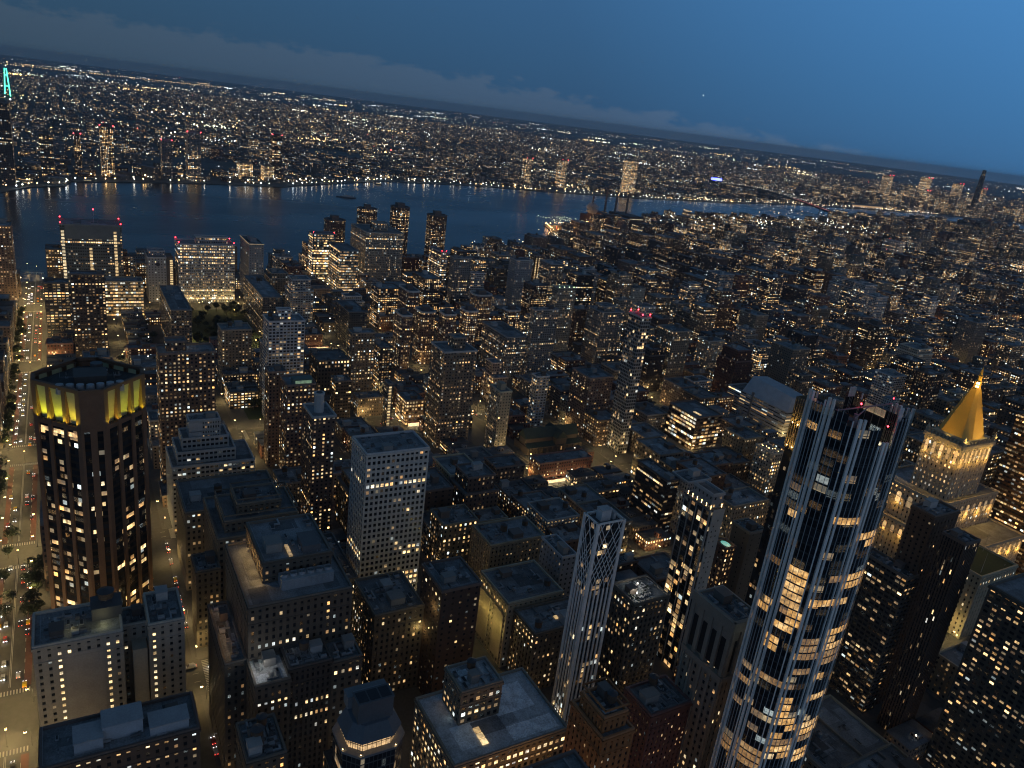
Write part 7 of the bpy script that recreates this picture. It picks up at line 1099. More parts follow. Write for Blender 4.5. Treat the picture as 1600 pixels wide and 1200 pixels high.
# ---- dark glass tower with a concrete spine
root, R_, st = hero('spine_tower'); r = R_[0]; x0, y0, x1, y1, _, h = r
building_block(root, r, st, 41, False, .05, name="glass_wall"); building_block(root, R_[1], STY['greyslab'], 42, False, .02, name="roof_house")
m = MB(); m.box(x0 - .5, y0 - .5, 0, x0 + .1, y0 + (y1 - y0) * .80, h + .4, 0, (.46, .43, .37, 0)); sp = m.build("concrete_spine", [TRIM], root)
m = MB()
for k in range(30):
    for s in (.22, .52):
        if (k * 7 + int(s * 10)) % 5 != 3: m.box(x0 - .56, y0 + (y1 - y0) * s + (.6 if k % 2 else 0), 4 + k * 3.4, x0 - .5, y0 + (y1 - y0) * s + (.6 if k % 2 else 0) + .7, 5.0 + k * 3.4, 0, (.02, .02, .02, 0))
m.build("spine_opening", [TRIM], sp)
for k in range(5): m = MB(); s = x0 + (x1 - x0) * k / 4; m.box(s - .22, y1, 0, s + .22, y1 + .55, h + .6, 0, (.30, .29, .27, 0)); m.build("vertical_fin", [TRIM], root)
m = MB(); m.box(x0 - .55, y1 - .45, 0, x0, y1 + .5, h + .55, 0, (.3, .29, .27, 0)); m.build("vertical_fin", [TRIM], root)
add_windows(root, r, st, 2, row_cells(r, st, 2, (2, 12, 18, 22, 23), .35, 0, 1, [W_DIM, W_AMBER, W_WARM]) + [(c_, f_, random.choice([W_DIM, W_DIM, W_AMBER])) for c_, f_, _ in rand_cells(r, st, 2, 22, 14)]); extras(root, 'spine_tower', R_, st, 'terr')

# ---- black tower with golden crown
root, R_, st = hero('black_crown_tower'); r = R_[0]; x0, y0, x1, y1, _, h = r
building_block(root, r, st, 51, False, .03, name="black_wall"); do_lit(root, 'black_crown_tower', r, st)
m = MB()
for i, (a, b) in enumerate(zip(fcorners(r), fcorners(r)[1:] + fcorners(r)[:1])):
    L = math.hypot(b[0] - a[0], b[1] - a[1]); u = ((b[0] - a[0]) / L, (b[1] - a[1]) / L); n = (u[1], -u[0]); k = 0
    while k < L: obox(m, a, u, n, k - .2, k + .2, h - 26, h + 3, 0, .8, (.22, .17, .10, 0)); k += 1.45
m.build("crown_fin", [TRIM], root)
for zc in (h - 24, h - 11):
    for k in range(6):
        for (px, py, nx, ny) in ((x0 - 1.3, y0 + (k + .5) * (y1 - y0) / 6, -1, 0), (x0 + (k + .5) * (x1 - x0) / 6, y1 + 1.3, 0, 1)):
            m = MB(); m.blob(px, py, zc, .32); o = m.build("crown_lamp", [AMBERL], root, False); light("crown_glow", 'POINT', (px + nx * .6, py + ny * .6, zc + .9), 520, (1, .62, .16), o, .2)
for px, py in ((x0 + 1, y1 - 1), (x0 + 1, y0 + 1)): beacon(root, px, py, h + 2, .5)

# ---- tall curved glass tower with white fins
root, R_, st = hero('finned_glass_tower'); x0, y0, x1, y1, _, h = R_[0]
def bay(a, b, bulge, nseg=6):
    L = math.hypot(b[0] - a[0], b[1] - a[1]); u = ((b[0] - a[0]) / L, (b[1] - a[1]) / L); n = (u[1], -u[0])
    return [(a[0] + (b[0] - a[0]) * t + n[0] * bulge * math.sin(math.pi * t), a[1] + (b[1] - a[1]) * t + n[1] * bulge * math.sin(math.pi * t)) for t in [k / nseg for k in range(nseg)]]
cor = [(x0 + 4, y0), (x1, y0), (x1, y1), (x0 + 14, y1), (x0 + 3.5, y1 - 3.5), (x0, y1 - 14), (x0, y1 - 26), (x0 + 1.5, y0 + 3)]
plan = []; joint = []
for i, a in enumerate(cor):
    b = cor[(i + 1) % len(cor)]; joint.append(len(plan)); plan += bay(a, b, .75 if i in (2, 3, 4, 5, 6) else .4)
nP = len(plan); lit_done = set(); m = MB(); fs = MB(); mu = MB(); fins = MB(); hts = []
def top_of(i): # the crown steps: the bays end at different heights
    px, py = plan[i]; return h + (4 if px > x0 + 6 and py > y1 - 8 else 0 if py > y1 - 14 else -8 if py > y0 + 6 else 3)
cum = 0
for i in range(nP):
    a, b = plan[i], plan[(i + 1) % nP]; zt = min(top_of(i), top_of((i + 1) % nP)); L = math.hypot(b[0] - a[0], b[1] - a[1]); nf = round(zt / 3.4); c0 = cum / 4.4; cum += L; c1 = cum / 4.4
    m.face([(*a, 0), (*b, 0), (*b, zt), (*a, zt)], 0, [(c0, 0), (c1, 0), (c1, nf), (c0, nf)], (*st['rgb'], .04), (.97, .84, .77, 1.0))
    u = ((b[0] - a[0]) / L, (b[1] - a[1]) / L); n = (u[1], -u[0])
    for k in range(1, nf, 1): obox(fs, a, u, n, 0, L, k * 3.4 - .14, k * 3.4 + .14, 0, .10, (.028, .03, .03, 0))
    w = .16
    if i in joint: w = .95
    elif (i - 1) in joint or (i + 1) % nP in joint: w = .42 if (i % 2) else .24
    tgt = fins if w > .3 else mu
    obox(tgt, a, u, n, -w / 2, w / 2, 0, zt + (3.5 if w > .5 else 2.2 if w > .3 else .8), -.1, .85 if w > .5 else .5 if w > .3 else .28, (.84, .80, .73, 0) if w > .3 else (.40, .41, .41, 0))
    if w > .5: obox(fins, a, u, n, 1.25, 1.95, 0, zt + 3.5, -.1, .8, (.82, .78, .71, 0))
cw = m.build("glass_wall", [FACADE], root); fs.build("floor_edge", [TRIM], cw); mu.build("mullion", [TRIM], cw); fins.build("white_fin", [TRIM], root)
m = MB(); m.face([(px, py, h - 14) for px, py in plan], 0, None, (.06, .07, .08, 0)); rf = m.build("roof", [ROOF], root)
penthouse(rf, x0 + 6, y0 + 6, x1 - 3, y1 - 8, h - 14, h - 5, (.22, .19, .13)); penthouse(rf, x0 + 9, y0 + 12, x1 - 5, y1 - 16, h - 5, h - 2, (.17, .17, .17)); light("roof_work_light", 'POINT', (x0 + 4, y0 + 6, h - 6), 300, (1, .85, .5), rf, .2)
m = MB(); m.cyl(x0 + 4.2, y1 - 12, h - 14, h - 5, 2.2, None, 16); m.build("round_tank", [METAL], rf); m = MB(); m.cyl(x0 + 3.8, y1 - 18, h - 14, h - 7, 2.2, None, 16); m.build("round_tank", [METAL], rf)
cr = MB(); cb = (.24, .22, .23, 0); cr.cyl((x0 + x1) / 2, (y0 + y1) / 2, h - 5, h + 1.5, .8, None, 8, 0, cb); cr.bar(((x0 + x1) / 2 + 5, (y0 + y1) / 2 + 9, h + 1.2), ((x0 + x1) / 2 - 4, (y0 + y1) / 2 - 12, h + 6), .45, 0, cb); cr.bar(((x0 + x1) / 2 - 3, (y0 + y1) / 2 + 5, h + 1.5), ((x0 + x1) / 2 + 2, (y0 + y1) / 2 - 9, h + 3), .4, 0, cb)
o = cr.build("maintenance_crane", [TRIM], root); beacon(o, (x0 + x1) / 2 + 5, (y0 + y1) / 2 + 9, h + 1.6, .45); beacon(o, (x0 + x1) / 2 - 4, (y0 + y1) / 2 - 12, h + 6.5, .3); beacon(o, (x0 + x1) / 2, (y0 + y1) / 2 - 1, h + 3.6, .45); beacon(o, x0 + 3, y0 + 5, h - 2, .4)
# lit apartments: a whole curved bay between two fins glows, often two floors together; one strip per bay and floor
BAYW = {}
def bay_strip(j, s0, s1, mt):
    if (j, s0, s1, mt.name) not in BAYW:
        m = MB(); q = [plan[(joint[j] + k) % nP] for k in range(s0, s1 + 1)]
        for k in range(len(q) - 1):
            a, b = q[k], q[k + 1]; L = math.hypot(b[0] - a[0], b[1] - a[1]); n = ((b[1] - a[1]) / L * .07, -(b[0] - a[0]) / L * .07)
            m.face([(a[0] + n[0], a[1] + n[1], -1.36), (b[0] + n[0], b[1] + n[1], -1.36), (b[0] + n[0], b[1] + n[1], 1.36), (a[0] + n[0], a[1] + n[1], 1.36)])
        o = m.build("lit_apartment", mt, attrs=False); BAYW[(j, s0, s1, mt.name)] = o.data; bpy.data.objects.remove(o)
    return BAYW[(j, s0, s1, mt.name)]
cnt = 0
while cnt < 66:
    j = random.choice([2, 3, 3, 4, 4, 5, 5, 6]); f = random.randrange(13, 56); s0, s1 = random.choice([(0, 6), (0, 6), (0, 3), (3, 6), (1, 5)]); mt = random.choice([BAY_A, BAY_A, BAY_W, BAY_D])
    for ff in range(f, f + random.choice([1, 1, 2])):
        if (j, ff) in lit_done: continue
        lit_done.add((j, ff)); cnt += 1; o = bpy.data.objects.new("lit_apartment", bay_strip(j, s0, s1, mt)); COL.objects.link(o); o.parent = root; o.location.z = ff * 3.4 + 1.7

# ---- limestone tower with floodlit gold pyramid
root, R_, st = hero('golden_pyramid_tower'); x0, y0, x1, y1, _, h = R_[0]; cx_, cy_ = (x0 + x1) / 2, (y0 + y1) / 2
lime = (*st['rgb'], 0); building_block(root, [x0, y0, x1, y1, 0, h], st, 61, True, .20, name="tower_wall", trim=(.46, .40, .29))
building_block(root, [x0 - 5, y0 - 22, x1 + 22, y1 + 12, 0, 72], st, 62, True, .16, name="shoulder_wall", trim=(.46, .40, .29)); building_block(root, [x0 - 30, y0 - 30, x1 + 30, y1 + 18, 0, 46], st, 63, True, .10, name="base_wall", trim=(.46, .40, .29))
GOLD = mat_plain("gold_leaf_tile", (.80, .43, .055), .5, .10, 1.2, .0)
pb = h + 4; m = MB(); m.box(x0 - 1.5, y0 - 1.5, h - 2, x1 + 1.5, y1 + 1.5, h + 1.2, 0, lime, True); m.box(x0 + 2, y0 + 2, h + 1.2, x1 - 2, y1 - 2, pb, 0, lime)
for k in range(10):
    for s in (0, 1): px = x0 + (x1 - x0) * (k + .5) / 10; m.box(px - .4, (y0, y1)[s] - .9, h + 1.2, px + .4, (y0, y1)[s] + .9, h + 3.4, 0, lime); py = y0 + (y1 - y0) * (k + .5) / 10; m.box((x0, x1)[s] - .9, py - .4, h + 1.2, (x0, x1)[s] + .9, py + .4, h + 3.4, 0, lime)
m.build("balustrade", [TRIM], root)
# eight-sided pyramid
def octp(a, c): return [(cx_ + sx * p, cy_ + sy * q) for sx, sy, p, q in ((1, -1, a, a * c), (1, 1, a, a * c), (1, 1, a * c, a), (-1, 1, a * c, a), (-1, 1, a, a * c), (-1, -1, a, a * c), (-1, -1, a * c, a), (1, -1, a * c, a))]
lo, hi = octp(13.0, .62), octp(2.5, .62); zt = pb + 36; m = MB()
for k in range(16):
    t0, t1 = k / 16, (k + 1) / 16
    for i in range(8):
        j = (i + 1) % 8; L_ = lambda p, q, t: (p[0] + (q[0] - p[0]) * t, p[1] + (q[1] - p[1]) * t)
        m.face([(*L_(lo[i], hi[i], t0), pb + 36 * t0), (*L_(lo[j], hi[j], t0), pb + 36 * t0), (*L_(lo[j], hi[j], t1 - .004), pb + 36 * t1), (*L_(lo[i], hi[i], t1 - .004), pb + 36 * t1)])
py_ = m.build("gold_pyramid", [GOLD], root, False); m = MB()
for i in range(8): m.bar((*lo[i], pb), (*hi[i], zt), .35)
m.build("gold_rib", [GOLD], py_, False); m = MB()
for k in range(8): a = k * math.pi / 4 + .39; m.bar((cx_ + 2.2 * math.cos(a), cy_ + 2.2 * math.sin(a), zt), (cx_ + 2.0 * math.cos(a), cy_ + 2.0 * math.sin(a), zt + 5), .3)
m.cyl(cx_, cy_, zt, zt + .6, 2.9, None, 8); m.cyl(cx_, cy_, zt + 2.4, zt + 2.9, 2.5, None, 8); m.cyl(cx_, cy_, zt + 5, zt + 5.6, 2.6, None, 8); m.cyl(cx_, cy_, zt + 5.6, zt + 9, 1.7, 1.5, 8); m.cyl(cx_, cy_, zt + 9, zt + 9.5, 2.0, None, 8); m.cyl(cx_, cy_, zt + 9.5, zt + 17, 1.5, 0, 8); m.build("lantern", [GOLD], root, False)
m = MB(); m.cyl(cx_, cy_, zt + .6, zt + 5, 1.1, None, 8); m.build("lantern_glow", [mat_emit("lantern_lamp", (1, .75, .35), 6, 'NONE')], root, False)
for (dx, dy) in ((-1, 0), (0, 1), (1, 0), (0, -1), (-1, 1), (-1, -1)):
    q = (cx_ + dx * 16.6, cy_ + dy * 21.0, h + 4.4)
    li = light("pyramid_floodlight", 'SPOT', q, 30000, (1, .68, .18), root, .6, spot_size=R(120), spot_blend=.9); li.rotation_euler = (mathutils.Vector((cx_, cy_, pb + 18)) - mathutils.Vector(q)).to_track_quat('-Z', 'Y').to_euler()
light("lantern_floodlight", 'POINT', (cx_ - 5, cy_ + 3.5, zt + 4), 2600, (1, .72, .25), root, .5)
def arch_row(zb, hh, r, n_, faces=(3, 2)):
    q = fcorners(r)
    for fc in faces:
        a, b = q[fc], q[(fc + 1) % 4]; L = math.hypot(b[0] - a[0], b[1] - a[1]); u = ((b[0] - a[0]) / L, (b[1] - a[1]) / L); n = (u[1], -u[0])
        nn = n_ if fc == 3 else max(3, int(n_ * (r[2] - r[0]) / (r[3] - r[1])))
        for k in range(nn):
            s = L * (k + .5) / nn; w = L / nn * .20; m = MB(); pts = [(-w, 0), (w, 0), (w, hh - w)] + [(w * math.cos(t), hh - w + w * math.sin(t)) for t in (math.pi / 4, math.pi / 2, math.pi * .75)] + [(-w, hh - w)]
            W3 = lambda p, d: (a[0] + u[0] * (s + p[0]) + n[0] * d, a[1] + u[1] * (s + p[0]) + n[1] * d, zb + p[1])
            m.face([W3(p, .50) for p in pts]); m.face([W3(p, .42) for p in pts[::-1]])
            for i in range(len(pts)): m.face([W3(pts[i], .42), W3(pts[(i + 1) % len(pts)], .42), W3(pts[(i + 1) % len(pts)], .50), W3(pts[i], .50)])
            m.build("arched_window", [W_DIM if k % 2 else W_AMBER], root, False)
            if k % 2 == 0: p = W3((0, 0), 1.15); light("facade_uplight", 'POINT', (p[0], p[1], zb - .6), 3000, (1, .56, .13), root, .25)
arch_row(h - 13, 9, [x0, y0, x1, y1, 0, h], 7); arch_row(58, 9, [x0 - 5, y0 - 22, x1 + 22, y1 + 12, 0, 72], 9); arch_row(36, 6, [x0 - 30, y0 - 30, x1 + 30, y1 + 18, 0, 46], 13)
for k in range(4):
    for (px, py, nx, ny) in ((x0 - 1.8, y0 + (k + .5) * (y1 - y0) / 4, -1, 0), (x0 + (k + .5) * (x1 - x0) / 4, y1 + 1.8, 0, 1)): light("balustrade_uplight", 'POINT', (px, py, h - 3.4), 2400, (1, .60, .14), root, .2)
m = MB()
for px, py in ((x0, y0), (x0, y1), (x1, y1), (x1, y0)): m.box(px - 1.1, py - 1.1, h + 1.2, px + 1.1, py + 1.1, h + 5, 0, lime); m.cyl(px, py, h + 5, h + 8.5, 1.2, 0, 8, 0, lime)
m.build("corner_turret", [TRIM], root)

# ---- church
root, R_, st = hero('stone_church'); x0, y0, x1, y1, _, h = R_[0]; cx_ = (x0 + x1) / 2; cc = (*st['rgb'], 0)
m = MB(); m.box(x0, y0, 0, x1, y1, 7, 0, cc); m.box(x0 + 7, y0 + 2, 7, x1 - 7, y1 - 1, h + 2, 0, cc); m.box(cx_ - 12, y0 + 18, 0, cx_ + 12, y0 + 30, h + 2, 0, cc); k = y0 + 3
while k < y1: m.box(x0 - 1.2, k, 0, x0, k + 1.2, 6.2, 0, cc); k += 6
m.build("nave_wall", [TRIM], root); RG = mat_plain("copper_roof", (.030, .050, .045), .7, .3, .5); m = MB()
for (a, b, c_, d, z0_, z1_) in ((x0 + 6, y0 + 1, x1 - 6, y1, h + 2, h + 10.5),):
    mx = (a + c_) / 2; m.face([(a, b, z0_), (a, d, z0_), (mx, d, z1_), (mx, b, z1_)][::-1]); m.face([(c_, b, z0_), (c_, d, z0_), (mx, d, z1_), (mx, b, z1_)]); m.face([(a, d, z0_), (c_, d, z0_), (mx, d, z1_)][::-1]); m.face([(a, b, z0_), (c_, b, z0_), (mx, b, z1_)])
my = y0 + 24; m.face([(cx_ - 13, y0 + 17, h + 2), (cx_ + 13, y0 + 17, h + 2), (cx_ + 13, my, h + 9), (cx_ - 13, my, h + 9)]); m.face([(cx_ - 13, y0 + 31, h + 2), (cx_ + 13, y0 + 31, h + 2), (cx_ + 13, my, h + 9), (cx_ - 13, my, h + 9)][::-1]); m.face([(cx_ - 13, y0 + 17, h + 2), (cx_ - 13, my, h + 9), (cx_ - 13, y0 + 31, h + 2)])
m.face([(x0, y0, 7), (x0 + 7, y0, 9.5), (x0 + 7, y1, 9.5), (x0, y1, 7)][::-1]); m.face([(x1, y0, 7), (x1 - 7, y0, 9.5), (x1 - 7, y1, 9.5), (x1, y1, 7)]); m.build("pitched_roof", [RG], root, False)
for k in range(6): m = MB(); m.box(x0 - .1, y0 + 5 + k * 9, 2, x0 + .02, y0 + 6.2 + k * 9, 5.5); m.build("lancet_window", [W_AMBER if k in (2,) else DARKM], root, False)

# ---- striped college building with sloping metal roof
root, R_, st = hero('hillside_college_building'); x0, y0, x1, y1, _, h = R_[0]; y0 = y1 - 34
m = MB(); hw = h - 14
for a, b in (((x1, y1), (x0, y1)), ((x0, y1), (x0, y0)), ((x0, y0), (x1, y0)), ((x1, y0), (x1, y1))): m.wall(a, b, 0, hw, st, .4, 0, .06, full=False)
m.build("striped_wall", [FACADE], root); m = MB(); pr = [(x1 - 2, hw), (x0, hw), (x0 + 6, h - 1), (x1 - 14, h + 3.5)]
PALE = (.50, .53, .57, 0)
m.face([(x1 - 2, y1 + .3, hw), (x0 - .3, y1 + .3, hw), (x0 + 4, y1 - 8, h + 1.0), (x1 - 6, y1 - 8, h + 5)][::-1], 0, None, PALE); m.face([(x0 - .3, y1 + .3, hw), (x0 - .3, y0, hw), (x0 + 4, y0 + 2, h), (x0 + 4, y1 - 8, h + 1.0)][::-1], 0, None, PALE)
m.face([(x0 + 4, y1 - 8, h + 1.0), (x0 + 4, y0 + 2, h), (x1 - 6, y0 + 2, h + 3), (x1 - 6, y1 - 8, h + 5)][::-1], 0, None, (.40, .43, .47, 0)); m.face([(x1 - 2, y1 + .3, hw), (x1 - 6, y1 - 8, h + 5), (x1 - 6, y0 + 2, h + 3), (x1 - 2, y0, hw)][::-1], 0, None, PALE); m.face([(x0, y0, hw), (x1 - 2, y0, hw), (x1 - 6, y0 + 2, h + 3), (x0 + 4, y0 + 2, h)], 0, None, PALE)
m.build("sloping_roof", [TRIM], root); building_block(root, [x1, y1 - 30, x1 + 22, y1 - 2, 0, hw - 2], st, 71, False, .1, name="wing_wall"); m = MB(); m.box(x1 - 20, y1 - .2, 0, x1 - 17, y1 + .9, hw + 4, 0, (.2, .19, .18, 0)); m.build("stair_shaft", [TRIM], root)

# ---- towers with rounded or cut corners
def poly_tower(key, i, c, rim, pents):
    root, R_, st = hero(key, i); x0, y0, x1, y1, _, h = R_[0]; w = min(x1 - x0, y1 - y0); c = c * w; mx, my = (x0 + x1) / 2, (y0 + y1) / 2; x0, x1 = mx - max(w, (x1 - x0)) / 2, mx + max(w, (x1 - x0)) / 2
    oc = [(x0 + c, y0), (x1 - c, y0), (x1, y0 + c), (x1, y1 - c), (x1 - c, y1), (x0 + c, y1), (x0, y1 - c), (x0, y0 + c)]
    if rim: # smooth the corners
        q = []
        for k in range(0, 8, 2):
            q.append(oc[k]); a, b = oc[k + 1], oc[(k + 2) % 8]; corner = ((x1, y0), (x1, y1), (x0, y1), (x0, y0))[k // 2]; q.append(a)
            for t in (.33, .66): q.append(((1 - t) ** 2 * a[0] + 2 * t * (1 - t) * corner[0] + t * t * b[0], (1 - t) ** 2 * a[1] + 2 * t * (1 - t) * corner[1] + t * t * b[1]))
        oc = q
    m = MB(); cum = 0; nf = round(h / st['fp'])
    for k in range(len(oc)):
        a, b = oc[k], oc[(k + 1) % len(oc)]; L = math.hypot(b[0] - a[0], b[1] - a[1]); c0 = cum / st['cp']; cum += L; c1 = cum / st['cp']
        m.face([(*a, 0), (*b, 0), (*b, h), (*a, h)], 0, [(c0, 0), (c1, 0), (c1, nf), (c0, nf)], (*st['rgb'], st['lit']), (st['wf'], st['hf'], .13 * i + .05, st['tone']))
    m.build("wall", [FACADE], root); m = MB(); m.face([(*p, h - .5) for p in oc], 0, None, (.10, .115, .13, 0)); rf = m.build("roof", [ROOF], root)
    m = MB(); k_ = 1.03; big = [(mx + (p[0] - mx) * k_, my + (p[1] - my) * k_) for p in oc]; sm = [(mx + (p[0] - mx) * .94, my + (p[1] - my) * .94) for p in oc]; cc = (.46, .45, .43, 0) if rim else (.14, .10, .085, 0); n = len(oc)
    for k in range(n):
        j = (k + 1) % n; m.face([(*big[k], h - 1.2), (*big[j], h - 1.2), (*big[j], h + 1), (*big[k], h + 1)], 0, None, cc); m.face([(*big[k], h + 1), (*big[j], h + 1), (*sm[j], h + 1), (*sm[k], h + 1)], 0, None, cc); m.face([(*sm[j], h - .5), (*sm[k], h - .5), (*sm[k], h + 1), (*sm[j], h + 1)], 0, None, cc)
    m.build("parapet", [TRIM], rf); penthouse(rf, mx - w * .22, my - w * .2, mx + w * .22, my + w * .24, h - .5, h + (5 if rim else 7), (.15, .11, .095)); return root
for i in range(len(HERO['waterfront_tower'])): o = poly_tower('waterfront_tower', i, .27, False, 1); o['group'] = 'brown towers on the river edge'
for i in range(len(HERO['round_corner_tower'])): o = poly_tower('round_corner_tower', i, .30, True, 1); o['group'] = 'brown round cornered apartment towers'

# ---- details on single named buildings
light("roof_work_light", 'POINT', (276, -61, 70), 700, (1, .95, .85), HERO['white_roof_block'], .3)
for k in range(4): light("roof_work_light", 'POINT', (303 + k * 9, -65.5, 96.5), 520, (1, .60, .20), HERO['office_building'], .2)
o = HERO['logo_tower']; m = MB(); q = [r for k, l, c, s, r, e in HEROES if k == 'logo_tower'][0][0]; cy_ = (q[1] + q[3]) / 2; m.cyl(0, 0, 0, .3, 2.6, None, 20, 0, (.03, .03, .05, 0)); e = m.build("round_emblem", [TRIM], o); e.rotation_euler = (0, R(-90), 0); e.location = (q[0] - .1, cy_ - 1, q[5] - 9)
m = MB(); k = 0
for k in range(12): m.box(q[0] - .25, q[1] - 8, q[5] - 40 + k * 3.2, q[0], q[1] - 4.5, q[5] - 38 + k * 3.2, 0, (.3, .3, .3, 0), True)
m.build("lit_stair_window", [W_WARM], o, False)
m = MB(); m.box(q[0], q[1] - 9, 0, q[2] - 8, q[1] - .5, q[5] + 1, 0, (.08, .07, .065, 0)); m.build("stair_shaft", [TRIM], o)
q = [r for k, l, c, s, r, e in HEROES if k == 'hospital_pavilion'][0][0]; o = HERO['hospital_pavilion']
for s, z0_ in ((.015, 24), (.45, 12), (.86, 20)):
    for k in range(16 if s != .45 else 11): m = MB(); y = q[3] - (q[3] - q[1]) * s - 3.5; m.box(q[0] - .3, y, q[5] - 10 - k * 4.3 - (22 if s == .45 else 0), q[0] - .02, y + 3.4, q[5] - 7.2 - k * 4.3 - (22 if s == .45 else 0), 0, (.3, .3, .3, 0), True); m.build("lit_stair_window", [W_WARM if s > .1 else W_WHITE], o, False)
m = MB(); m.box(q[0] - .25, q[1] + 2, q[5] - 18, q[0] - .03, q[3] - 6, q[5] - 1, 0, (.13, .15, .155, 0), True); m.build("louvre_band", [TRIM], o)
q = [r for k, l, c, s, r, e in HEROES if k == 'lit_stair_tower'][0][0]; o = HERO['lit_stair_tower']
for s in (.2, .5):
    for k in range(17): m = MB(); y = q[1] + (q[3] - q[1]) * (1 - s) - 1; m.box(q[0] - .3, y, q[5] - 6 - k * 3, q[0], y + 2.4, q[5] - 4.2 - k * 3, 0, (.3, .3, .3, 0), True); m.build("lit_stair_window", [W_WARM], o, False)
q = [r for k, l, c, s, r, e in HEROES if k == 'lit_spine_slab'][0][0]; o = HERO['lit_spine_slab']
for k in range(15): m = MB(); m.box(q[0] - .3, q[3] - 3, q[5] - 4 - k * 3.1, q[0], q[3] - .4, q[5] - 2.4 - k * 3.1, 0, (.3, .3, .3, 0), True); m.build("lit_stair_window", [W_WARM], o, False)
o = HERO['edge_lit_tower']; q = [r for k, l, c, s, r, e in HEROES if k == 'edge_lit_tower'][0][0]
for p, w in (((q[0] - .8, q[3], q[0] - .5, q[1]), 0),): m = MB(); m.box(q[0] - .8, q[1], q[5] + .2, q[0] - .5, q[3], q[5] + .7, 0, (.3, .3, .3, 0), True); m.box(q[0], q[3] + .5, q[5] + .2, q[2], q[3] + .8, q[5] + .7, 0, (.3, .3, .3, 0), True); m.build("edge_light", [W_WARM], o, False)
o = HERO['low_wing_building']; q = [r for k, l, c, s, r, e in HEROES if k == 'low_wing_building'][0][0]
for k in range(5): light("roof_work_light", 'POINT', (q[0] + 5 + k * 8, q[3] - 2, q[5] + 2.6), 110, (1, .55, .18), o, .2)
o = HERO['floodlit_wall_building']; q = [r for k, l, c, s, r, e in HEROES if k == 'floodlit_wall_building'][0][0]
m = MB(); m.box(q[0] + 2, q[3] + .42, 4, q[0] + 12, q[3] + .8, q[5] - 9, 0, (.42, .36, .24, 0)); m.box(q[0] + 19, q[3] + .42, 4, q[2] - 2, q[3] + .8, q[5] - 9, 0, (.42, .36, .24, 0)); m.build("pale_wall_panel", [TRIM], o)
for k in range(5): light("wall_washer", 'POINT', (q[0] + 3 + k * 7, q[3] + 3.2, q[5] - 18), 1300, (1, .74, .22), o, .3)
o = HERO['brown_slab_building']; q = [r for k, l, c, s, r, e in HEROES if k == 'brown_slab_building'][0][0]
for k in range(2): light("wall_washer", 'POINT', (q[0] + 7 + k * 9, q[3] + 3, q[5] - 14 - k * 20), 700, (1, .76, .3), o, .3)
o = HERO['arcaded_tower']; q = [r for k, l, c, s, r, e in HEROES if k == 'arcaded_tower'][0][0]; sa = (.27, .235, .185, 0)
m = MB(); dk = MB()
for fc in (2, 3):
    p = fcorners(q); a, b = p[fc], p[(fc + 1) % 4]; L = math.hypot(b[0] - a[0], b[1] - a[1]); u = ((b[0] - a[0]) / L, (b[1] - a[1]) / L); n = (u[1], -u[0]); nn = 4 if fc == 2 else 3
    for k in range(nn + 1): s = L * k / nn; obox(m, a, u, n, max(-.9, s - 1.0), min(L + .9, s + 1.0), q[5] - 26, q[5] - 3, .4, 1.5, sa); obox(m, a, u, n, max(-.9, s - .55), min(L + .9, s + .55), 0, q[5] - 26, .4, 1.0, sa)
    for k in range(nn): # dark arched recess
        s = L * (k + .5) / nn; w = L / nn * .5 - 1.05; pts = [(-w, 0), (w, 0), (w, 15)] + [(w * math.cos(t), 15 + w * math.sin(t)) for t in (.6, 1.2, 1.94, 2.54)] + [(-w, 15)]
        dk.face([(a[0] + u[0] * (s + x_) + n[0] * .47, a[1] + u[1] * (s + x_) + n[1] * .47, q[5] - 25 + z_) for x_, z_ in pts], 0, None, (.012, .012, .013, 0))
    obox(m, a, u, n, -1.6, L + 1.6, q[5] - 3.2, q[5] + 1.3, .4, 1.9, sa); obox(m, a, u, n, -1.2, L + 1.2, q[5] - 29, q[5] - 26.5, .4, 1.7, sa); obox(m, a, u, n, 0, L, q[5] - 8.5, q[5] - 3.2, .4, .9, sa)
m.build("stone_arcade", [TRIM], o); dk.build("arched_opening", [TRIM], o)
o = HERO['stone_annex_building']; q = [r for k, l, c, s, r, e in HEROES if k == 'stone_annex_building'][0][0]
for fx, fy in ((.1, .85), (.5, .12)): m = MB(); m.cyl(q[0] + (q[2] - q[0]) * fx, q[1] + (q[3] - q[1]) * fy, q[5] - .4, q[5] + 15, .16, .08, 6); m.build("flagpole", [METAL], o)
for k in range(5): light("facade_uplight", 'POINT', (q[0] + 4 + k * 8, q[3] + 2.6, 12), 900, (1, .64, .2), o, .3)
m = MB(); m.box(q[0] + 1, q[1] + 1, q[5] - .38, q[2] - 1, q[3] - 1, q[5] - .3); m.build("roof_lawn", [GRASS], o, False)
o = HERO['ornate_brick_building']; q = [r for k, l, c, s, r, e in HEROES if k == 'ornate_brick_building'][0][0]
for k in range(4): light("facade_uplight", 'POINT', (q[0] + 2 + k * 6.5, q[3] + 6, 34), 2300, (1, .48, .12), o, .4)
for k in range(3): light("facade_uplight", 'POINT', (q[0] - 6, q[1] + 2 + k * 5, 34), 1700, (1, .48, .12), o, .4)

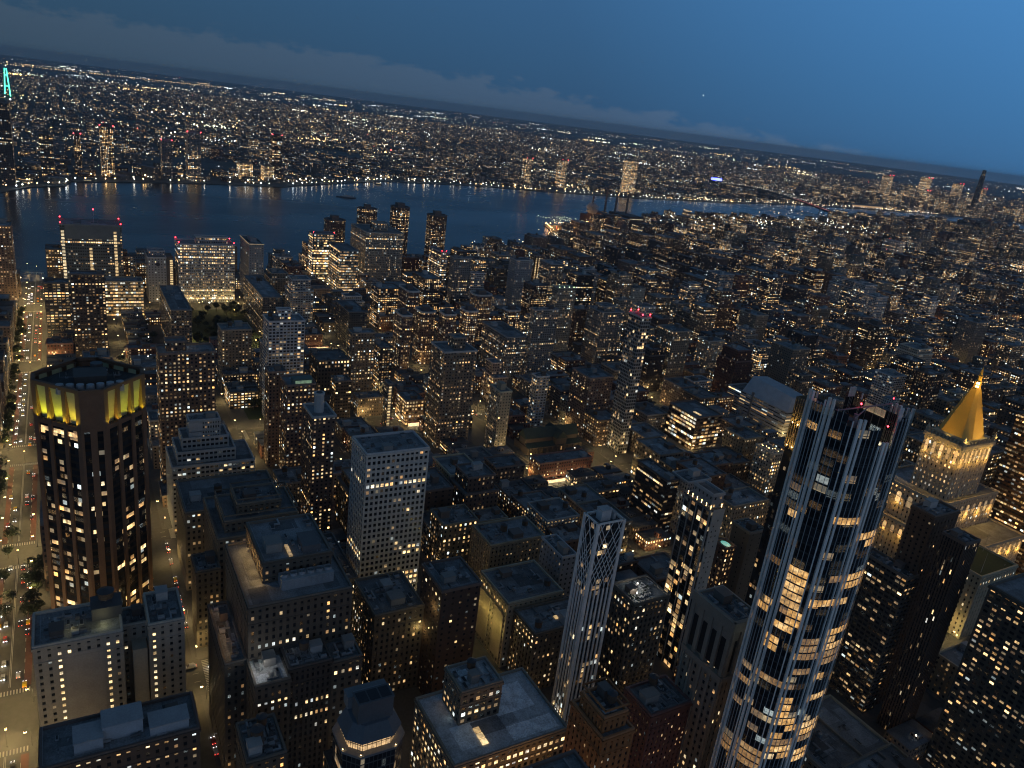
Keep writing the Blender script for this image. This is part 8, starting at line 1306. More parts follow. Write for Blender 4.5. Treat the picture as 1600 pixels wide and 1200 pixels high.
# ------------------------------------------------------------------ ordinary buildings of the city blocks
for i, (x0, y0, x1, y1, h, style, label) in enumerate(FILLERS):
    st = STY[style]; k = random.uniform(.55, 1.5); st = dict(st, rgb=tuple(min(.5, c * k) for c in st['rgb']), lit=st['lit'] * random.choice([.25, .6, .9, 1.1, 1.5]), cp=st['cp'] * random.uniform(.9, 1.2), wf=st['wf'] * random.uniform(.85, 1.2))
    r = [x0, y0, x1, y1, 0, h]; D = dist_of(r); root = thing('apartment_tower' if h > 55 else 'city_building', label, 'tower' if h > 55 else 'building', group='buildings filling the city blocks')
    setback = h > 40 and random.random() < .5 and min(x1 - x0, y1 - y0) > 14
    if setback:
        hb = h - random.uniform(6, 14); building_block(root, [x0, y0, x1, y1, 0, hb], st, 100 + i, D < 340); building_block(root, [x0 + 3, y0 + 3, x1 - 2, y1 - 3, hb, h], st, 100.5 + i, D < 340, name="setback_wall"); r = [x0 + 3, y0 + 3, x1 - 2, y1 - 3, hb, h]
    else: building_block(root, r, st, 100 + i, D < 340)
    roof_clutter(root, r, h - .4, 4 if D < 700 else 2, .4)
    if h > 62 and random.random() < .12: beacon(root, x1 - 2, y0 + 2, h + 1, .6)

# everything smaller: one mesh of simple houses with the same facade material
vals = np.array(DISTANT, dtype=np.int64).reshape(-1, 6)     # x, y, width, depth, height, style
# low houses fill whatever lots behind them are still empty
have = [(q[0], q[1], q[0] + q[2], q[1] + q[3]) for q in vals] + [f[:4] for f in FILLERS] + [tuple(q[:4]) for hb_ in HEROES for q in hb_[4]] + [(1940, -1640, 2130, -1440), (880, -209, 1096, -120), (690, -195, 800, -135), (840, -1610, 980, -1340), (1390, -2240, 1570, -1910)]
have = np.array(have, float); low = []
for (xa, wa), (xb, wb) in zip(AVX, AVX[1:]):
    for (yb, hb), (ya, ha) in zip(STR, STR[1:]):
        s = shore_x(NEAR_SHORE, (ya + yb) / 2)
        if s is None or xa > s - 60 or math.hypot(xa, ya) < 380: continue
        xx = xa + wa + 5
        while xx < min(xb - wb - 16, s - 60):
            for y0q, y1q in ((ya + ha + 4, ya + ha + 30), (yb - hb - 30, yb - hb - 4)):
                if not np.any((have[:, 0] < xx + 16) & (have[:, 2] > xx) & (have[:, 1] < y1q) & (have[:, 3] > y0q)): low.append((xx, y0q, 15, 24, random.randint(9, 13), STYLE_NAMES.index(random.choice(['redlow', 'tanlow', 'greylow']))))
            xx += 17
vals = np.concatenate([vals, np.array(low, dtype=np.int64)])
def box_mass(name, x0, y0, x1, y1, z1, rgb, lit, prm, cp, fp, roofrgb, ang=None, z0=None):
    N = len(x0); z0 = np.zeros(N) if z0 is None else z0
    cx_, cy_ = (x0 + x1) / 2, (y0 + y1) / 2; hw, hd = (x1 - x0) / 2, (y1 - y0) / 2; ang = np.zeros(N) if ang is None else ang; ca, sa = np.cos(ang), np.sin(ang)
    V = np.zeros((N, 8, 3)); 
    for k, (sx, sy) in enumerate(((-1, -1), (1, -1), (1, 1), (-1, 1))):
        px, py = sx * hw, sy * hd; X = cx_ + px * ca - py * sa; Y = cy_ + px * sa + py * ca
        V[:, k, 0] = X; V[:, k, 1] = Y; V[:, k, 2] = z0; V[:, k + 4, 0] = X; V[:, k + 4, 1] = Y; V[:, k + 4, 2] = z1
    F = np.array([[0, 1, 5, 4], [1, 2, 6, 5], [2, 3, 7, 6], [3, 0, 4, 7], [4, 5, 6, 7]]); faces = (np.arange(N)[:, None, None] * 8 + F[None]).reshape(-1)
    me = bpy.data.meshes.new(name); nF = N * 5; me.vertices.add(N * 8); me.vertices.foreach_set('co', V.reshape(-1)); me.loops.add(nF * 4); me.loops.foreach_set('vertex_index', faces.astype(np.int32)); me.polygons.add(nF); me.polygons.foreach_set('loop_start', np.arange(nF, dtype=np.int32) * 4)
    me.polygons.foreach_set('material_index', np.tile([0, 0, 0, 0, 1], N).astype(np.int32)); me.update(calc_edges=True)
    W = np.stack([hw * 2, hd * 2, hw * 2, hd * 2], 1); nc = np.maximum(1, np.round(W / cp[:, None])); nf = np.maximum(1, np.round((z1 - z0) / fp))
    uv = np.zeros((N, 5, 4, 2)); uv[:, 4] = (0, -1)
    for f in range(4): uv[:, f, 1, 0] = nc[:, f]; uv[:, f, 2, 0] = nc[:, f]; uv[:, f, 2, 1] = nf; uv[:, f, 3, 1] = nf
    uv[:, :4, :, 0] += (np.arange(4) * 17)[None, :, None]
    l = me.uv_layers.new(name='UVMap'); l.data.foreach_set('uv', uv.reshape(-1).astype('f'))
    c = np.zeros((N, 5, 4, 4)); c[:, :4, :, :3] = rgb[:, None, None, :]; c[:, :4, :, 3] = lit[:, None, None]; c[:, 4, :, :3] = roofrgb[:, None, :]
    a = me.color_attributes.new('wcol', 'FLOAT_COLOR', 'CORNER'); a.data.foreach_set('color', c.reshape(-1).astype('f'))
    p = np.zeros((N, 5, 4, 4)); p[:] = prm[:, None, None, :]; a = me.color_attributes.new('wprm', 'FLOAT_COLOR', 'CORNER'); a.data.foreach_set('color', p.reshape(-1).astype('f'))
    me.materials.append(FACADE); me.materials.append(ROOF); o = bpy.data.objects.new(name, me); COL.objects.link(o); return tag(o, kind='stuff')
N = len(vals); sidx = vals[:, 5]; gs = lambda k: np.array([STY[n][k] for n in STYLE_NAMES])[sidx]
k = rng.uniform(.5, 1.6, (N, 1)); rgb = np.clip(np.array([STY[n]['rgb'] for n in STYLE_NAMES])[sidx] * k, 0, .5)
prm = np.stack([gs('wf') * rng.uniform(.8, 1.2, N), gs('hf'), rng.random(N), np.full(N, 1.6)], 1); rr = rng.uniform(.05, .20, (N, 1)) * np.array([[.92, 1.0, 1.1]])
x0_, y0_, x1_, y1_, z1_ = vals[:, 0].astype(float), vals[:, 1].astype(float), vals[:, 0] + vals[:, 2] - .3, vals[:, 1] + vals[:, 3].astype(float), vals[:, 4].astype(float)
lt = gs('lit') * rng.choice([.3, .7, 1.1, 1.8], N)
bx = [x0_, y0_, x1_, y1_, z1_, rgb, lt, prm, gs('cp'), gs('fp'), rr]; zz0 = np.zeros(N)
# stair heads, plant rooms and set-back upper floors on their roofs
big = (rng.random(N) < .4) & (z1_ > 18); pw, pd = np.where(big, (x1_ - x0_) * .6, rng.uniform(3, 6, N)), np.where(big, (y1_ - y0_) * .6, rng.uniform(3, 6, N)); px, py = x0_ + rng.uniform(.05, .5, N) * (x1_ - x0_), y0_ + rng.uniform(.05, .5, N) * (y1_ - y0_)
pent = [px, py, np.minimum(px + pw, x1_ - .3), np.minimum(py + pd, y1_ - .3), z1_ + np.where(big, rng.uniform(4, 11, N), rng.uniform(2, 4.5, N)), np.clip(rgb * rng.uniform(.7, 1.6, (N, 1)), 0, .5), np.where(big, lt, 0), prm, gs('cp'), gs('fp'), rr * 1.2]
allb = [np.concatenate([a, b]) for a, b in zip(bx, pent)]
box_mass("distant_buildings", *allb, z0=np.concatenate([zz0, z1_ - .2]))

# ------------------------------------------------------------------ the far shore: low streets to the horizon, towers on the waterfront
def in_poly(X, Y, poly):
    ins = np.zeros(len(X), bool); n = len(poly); j = n - 1
    for i in range(n):
        xi, yi = poly[i]; xj, yj = poly[j]; cnd = ((yi > Y) != (yj > Y)) & (X < (xj - xi) * (Y - yi) / (yj - yi + 1e-12) + xi); ins ^= cnd; j = i
    return ins
FARPOLY = FAR_SHORE + [(1900, -14000), (9000, -39000), (24000, -33000), (34000, -22000), (40000, -6000), (40500, 6000), (38000, 18000), (2000, 18000)]
n0 = 60000; azm = AZ + R(1) * rng.uniform(-37, 36, n0) ; dd_ = 2050 * np.exp(rng.random(n0) ** .9 * math.log(13000 / 2050)); X, Y = dd_ * np.cos(azm), dd_ * np.sin(azm)
kx, ky = np.round(X / 52) * 52 + rng.uniform(-9, 9, n0), np.round(Y / 74) * 74 + rng.uniform(-14, 14, n0); ok = in_poly(kx - 60, ky, FARPOLY)
key_ = np.round(X / 52) * 100000 + np.round(Y / 74); _, first = np.unique(key_, return_index=True); sel = np.zeros(n0, bool); sel[first] = True; ok &= sel; X, Y = kx[ok], ky[ok]; N = len(X)
# neighbourhood parks and yards left open
open_ = np.sin(X / 310.0 + 1.3) * np.sin(Y / 260.0) > .80; X, Y = X[~open_], Y[~open_]; N = len(X)
w, d = rng.uniform(22, 50, N), rng.uniform(18, 34, N); hh = rng.uniform(8, 15, N); tl = rng.random(N); near_sh = np.exp(-((X - 3000) / 700) ** 2)
hh = np.where(tl < .05 + .05 * near_sh, rng.uniform(18, 42, N), hh); down = np.exp(-(((X - 3800) / 800) ** 2 + ((Y + 5900) / 1000) ** 2)); hh = hh + down * rng.uniform(0, 1, N) ** 2 * 110
cols = np.array([(.11, .085, .07), (.15, .14, .13), (.10, .06, .05), (.19, .17, .14), (.12, .125, .13)])[rng.integers(0, 5, N)] * rng.uniform(.7, 1.3, (N, 1))
ang = R(1) * (np.sin(X / 1500.) * 22 + np.cos(Y / 1900.) * 18)
box_mass("far_shore_buildings", X - w / 2, Y - d / 2, X + w / 2, Y + d / 2, hh, cols, rng.choice([.03, .07, .14], N) * (1 + 2 * down), np.stack([np.full(N, .5), np.full(N, .5), rng.random(N), np.full(N, 1.5)], 1), np.full(N, 4.0), np.full(N, 3.6), rng.uniform(.05, .2, (N, 1)) * np.array([[.92, 1, 1.1]]), ang)

def lights_mesh(name, P_, rad, rgb, mat, kind='stuff'):
    N = len(P_); t = np.array([[1, 0, 0], [0, 1, 0], [-1, 0, 0], [0, -1, 0], [0, 0, 1], [0, 0, -1]], float); V = P_[:, None, :] + t[None] * rad[:, None, None]
    F = np.array([[0, 1, 4], [1, 2, 4], [2, 3, 4], [3, 0, 4], [1, 0, 5], [2, 1, 5], [3, 2, 5], [0, 3, 5]]); fc = (np.arange(N)[:, None, None] * 6 + F[None]).reshape(-1)
    me = bpy.data.meshes.new(name); me.vertices.add(N * 6); me.vertices.foreach_set('co', V.reshape(-1)); me.loops.add(N * 24); me.loops.foreach_set('vertex_index', fc.astype(np.int32)); me.polygons.add(N * 8); me.polygons.foreach_set('loop_start', np.arange(N * 8, dtype=np.int32) * 3); me.update(calc_edges=True)
    a = me.color_attributes.new('wcol', 'FLOAT_COLOR', 'CORNER'); c = np.ones((N, 24, 4)); c[:, :, :3] = rgb[:, None, :]; a.data.foreach_set('color', c.reshape(-1).astype('f'))
    me.materials.append(mat); o = bpy.data.objects.new(name, me); COL.objects.link(o); return tag(o, kind=kind)
PAL = np.array([(1, .80, .50), (1, .93, .78), (1, .62, .24), (.88, .96, 1), (1, .55, .18), (.95, 1, .75), (1, .10, .08)])
def palette(n, p=(.26, .28, .16, .14, .08, .05, .03)): return PAL[rng.choice(7, n, p=p)] * (rng.random((n, 1)) ** 2.2 * 1.9 + .10)
# town lights of the far side: lamps strung along streets, bright yards, single windows; thin over parks
def grid_ang(X, Y): return R(1) * (np.sin(X / 1500.) * 22 + np.cos(Y / 1900.) * 18)
PX, PY, PR, PC = [], [], [], []
for _ in range(800):
    a_ = AZ + R(1) * random.uniform(-36.5, 36); d_ = 2300 * math.exp(random.random() ** 1.0 * math.log(30000 / 2300)); x, y = d_ * math.cos(a_), d_ * math.sin(a_); t_ = float(grid_ang(np.array(x), np.array(y))) + random.choice([0, math.pi / 2]); kind_ = random.random()
    L_ = random.uniform(200, 900) * (1 + d_ / 9000); n = int(L_ / (55 + d_ / 110)) if kind_ < .62 else random.randint(8, 34); br = random.random() ** 2.5 * 1.5 + .12; hue = random.choice([(1, .60, .22), (1, .70, .36), (1, .86, .62), (1, .93, .80), (.90, .97, 1), (.92, 1, .7)])
    for k in range(n):
        if random.random() < .3: continue
        s_ = (k / n - .5) * L_; w_ = random.gauss(0, 9) if kind_ < .62 else random.gauss(0, 60); s_ = s_ if kind_ < .62 else random.gauss(0, 90); px, py = x + s_ * math.cos(t_) - w_ * math.sin(t_), y + s_ * math.sin(t_) + w_ * math.cos(t_)
        PX.append(px); PY.append(py); f_ = br * random.uniform(.3, 1.5) * (1 if kind_ < .62 else 1.6); PC.append([q * f_ for q in hue]); PR.append(random.uniform(.95, 1.6) * (1 if random.random() < .93 else 2.0))
X, Y = np.array(PX), np.array(PY); ok = in_poly(X - 25, Y, FARPOLY); dd_ = np.hypot(X, Y)
lights_mesh("town_street_lights", np.stack([X, Y, rng.uniform(8, 14, len(X))], 1)[ok], (np.array(PR) * np.clip(dd_ / 3600, .7, 4.2))[ok], np.array(PC)[ok], LIGHTS)
n0 = 3600; azm = AZ + R(1) * rng.uniform(-36.5, 36, n0); dd_ = 2250 * np.exp(rng.random(n0) ** 1.0 * math.log(38000 / 2250)); X, Y = dd_ * np.cos(azm), dd_ * np.sin(azm)
ok = in_poly(X - 25, Y, FARPOLY); yards = (azm > R(-24)) & (dd_ < 8500) & (dd_ > 4200); dens = .35 + .6 * np.clip(np.sin(X / 900 + 2) * np.cos(Y / 700 + 1) + .25, 0, 1) + np.where(yards, .5, 0)
ok &= rng.random(n0) < dens; X, Y, dd_, yards = X[ok], Y[ok], dd_[ok], yards[ok]; N = len(X); rad = np.clip(rng.lognormal(.15, .42, N), .6, 3.5) * np.clip(dd_ / 4200, .7, 3.6) * np.where(yards, 1.35, 1)
lights_mesh("town_lights", np.stack([X, Y, rng.uniform(8, 22, N)], 1), rad, palette(N) * np.where(yards, 1.5, .8)[:, None], LIGHTS)
# far highways: strings of lamps
pts = []; 
for (xa, ya), (xb, yb), s in (((17000, 1900), (21500, -3600), 55), ((6200, 1200), (6900, -2600), 60), ((5200, -300), (7200, -4200), 75), ((3300, -2500), (5200, -5200), 55), ((3600, 300), (3900, -1500), 60), ((9000, -2000), (12500, -8000), 110)):
    L = math.hypot(xb - xa, yb - ya); n = int(L / s)
    for k in range(n): t = k / n; pts.append((xa + (xb - xa) * t + rng.normal(0, 12), ya + (yb - ya) * t + rng.normal(0, 12), 14, math.hypot(xa, ya)))
pts = np.array(pts); lights_mesh("highway_lamps", pts[:, :3], np.clip(pts[:, 3] / 4500, .8, 5.5) * rng.uniform(.6, 1.25, len(pts)), np.array([(1, .62, .22)]) * rng.uniform(.5, 2.4, (len(pts), 1)) * np.where(pts[:, 3:] > 15000, 2.6, 1), LIGHTS)
# lamps along both river banks
pts = []; cl = []
def along(poly, step, y_lo, y_hi, inland, z, p, rgbs, rr_):
    for (xa, ya), (xb, yb) in zip(poly, poly[1:]):
        L = math.hypot(xb - xa, yb - ya); n = max(1, int(L / step)); nx, ny = (yb - ya) / L, -(xb - xa) / L
        for k in range(n):
            t = (k + .5) / n; y = ya + (yb - ya) * t
            if y_lo < y < y_hi and random.random() < p: pts.append((xa + (xb - xa) * t + inland * random.uniform(.4, 1.4), y, z, random.uniform(.6, 1.2) * rr_)); cl.append(np.array(random.choice(rgbs)) * random.uniform(.4, 1.3))
A_, W_, C_ = (1, .62, .25), (1, .90, .70), (.85, .95, 1)
along(FAR_SHORE, 24, -5200, 500, 14, 7, .75, [A_, W_, A_, W_, C_], 1.5); along(FAR_SHORE, 34, -5200, 500, 60, 10, .6, [A_, W_, W_], 1.9); along(NEAR_SHORE, 26, -1500, 60, -14, 8, .75, [A_, A_, W_], .75); along(NEAR_SHORE, 44, -4000, -1600, -45, 8, .5, [A_, A_, W_], .7)
along([(1880, -1215), (1975, -1250), (1996, -1381), (2119, -1566)], 11, -1600, -1200, -9, 8, .95, [(1, .5, .16)], 1.0); along([(1880, -1235), (1960, -1275), (1970, -1381)], 9, -1400, -1200, -20, 3, .9, [(1, .06, .03), A_], .7)
pts = np.array(pts); ro = lights_mesh("riverside_lamps", pts[:, :3], pts[:, 3], np.array(cl), RIVERL)
for x, y in ((1890, -1228), (1925, -1242), (1960, -1256), (1974, -1290), (1978, -1330), (1984, -1375), (2010, -1410)): light("highway_lamp_light", 'POINT', (x, y, 9), 30000, (1, .50, .15), ro, 1)
# lamps among the blocks on this side that are too far to tell apart, and lit roofs
pts = []; cl = []
for (x, y, o) in FAR_LAMPS: pts.append((x, y, 8.2, .42)); cl.append((1, .66, .30))
lights_mesh("distant_street_lamps", np.array(pts)[:, :3], np.array(pts)[:, 3], np.array(cl) * .9, SLAMP)
pts = []; cl = []
for (xa, wa) in AVX:
    for (yb, hb) in STR:
        if math.hypot(xa, yb) < 1100 or yb > 0: continue
        s = shore_x(NEAR_SHORE, yb)
        if s is None or xa > s - 20: continue
        for k in range(9): pts.append((xa + random.uniform(-wa, wa) if k < 4 else xa + random.uniform(0, 150), yb + random.uniform(-40, 40) if k < 4 else yb + random.choice([-7, 7]), 8, random.uniform(.6, 1.0))); cl.append(random.choice([A_, A_, W_, C_]))
for q in vals[::3]:
    if random.random() < .6: pts.append((q[0] + q[2] * random.random(), q[1] + q[3] * random.random(), q[4] + random.uniform(1, 4), random.uniform(.35, .8))); cl.append(np.array(random.choice([A_, W_, W_, C_])) * random.uniform(.3, 1.3))
for _ in range(170): # floodlit playing fields and estate lamps by the far bend
    yy = random.uniform(-3000, -1650); pts.append((shore_x(NEAR_SHORE, yy) - random.uniform(60, 330), yy, random.uniform(12, 30), random.uniform(.9, 1.9))); cl.append(np.array(random.choice([W_, (1, .95, .75), (1, .85, .5)])) * random.uniform(.5, 1.6))
for _ in range(75): yy = random.uniform(-2900, -1640); pts.append((shore_x(NEAR_SHORE, yy) - random.uniform(90, 420), yy, random.uniform(24, 36), random.uniform(1.2, 2.3))); cl.append(np.array(random.choice([W_, (1, .95, .8), C_])) * random.uniform(.8, 2.2))
for _ in range(110): pts.append((random.uniform(1985, 2120), random.uniform(-1450, -1300), 7, random.uniform(.35, .6))); cl.append((.95, 1, .55))
for _ in range(120): pts.append((random.uniform(1380, 1480), random.uniform(-860, -690), 6, random.uniform(.5, 1.0))); cl.append(random.choice([(1, .9, .5), (.9, 1, .6), A_]))
for _ in range(420): pts.append((random.uniform(1500, 2700), random.uniform(-5200, -2800), random.uniform(6, 30), random.uniform(.9, 2.2))); cl.append(np.array(random.choice([A_, W_, W_, C_, (1, .5, .15)])) * random.uniform(.4, 1.5))
lights_mesh("distant_city_lights", np.array(pts)[:, :3], np.array(pts)[:, 3], np.array(cl), LIGHTS)

# towers over the water: x, y, width, height, wall, lit share, colour of roof lamps, label
FT = [(2220, 105, 40, 185, (.10, .085, .08), .10, 0, 'tallest dark tower at the left edge on the far shore'), (2418, 25, 44, 108, (.08, .08, .085), .10, 0, 'broad dark tower just right of the tallest far shore tower'), (2557, -49, 24, 101, (.06, .055, .055), .22, 1, 'slim red topped tower on the far shore'),
      (2497, -119, 46, 134, (.06, .055, .055), .28, 1, 'dark red topped tower with ladder of amber windows on the far shore'), (2538, -275, 40, 106, (.16, .17, .18), .10, 1, 'grey tower with lit roof band on the far shore'), (2516, -346, 52, 137, (.19, .20, .205), .10, 1, 'pair of joined pale grey far shore slabs with red roof lamps'),
      (2727, -633, 44, 138, (.05, .05, .055), .14, 1, 'black narrow tower with pinkish roof lamps on the far shore'), (2650, -519, 56, 50, (.25, .19, .12), .5, 0, 'left one of two amber lit blocks on the far shore'), (2648, -590, 46, 45, (.25, .19, .12), .5, 0, 'right one of two amber lit blocks on the far shore'),
      (3148, -1861, 40, 116, (.12, .12, .125), .25, 1, 'red topped tower right of the moored lights on the far shore'), (3151, -2053, 44, 123, (.12, .12, .125), .3, 1, 'second red topped tower beyond the steam plume'), (3055, -2381, 60, 155, (.16, .16, .17), .45, 0, 'brightly lit tall tower above the power station chimneys'),
      (3713, -5239, 60, 200, (.14, .12, .10), .3, 1, 'amber tower with red lamps left of the darkest skyline tower'), (3894, -5976, 70, 210, (.13, .12, .12), .3, 1, 'wide tower with several red lamps near the darkest skyline tower'), (3980, -6560, 66, 190, (.13, .12, .12), .35, 1, 'red topped tower just left of the darkest skyline tower'),
      (3560, -5500, 46, 130, (.1, .1, .11), .3, 1, 'short red topped tower among the skyline at right'), (4050, -7050, 60, 170, (.12, .12, .13), .3, 1, 'last red topped tower by the right edge of the skyline')]
for i, (x, y, w, h, rgb_, lt_, red_, lb) in enumerate(FT):
    root = thing('far_tower', lb, 'tower', group='towers on the far shore'); s_ = S(rgb_, 4.2, 4.0, .55, .5, lt_, 1.5); r = [x - w / 2, y - w * .35, x + w / 2, y + w * .35, 0, h]; building_block(root, r, s_, 700 + i, False); penthouse(root, x - w * .2, y - w * .15, x + w * .2, y + w * .15, h - .4, h + 6, rgb_)
    if red_:
        for px, py in ((r[0], r[1]), (r[0], r[3])): beacon(root, px, py, h + 1, 2.6 if x > 3500 else 1.5)
# the black supertall: a slim stepped hexagon
root = thing('supertall_tower', 'slim dark supertall tower rising above the horizon at right', 'tower'); m = MB(); bx_, by_ = 3560, -6150; hx = [(bx_ + 24 * math.cos(k * math.pi / 3), by_ + 24 * math.sin(k * math.pi / 3)) for k in range(6)]; s_ = S((.035, .035, .04), 4, 4, .6, .6, .03)
for k, (z0q, z1q, f) in enumerate(((0, 200, 1.0), (200, 280, .86), (280, 322, .66))):
    hp = [((p[0] - bx_) * f + bx_, (p[1] - by_) * f + by_) for p in hx]
    for i in range(6): m.wall(hp[i], hp[(i + 1) % 6], z0q, z1q, s_, .1 * i + .05 * k)
    m.face([(*p, z1q) for p in hp], 0, None, (.05, .05, .06, 0))
m.build("dark_wall", [FACADE], root); m = MB(); m.box(bx_ - 6, by_ - 9, 322, bx_ + 3, by_ + 9, 325); m.build("crown_cap", [METAL], root)
# teal lit bridge pylon far off at the left edge
root = thing('bridge_pylon', 'teal lit bridge pylon far away above the tower at the left edge', 'bridge'); m = MB(); X_, Y_ = 6463, 269
for s in (-1, 1): m.bar((X_, Y_ + s * 16, 0), (X_, Y_ + s * 5, 175), 5, 0, (.3, .3, .3, 0), 6)
m.box(X_ - 3, Y_ - 14, 60, X_ + 3, Y_ + 14, 66); m.box(X_ - 3, Y_ - 8, 130, X_ + 3, Y_ + 8, 136); m.build("pylon", [TEAL], root, False)
# waterfront sheds with glowing fronts
for i, (x, y, w, d, h, lb) in enumerate(((2600, -300, 14, 60, 12, 'long amber lit hall on the far quay between the towers'), (3240, -4450, 40, 300, 22, 'long yellow lit shed on the far quay at right'), (3330, -4900, 60, 240, 20, 'second yellow lit shed farther along the quay'), (2960, -1250, 20, 60, 9, 'low blue white lit hall at the far shore bend'))):
    root = thing('waterfront_hall', lb, 'hall', group='lit halls on the far quay'); m = MB(); m.box(x, y - d / 2, 0, x + w, y + d / 2, h, 0, (.2, .2, .2, 0)); m.box(x - 2, y - d / 2 - 2, h, x + w + 2, y + d / 2 + 2, h + 1, 0, (.12, .13, .14, 0), True); m.build("hall_shell", [TRIM], root)
    m = MB(); m.box(x - .6, y - d / 2 + 2, h * .35, x - .1, y + d / 2 - 2, h * .8, 0, (.3, .3, .3, 0), True); m.build("lit_front", [W_AMBER if i < 3 else W_WHITE], root, False)

# ------------------------------------------------------------------ suspension bridge at the right
root = thing('suspension_bridge', 'long suspension bridge strung with lights crossing the river at right', 'bridge'); A0 = np.array((2480., -3325.)); A1 = np.array((4150., -3985.)); dv = (A1 - A0) / np.linalg.norm(A1 - A0); L = float(np.linalg.norm(A1 - A0)); nv = np.array((-dv[1], dv[0]))
B = lambda s, o, z: (A0[0] + dv[0] * s + nv[0] * o, A0[1] + dv[1] * s + nv[1] * o, z); m = MB(); zd = lambda s: 12 + 33 * math.sin(math.pi * max(0, min(1, s / L)))
n = 40
for k in range(n):
    s0, s1 = L * k / n, L * (k + 1) / n
    for o0, o1 in ((-17, 17),): m.face([B(s0, o0, zd(s0)), B(s0, o1, zd(s0)), B(s1, o1, zd(s1)), B(s1, o0, zd(s1))][::-1]); m.face([B(s0, o0, zd(s0) - 6), B(s1, o0, zd(s1) - 6), B(s1, o0, zd(s1) + 3), B(s0, o0, zd(s0) + 3)]); m.face([B(s0, o1, zd(s0) - 6), B(s1, o1, zd(s1) - 6), B(s1, o1, zd(s1) + 3), B(s0, o1, zd(s0) + 3)][::-1])
m.build("bridge_deck", [DARKM], root, False); T0, T1 = 300., 860.
for t in (T0, T1):
    m = MB()
    for o in (-15, 15): m.bar(B(t, o, -2), B(t, o * .8, 98), 4)
    for z in (55, 75, 95): m.bar(B(t, -14, z), B(t, 14, z), 2.5)
    m.build("bridge_tower", [DARKM], root, False)
m = MB(); lp = []
for o in (-15, 15):
    prev = None
    for k in range(61):
        s = 40 + (1150 - 40) * k / 60
        z = (zd(s) + 2 + (96 - zd(s) - 2) * ((s - 40) / (T0 - 40)) ** 1.3) if s < T0 else (zd((T0 + T1) / 2) + 6 + (90 - zd((T0 + T1) / 2)) * ((s - (T0 + T1) / 2) / ((T1 - T0) / 2)) ** 2) if s < T1 else (96 - (96 - zd(s) - 2) * min(1, (s - T1) / (1150 - T1)) ** .8)
        q = B(s, o, z); 
        if prev: m.bar(prev, q, .7)
        if k % 2 == 0: lp.append((*q, 1.3))
        prev = q
m.build("main_cable", [DARKM], root, False); lp = np.array(lp + [(*B(L * k / 60, (-14 if k % 2 else 14), zd(L * k / 60) + 8), 1.5) for k in range(61)]); N = len(lp); o = lights_mesh("bridge_lamps", lp[:, :3], lp[:, 3], np.array([(1, .90, .72)]) * rng.uniform(.3, 1.0, (N, 1)), LIGHTS); o.parent = root
rl = np.array([(*B(L * k / 70 * .35, 6, zd(L * k / 200) + 2), 1.0) for k in range(70)]); o = lights_mesh("traffic_lamps", rl[:, :3], rl[:, 3], np.array([(1, .10, .05)]) * rng.uniform(.2, .6, (70, 1)), LIGHTS); o.parent = root
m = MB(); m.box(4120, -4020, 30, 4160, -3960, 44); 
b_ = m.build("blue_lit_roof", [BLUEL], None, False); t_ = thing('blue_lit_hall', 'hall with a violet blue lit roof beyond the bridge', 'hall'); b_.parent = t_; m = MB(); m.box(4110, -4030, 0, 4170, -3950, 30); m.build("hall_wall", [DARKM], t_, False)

# ------------------------------------------------------------------ power station with stacks and steam
root = thing('power_station', 'dark brick power station with tall chimneys at the river bend', 'power station'); bc = (.10, .058, .045, 0); m = MB(); m.box(1960, -1500, 0, 2060, -1462, 42, 0, bc); m.box(1985, -1560, 0, 2075, -1500, 30, 0, bc); m.box(1975, -1625, 0, 2085, -1566, 38, 0, bc); m.box(2062, -1500, 0, 2110, -1470, 24, 0, bc); m.build("brick_hall", [TRIM], root)
for (x, y, h) in ((2062, -1530, 112), (2070, -1578, 112), (2055, -1612, 104), (2098, -1505, 78)): m = MB(); m.cyl(x, y, 0, h, 4.2, 2.8, 14, 0, (.16, .12, .10, 0)); m.cyl(x, y, h, h + 2.5, 3.3, 3.3, 14, 0, (.07, .07, .07, 0)); m.build("chimney", [TRIM], root)
for k in range(14): m = MB(); m.box(1975 - .4, -1572 - k * 3.6, 29, 1975, -1574.2 - k * 3.6, 31.5); m.build("lit_window", [W_WHITE], root, False)
# steam: soft overlapping puffs
sv = bpy.data.materials.new("steam"); sv.use_nodes = True; sn = sv.node_tree.nodes; sn.remove(sn['Principled BSDF']); vp = sn.new('ShaderNodeVolumePrincipled'); vp.inputs['Color'].default_value = (.85, .88, .9, 1); vp.inputs['Emission Color'].default_value = (0, 0, 0, 1)
nn = sn.new('ShaderNodeTexNoise'); nn.inputs['Scale'].default_value = .09; nn.inputs['Detail'].default_value = 4; gg = sn.new('ShaderNodeNewGeometry'); sv.node_tree.links.new(gg.outputs['Position'], nn.inputs['Vector']); mr = sn.new('ShaderNodeMapRange'); sv.node_tree.links.new(nn.outputs[0], mr.inputs[0]); mr.inputs[1].default_value = .38; mr.inputs[2].default_value = .7; mr.inputs[3].default_value = 0; mr.inputs[4].default_value = .22; sv.node_tree.links.new(mr.outputs[0], vp.inputs['Density']); sv.node_tree.links.new(vp.outputs[0], sn['Material Output'].inputs['Volume'])
import bmesh
bm = bmesh.new()
bmesh.ops.create_icosphere(bm, subdivisions=3, radius=1.0)
for v in bm.verts:
    n_ = mathutils.noise.noise(v.co * 2.2) * .35; v.co *= 1 + n_; v.co = mathutils.Vector((v.co.x * 15, v.co.y * 22, v.co.z * 18))
me = bpy.data.meshes.new("steam_plume"); bm.to_mesh(me); bm.free(); me.materials.append(sv); o = bpy.data.objects.new("steam_plume", me); COL.objects.link(o); o.location = (1985, -1425, 56); tag(o, kind='stuff')
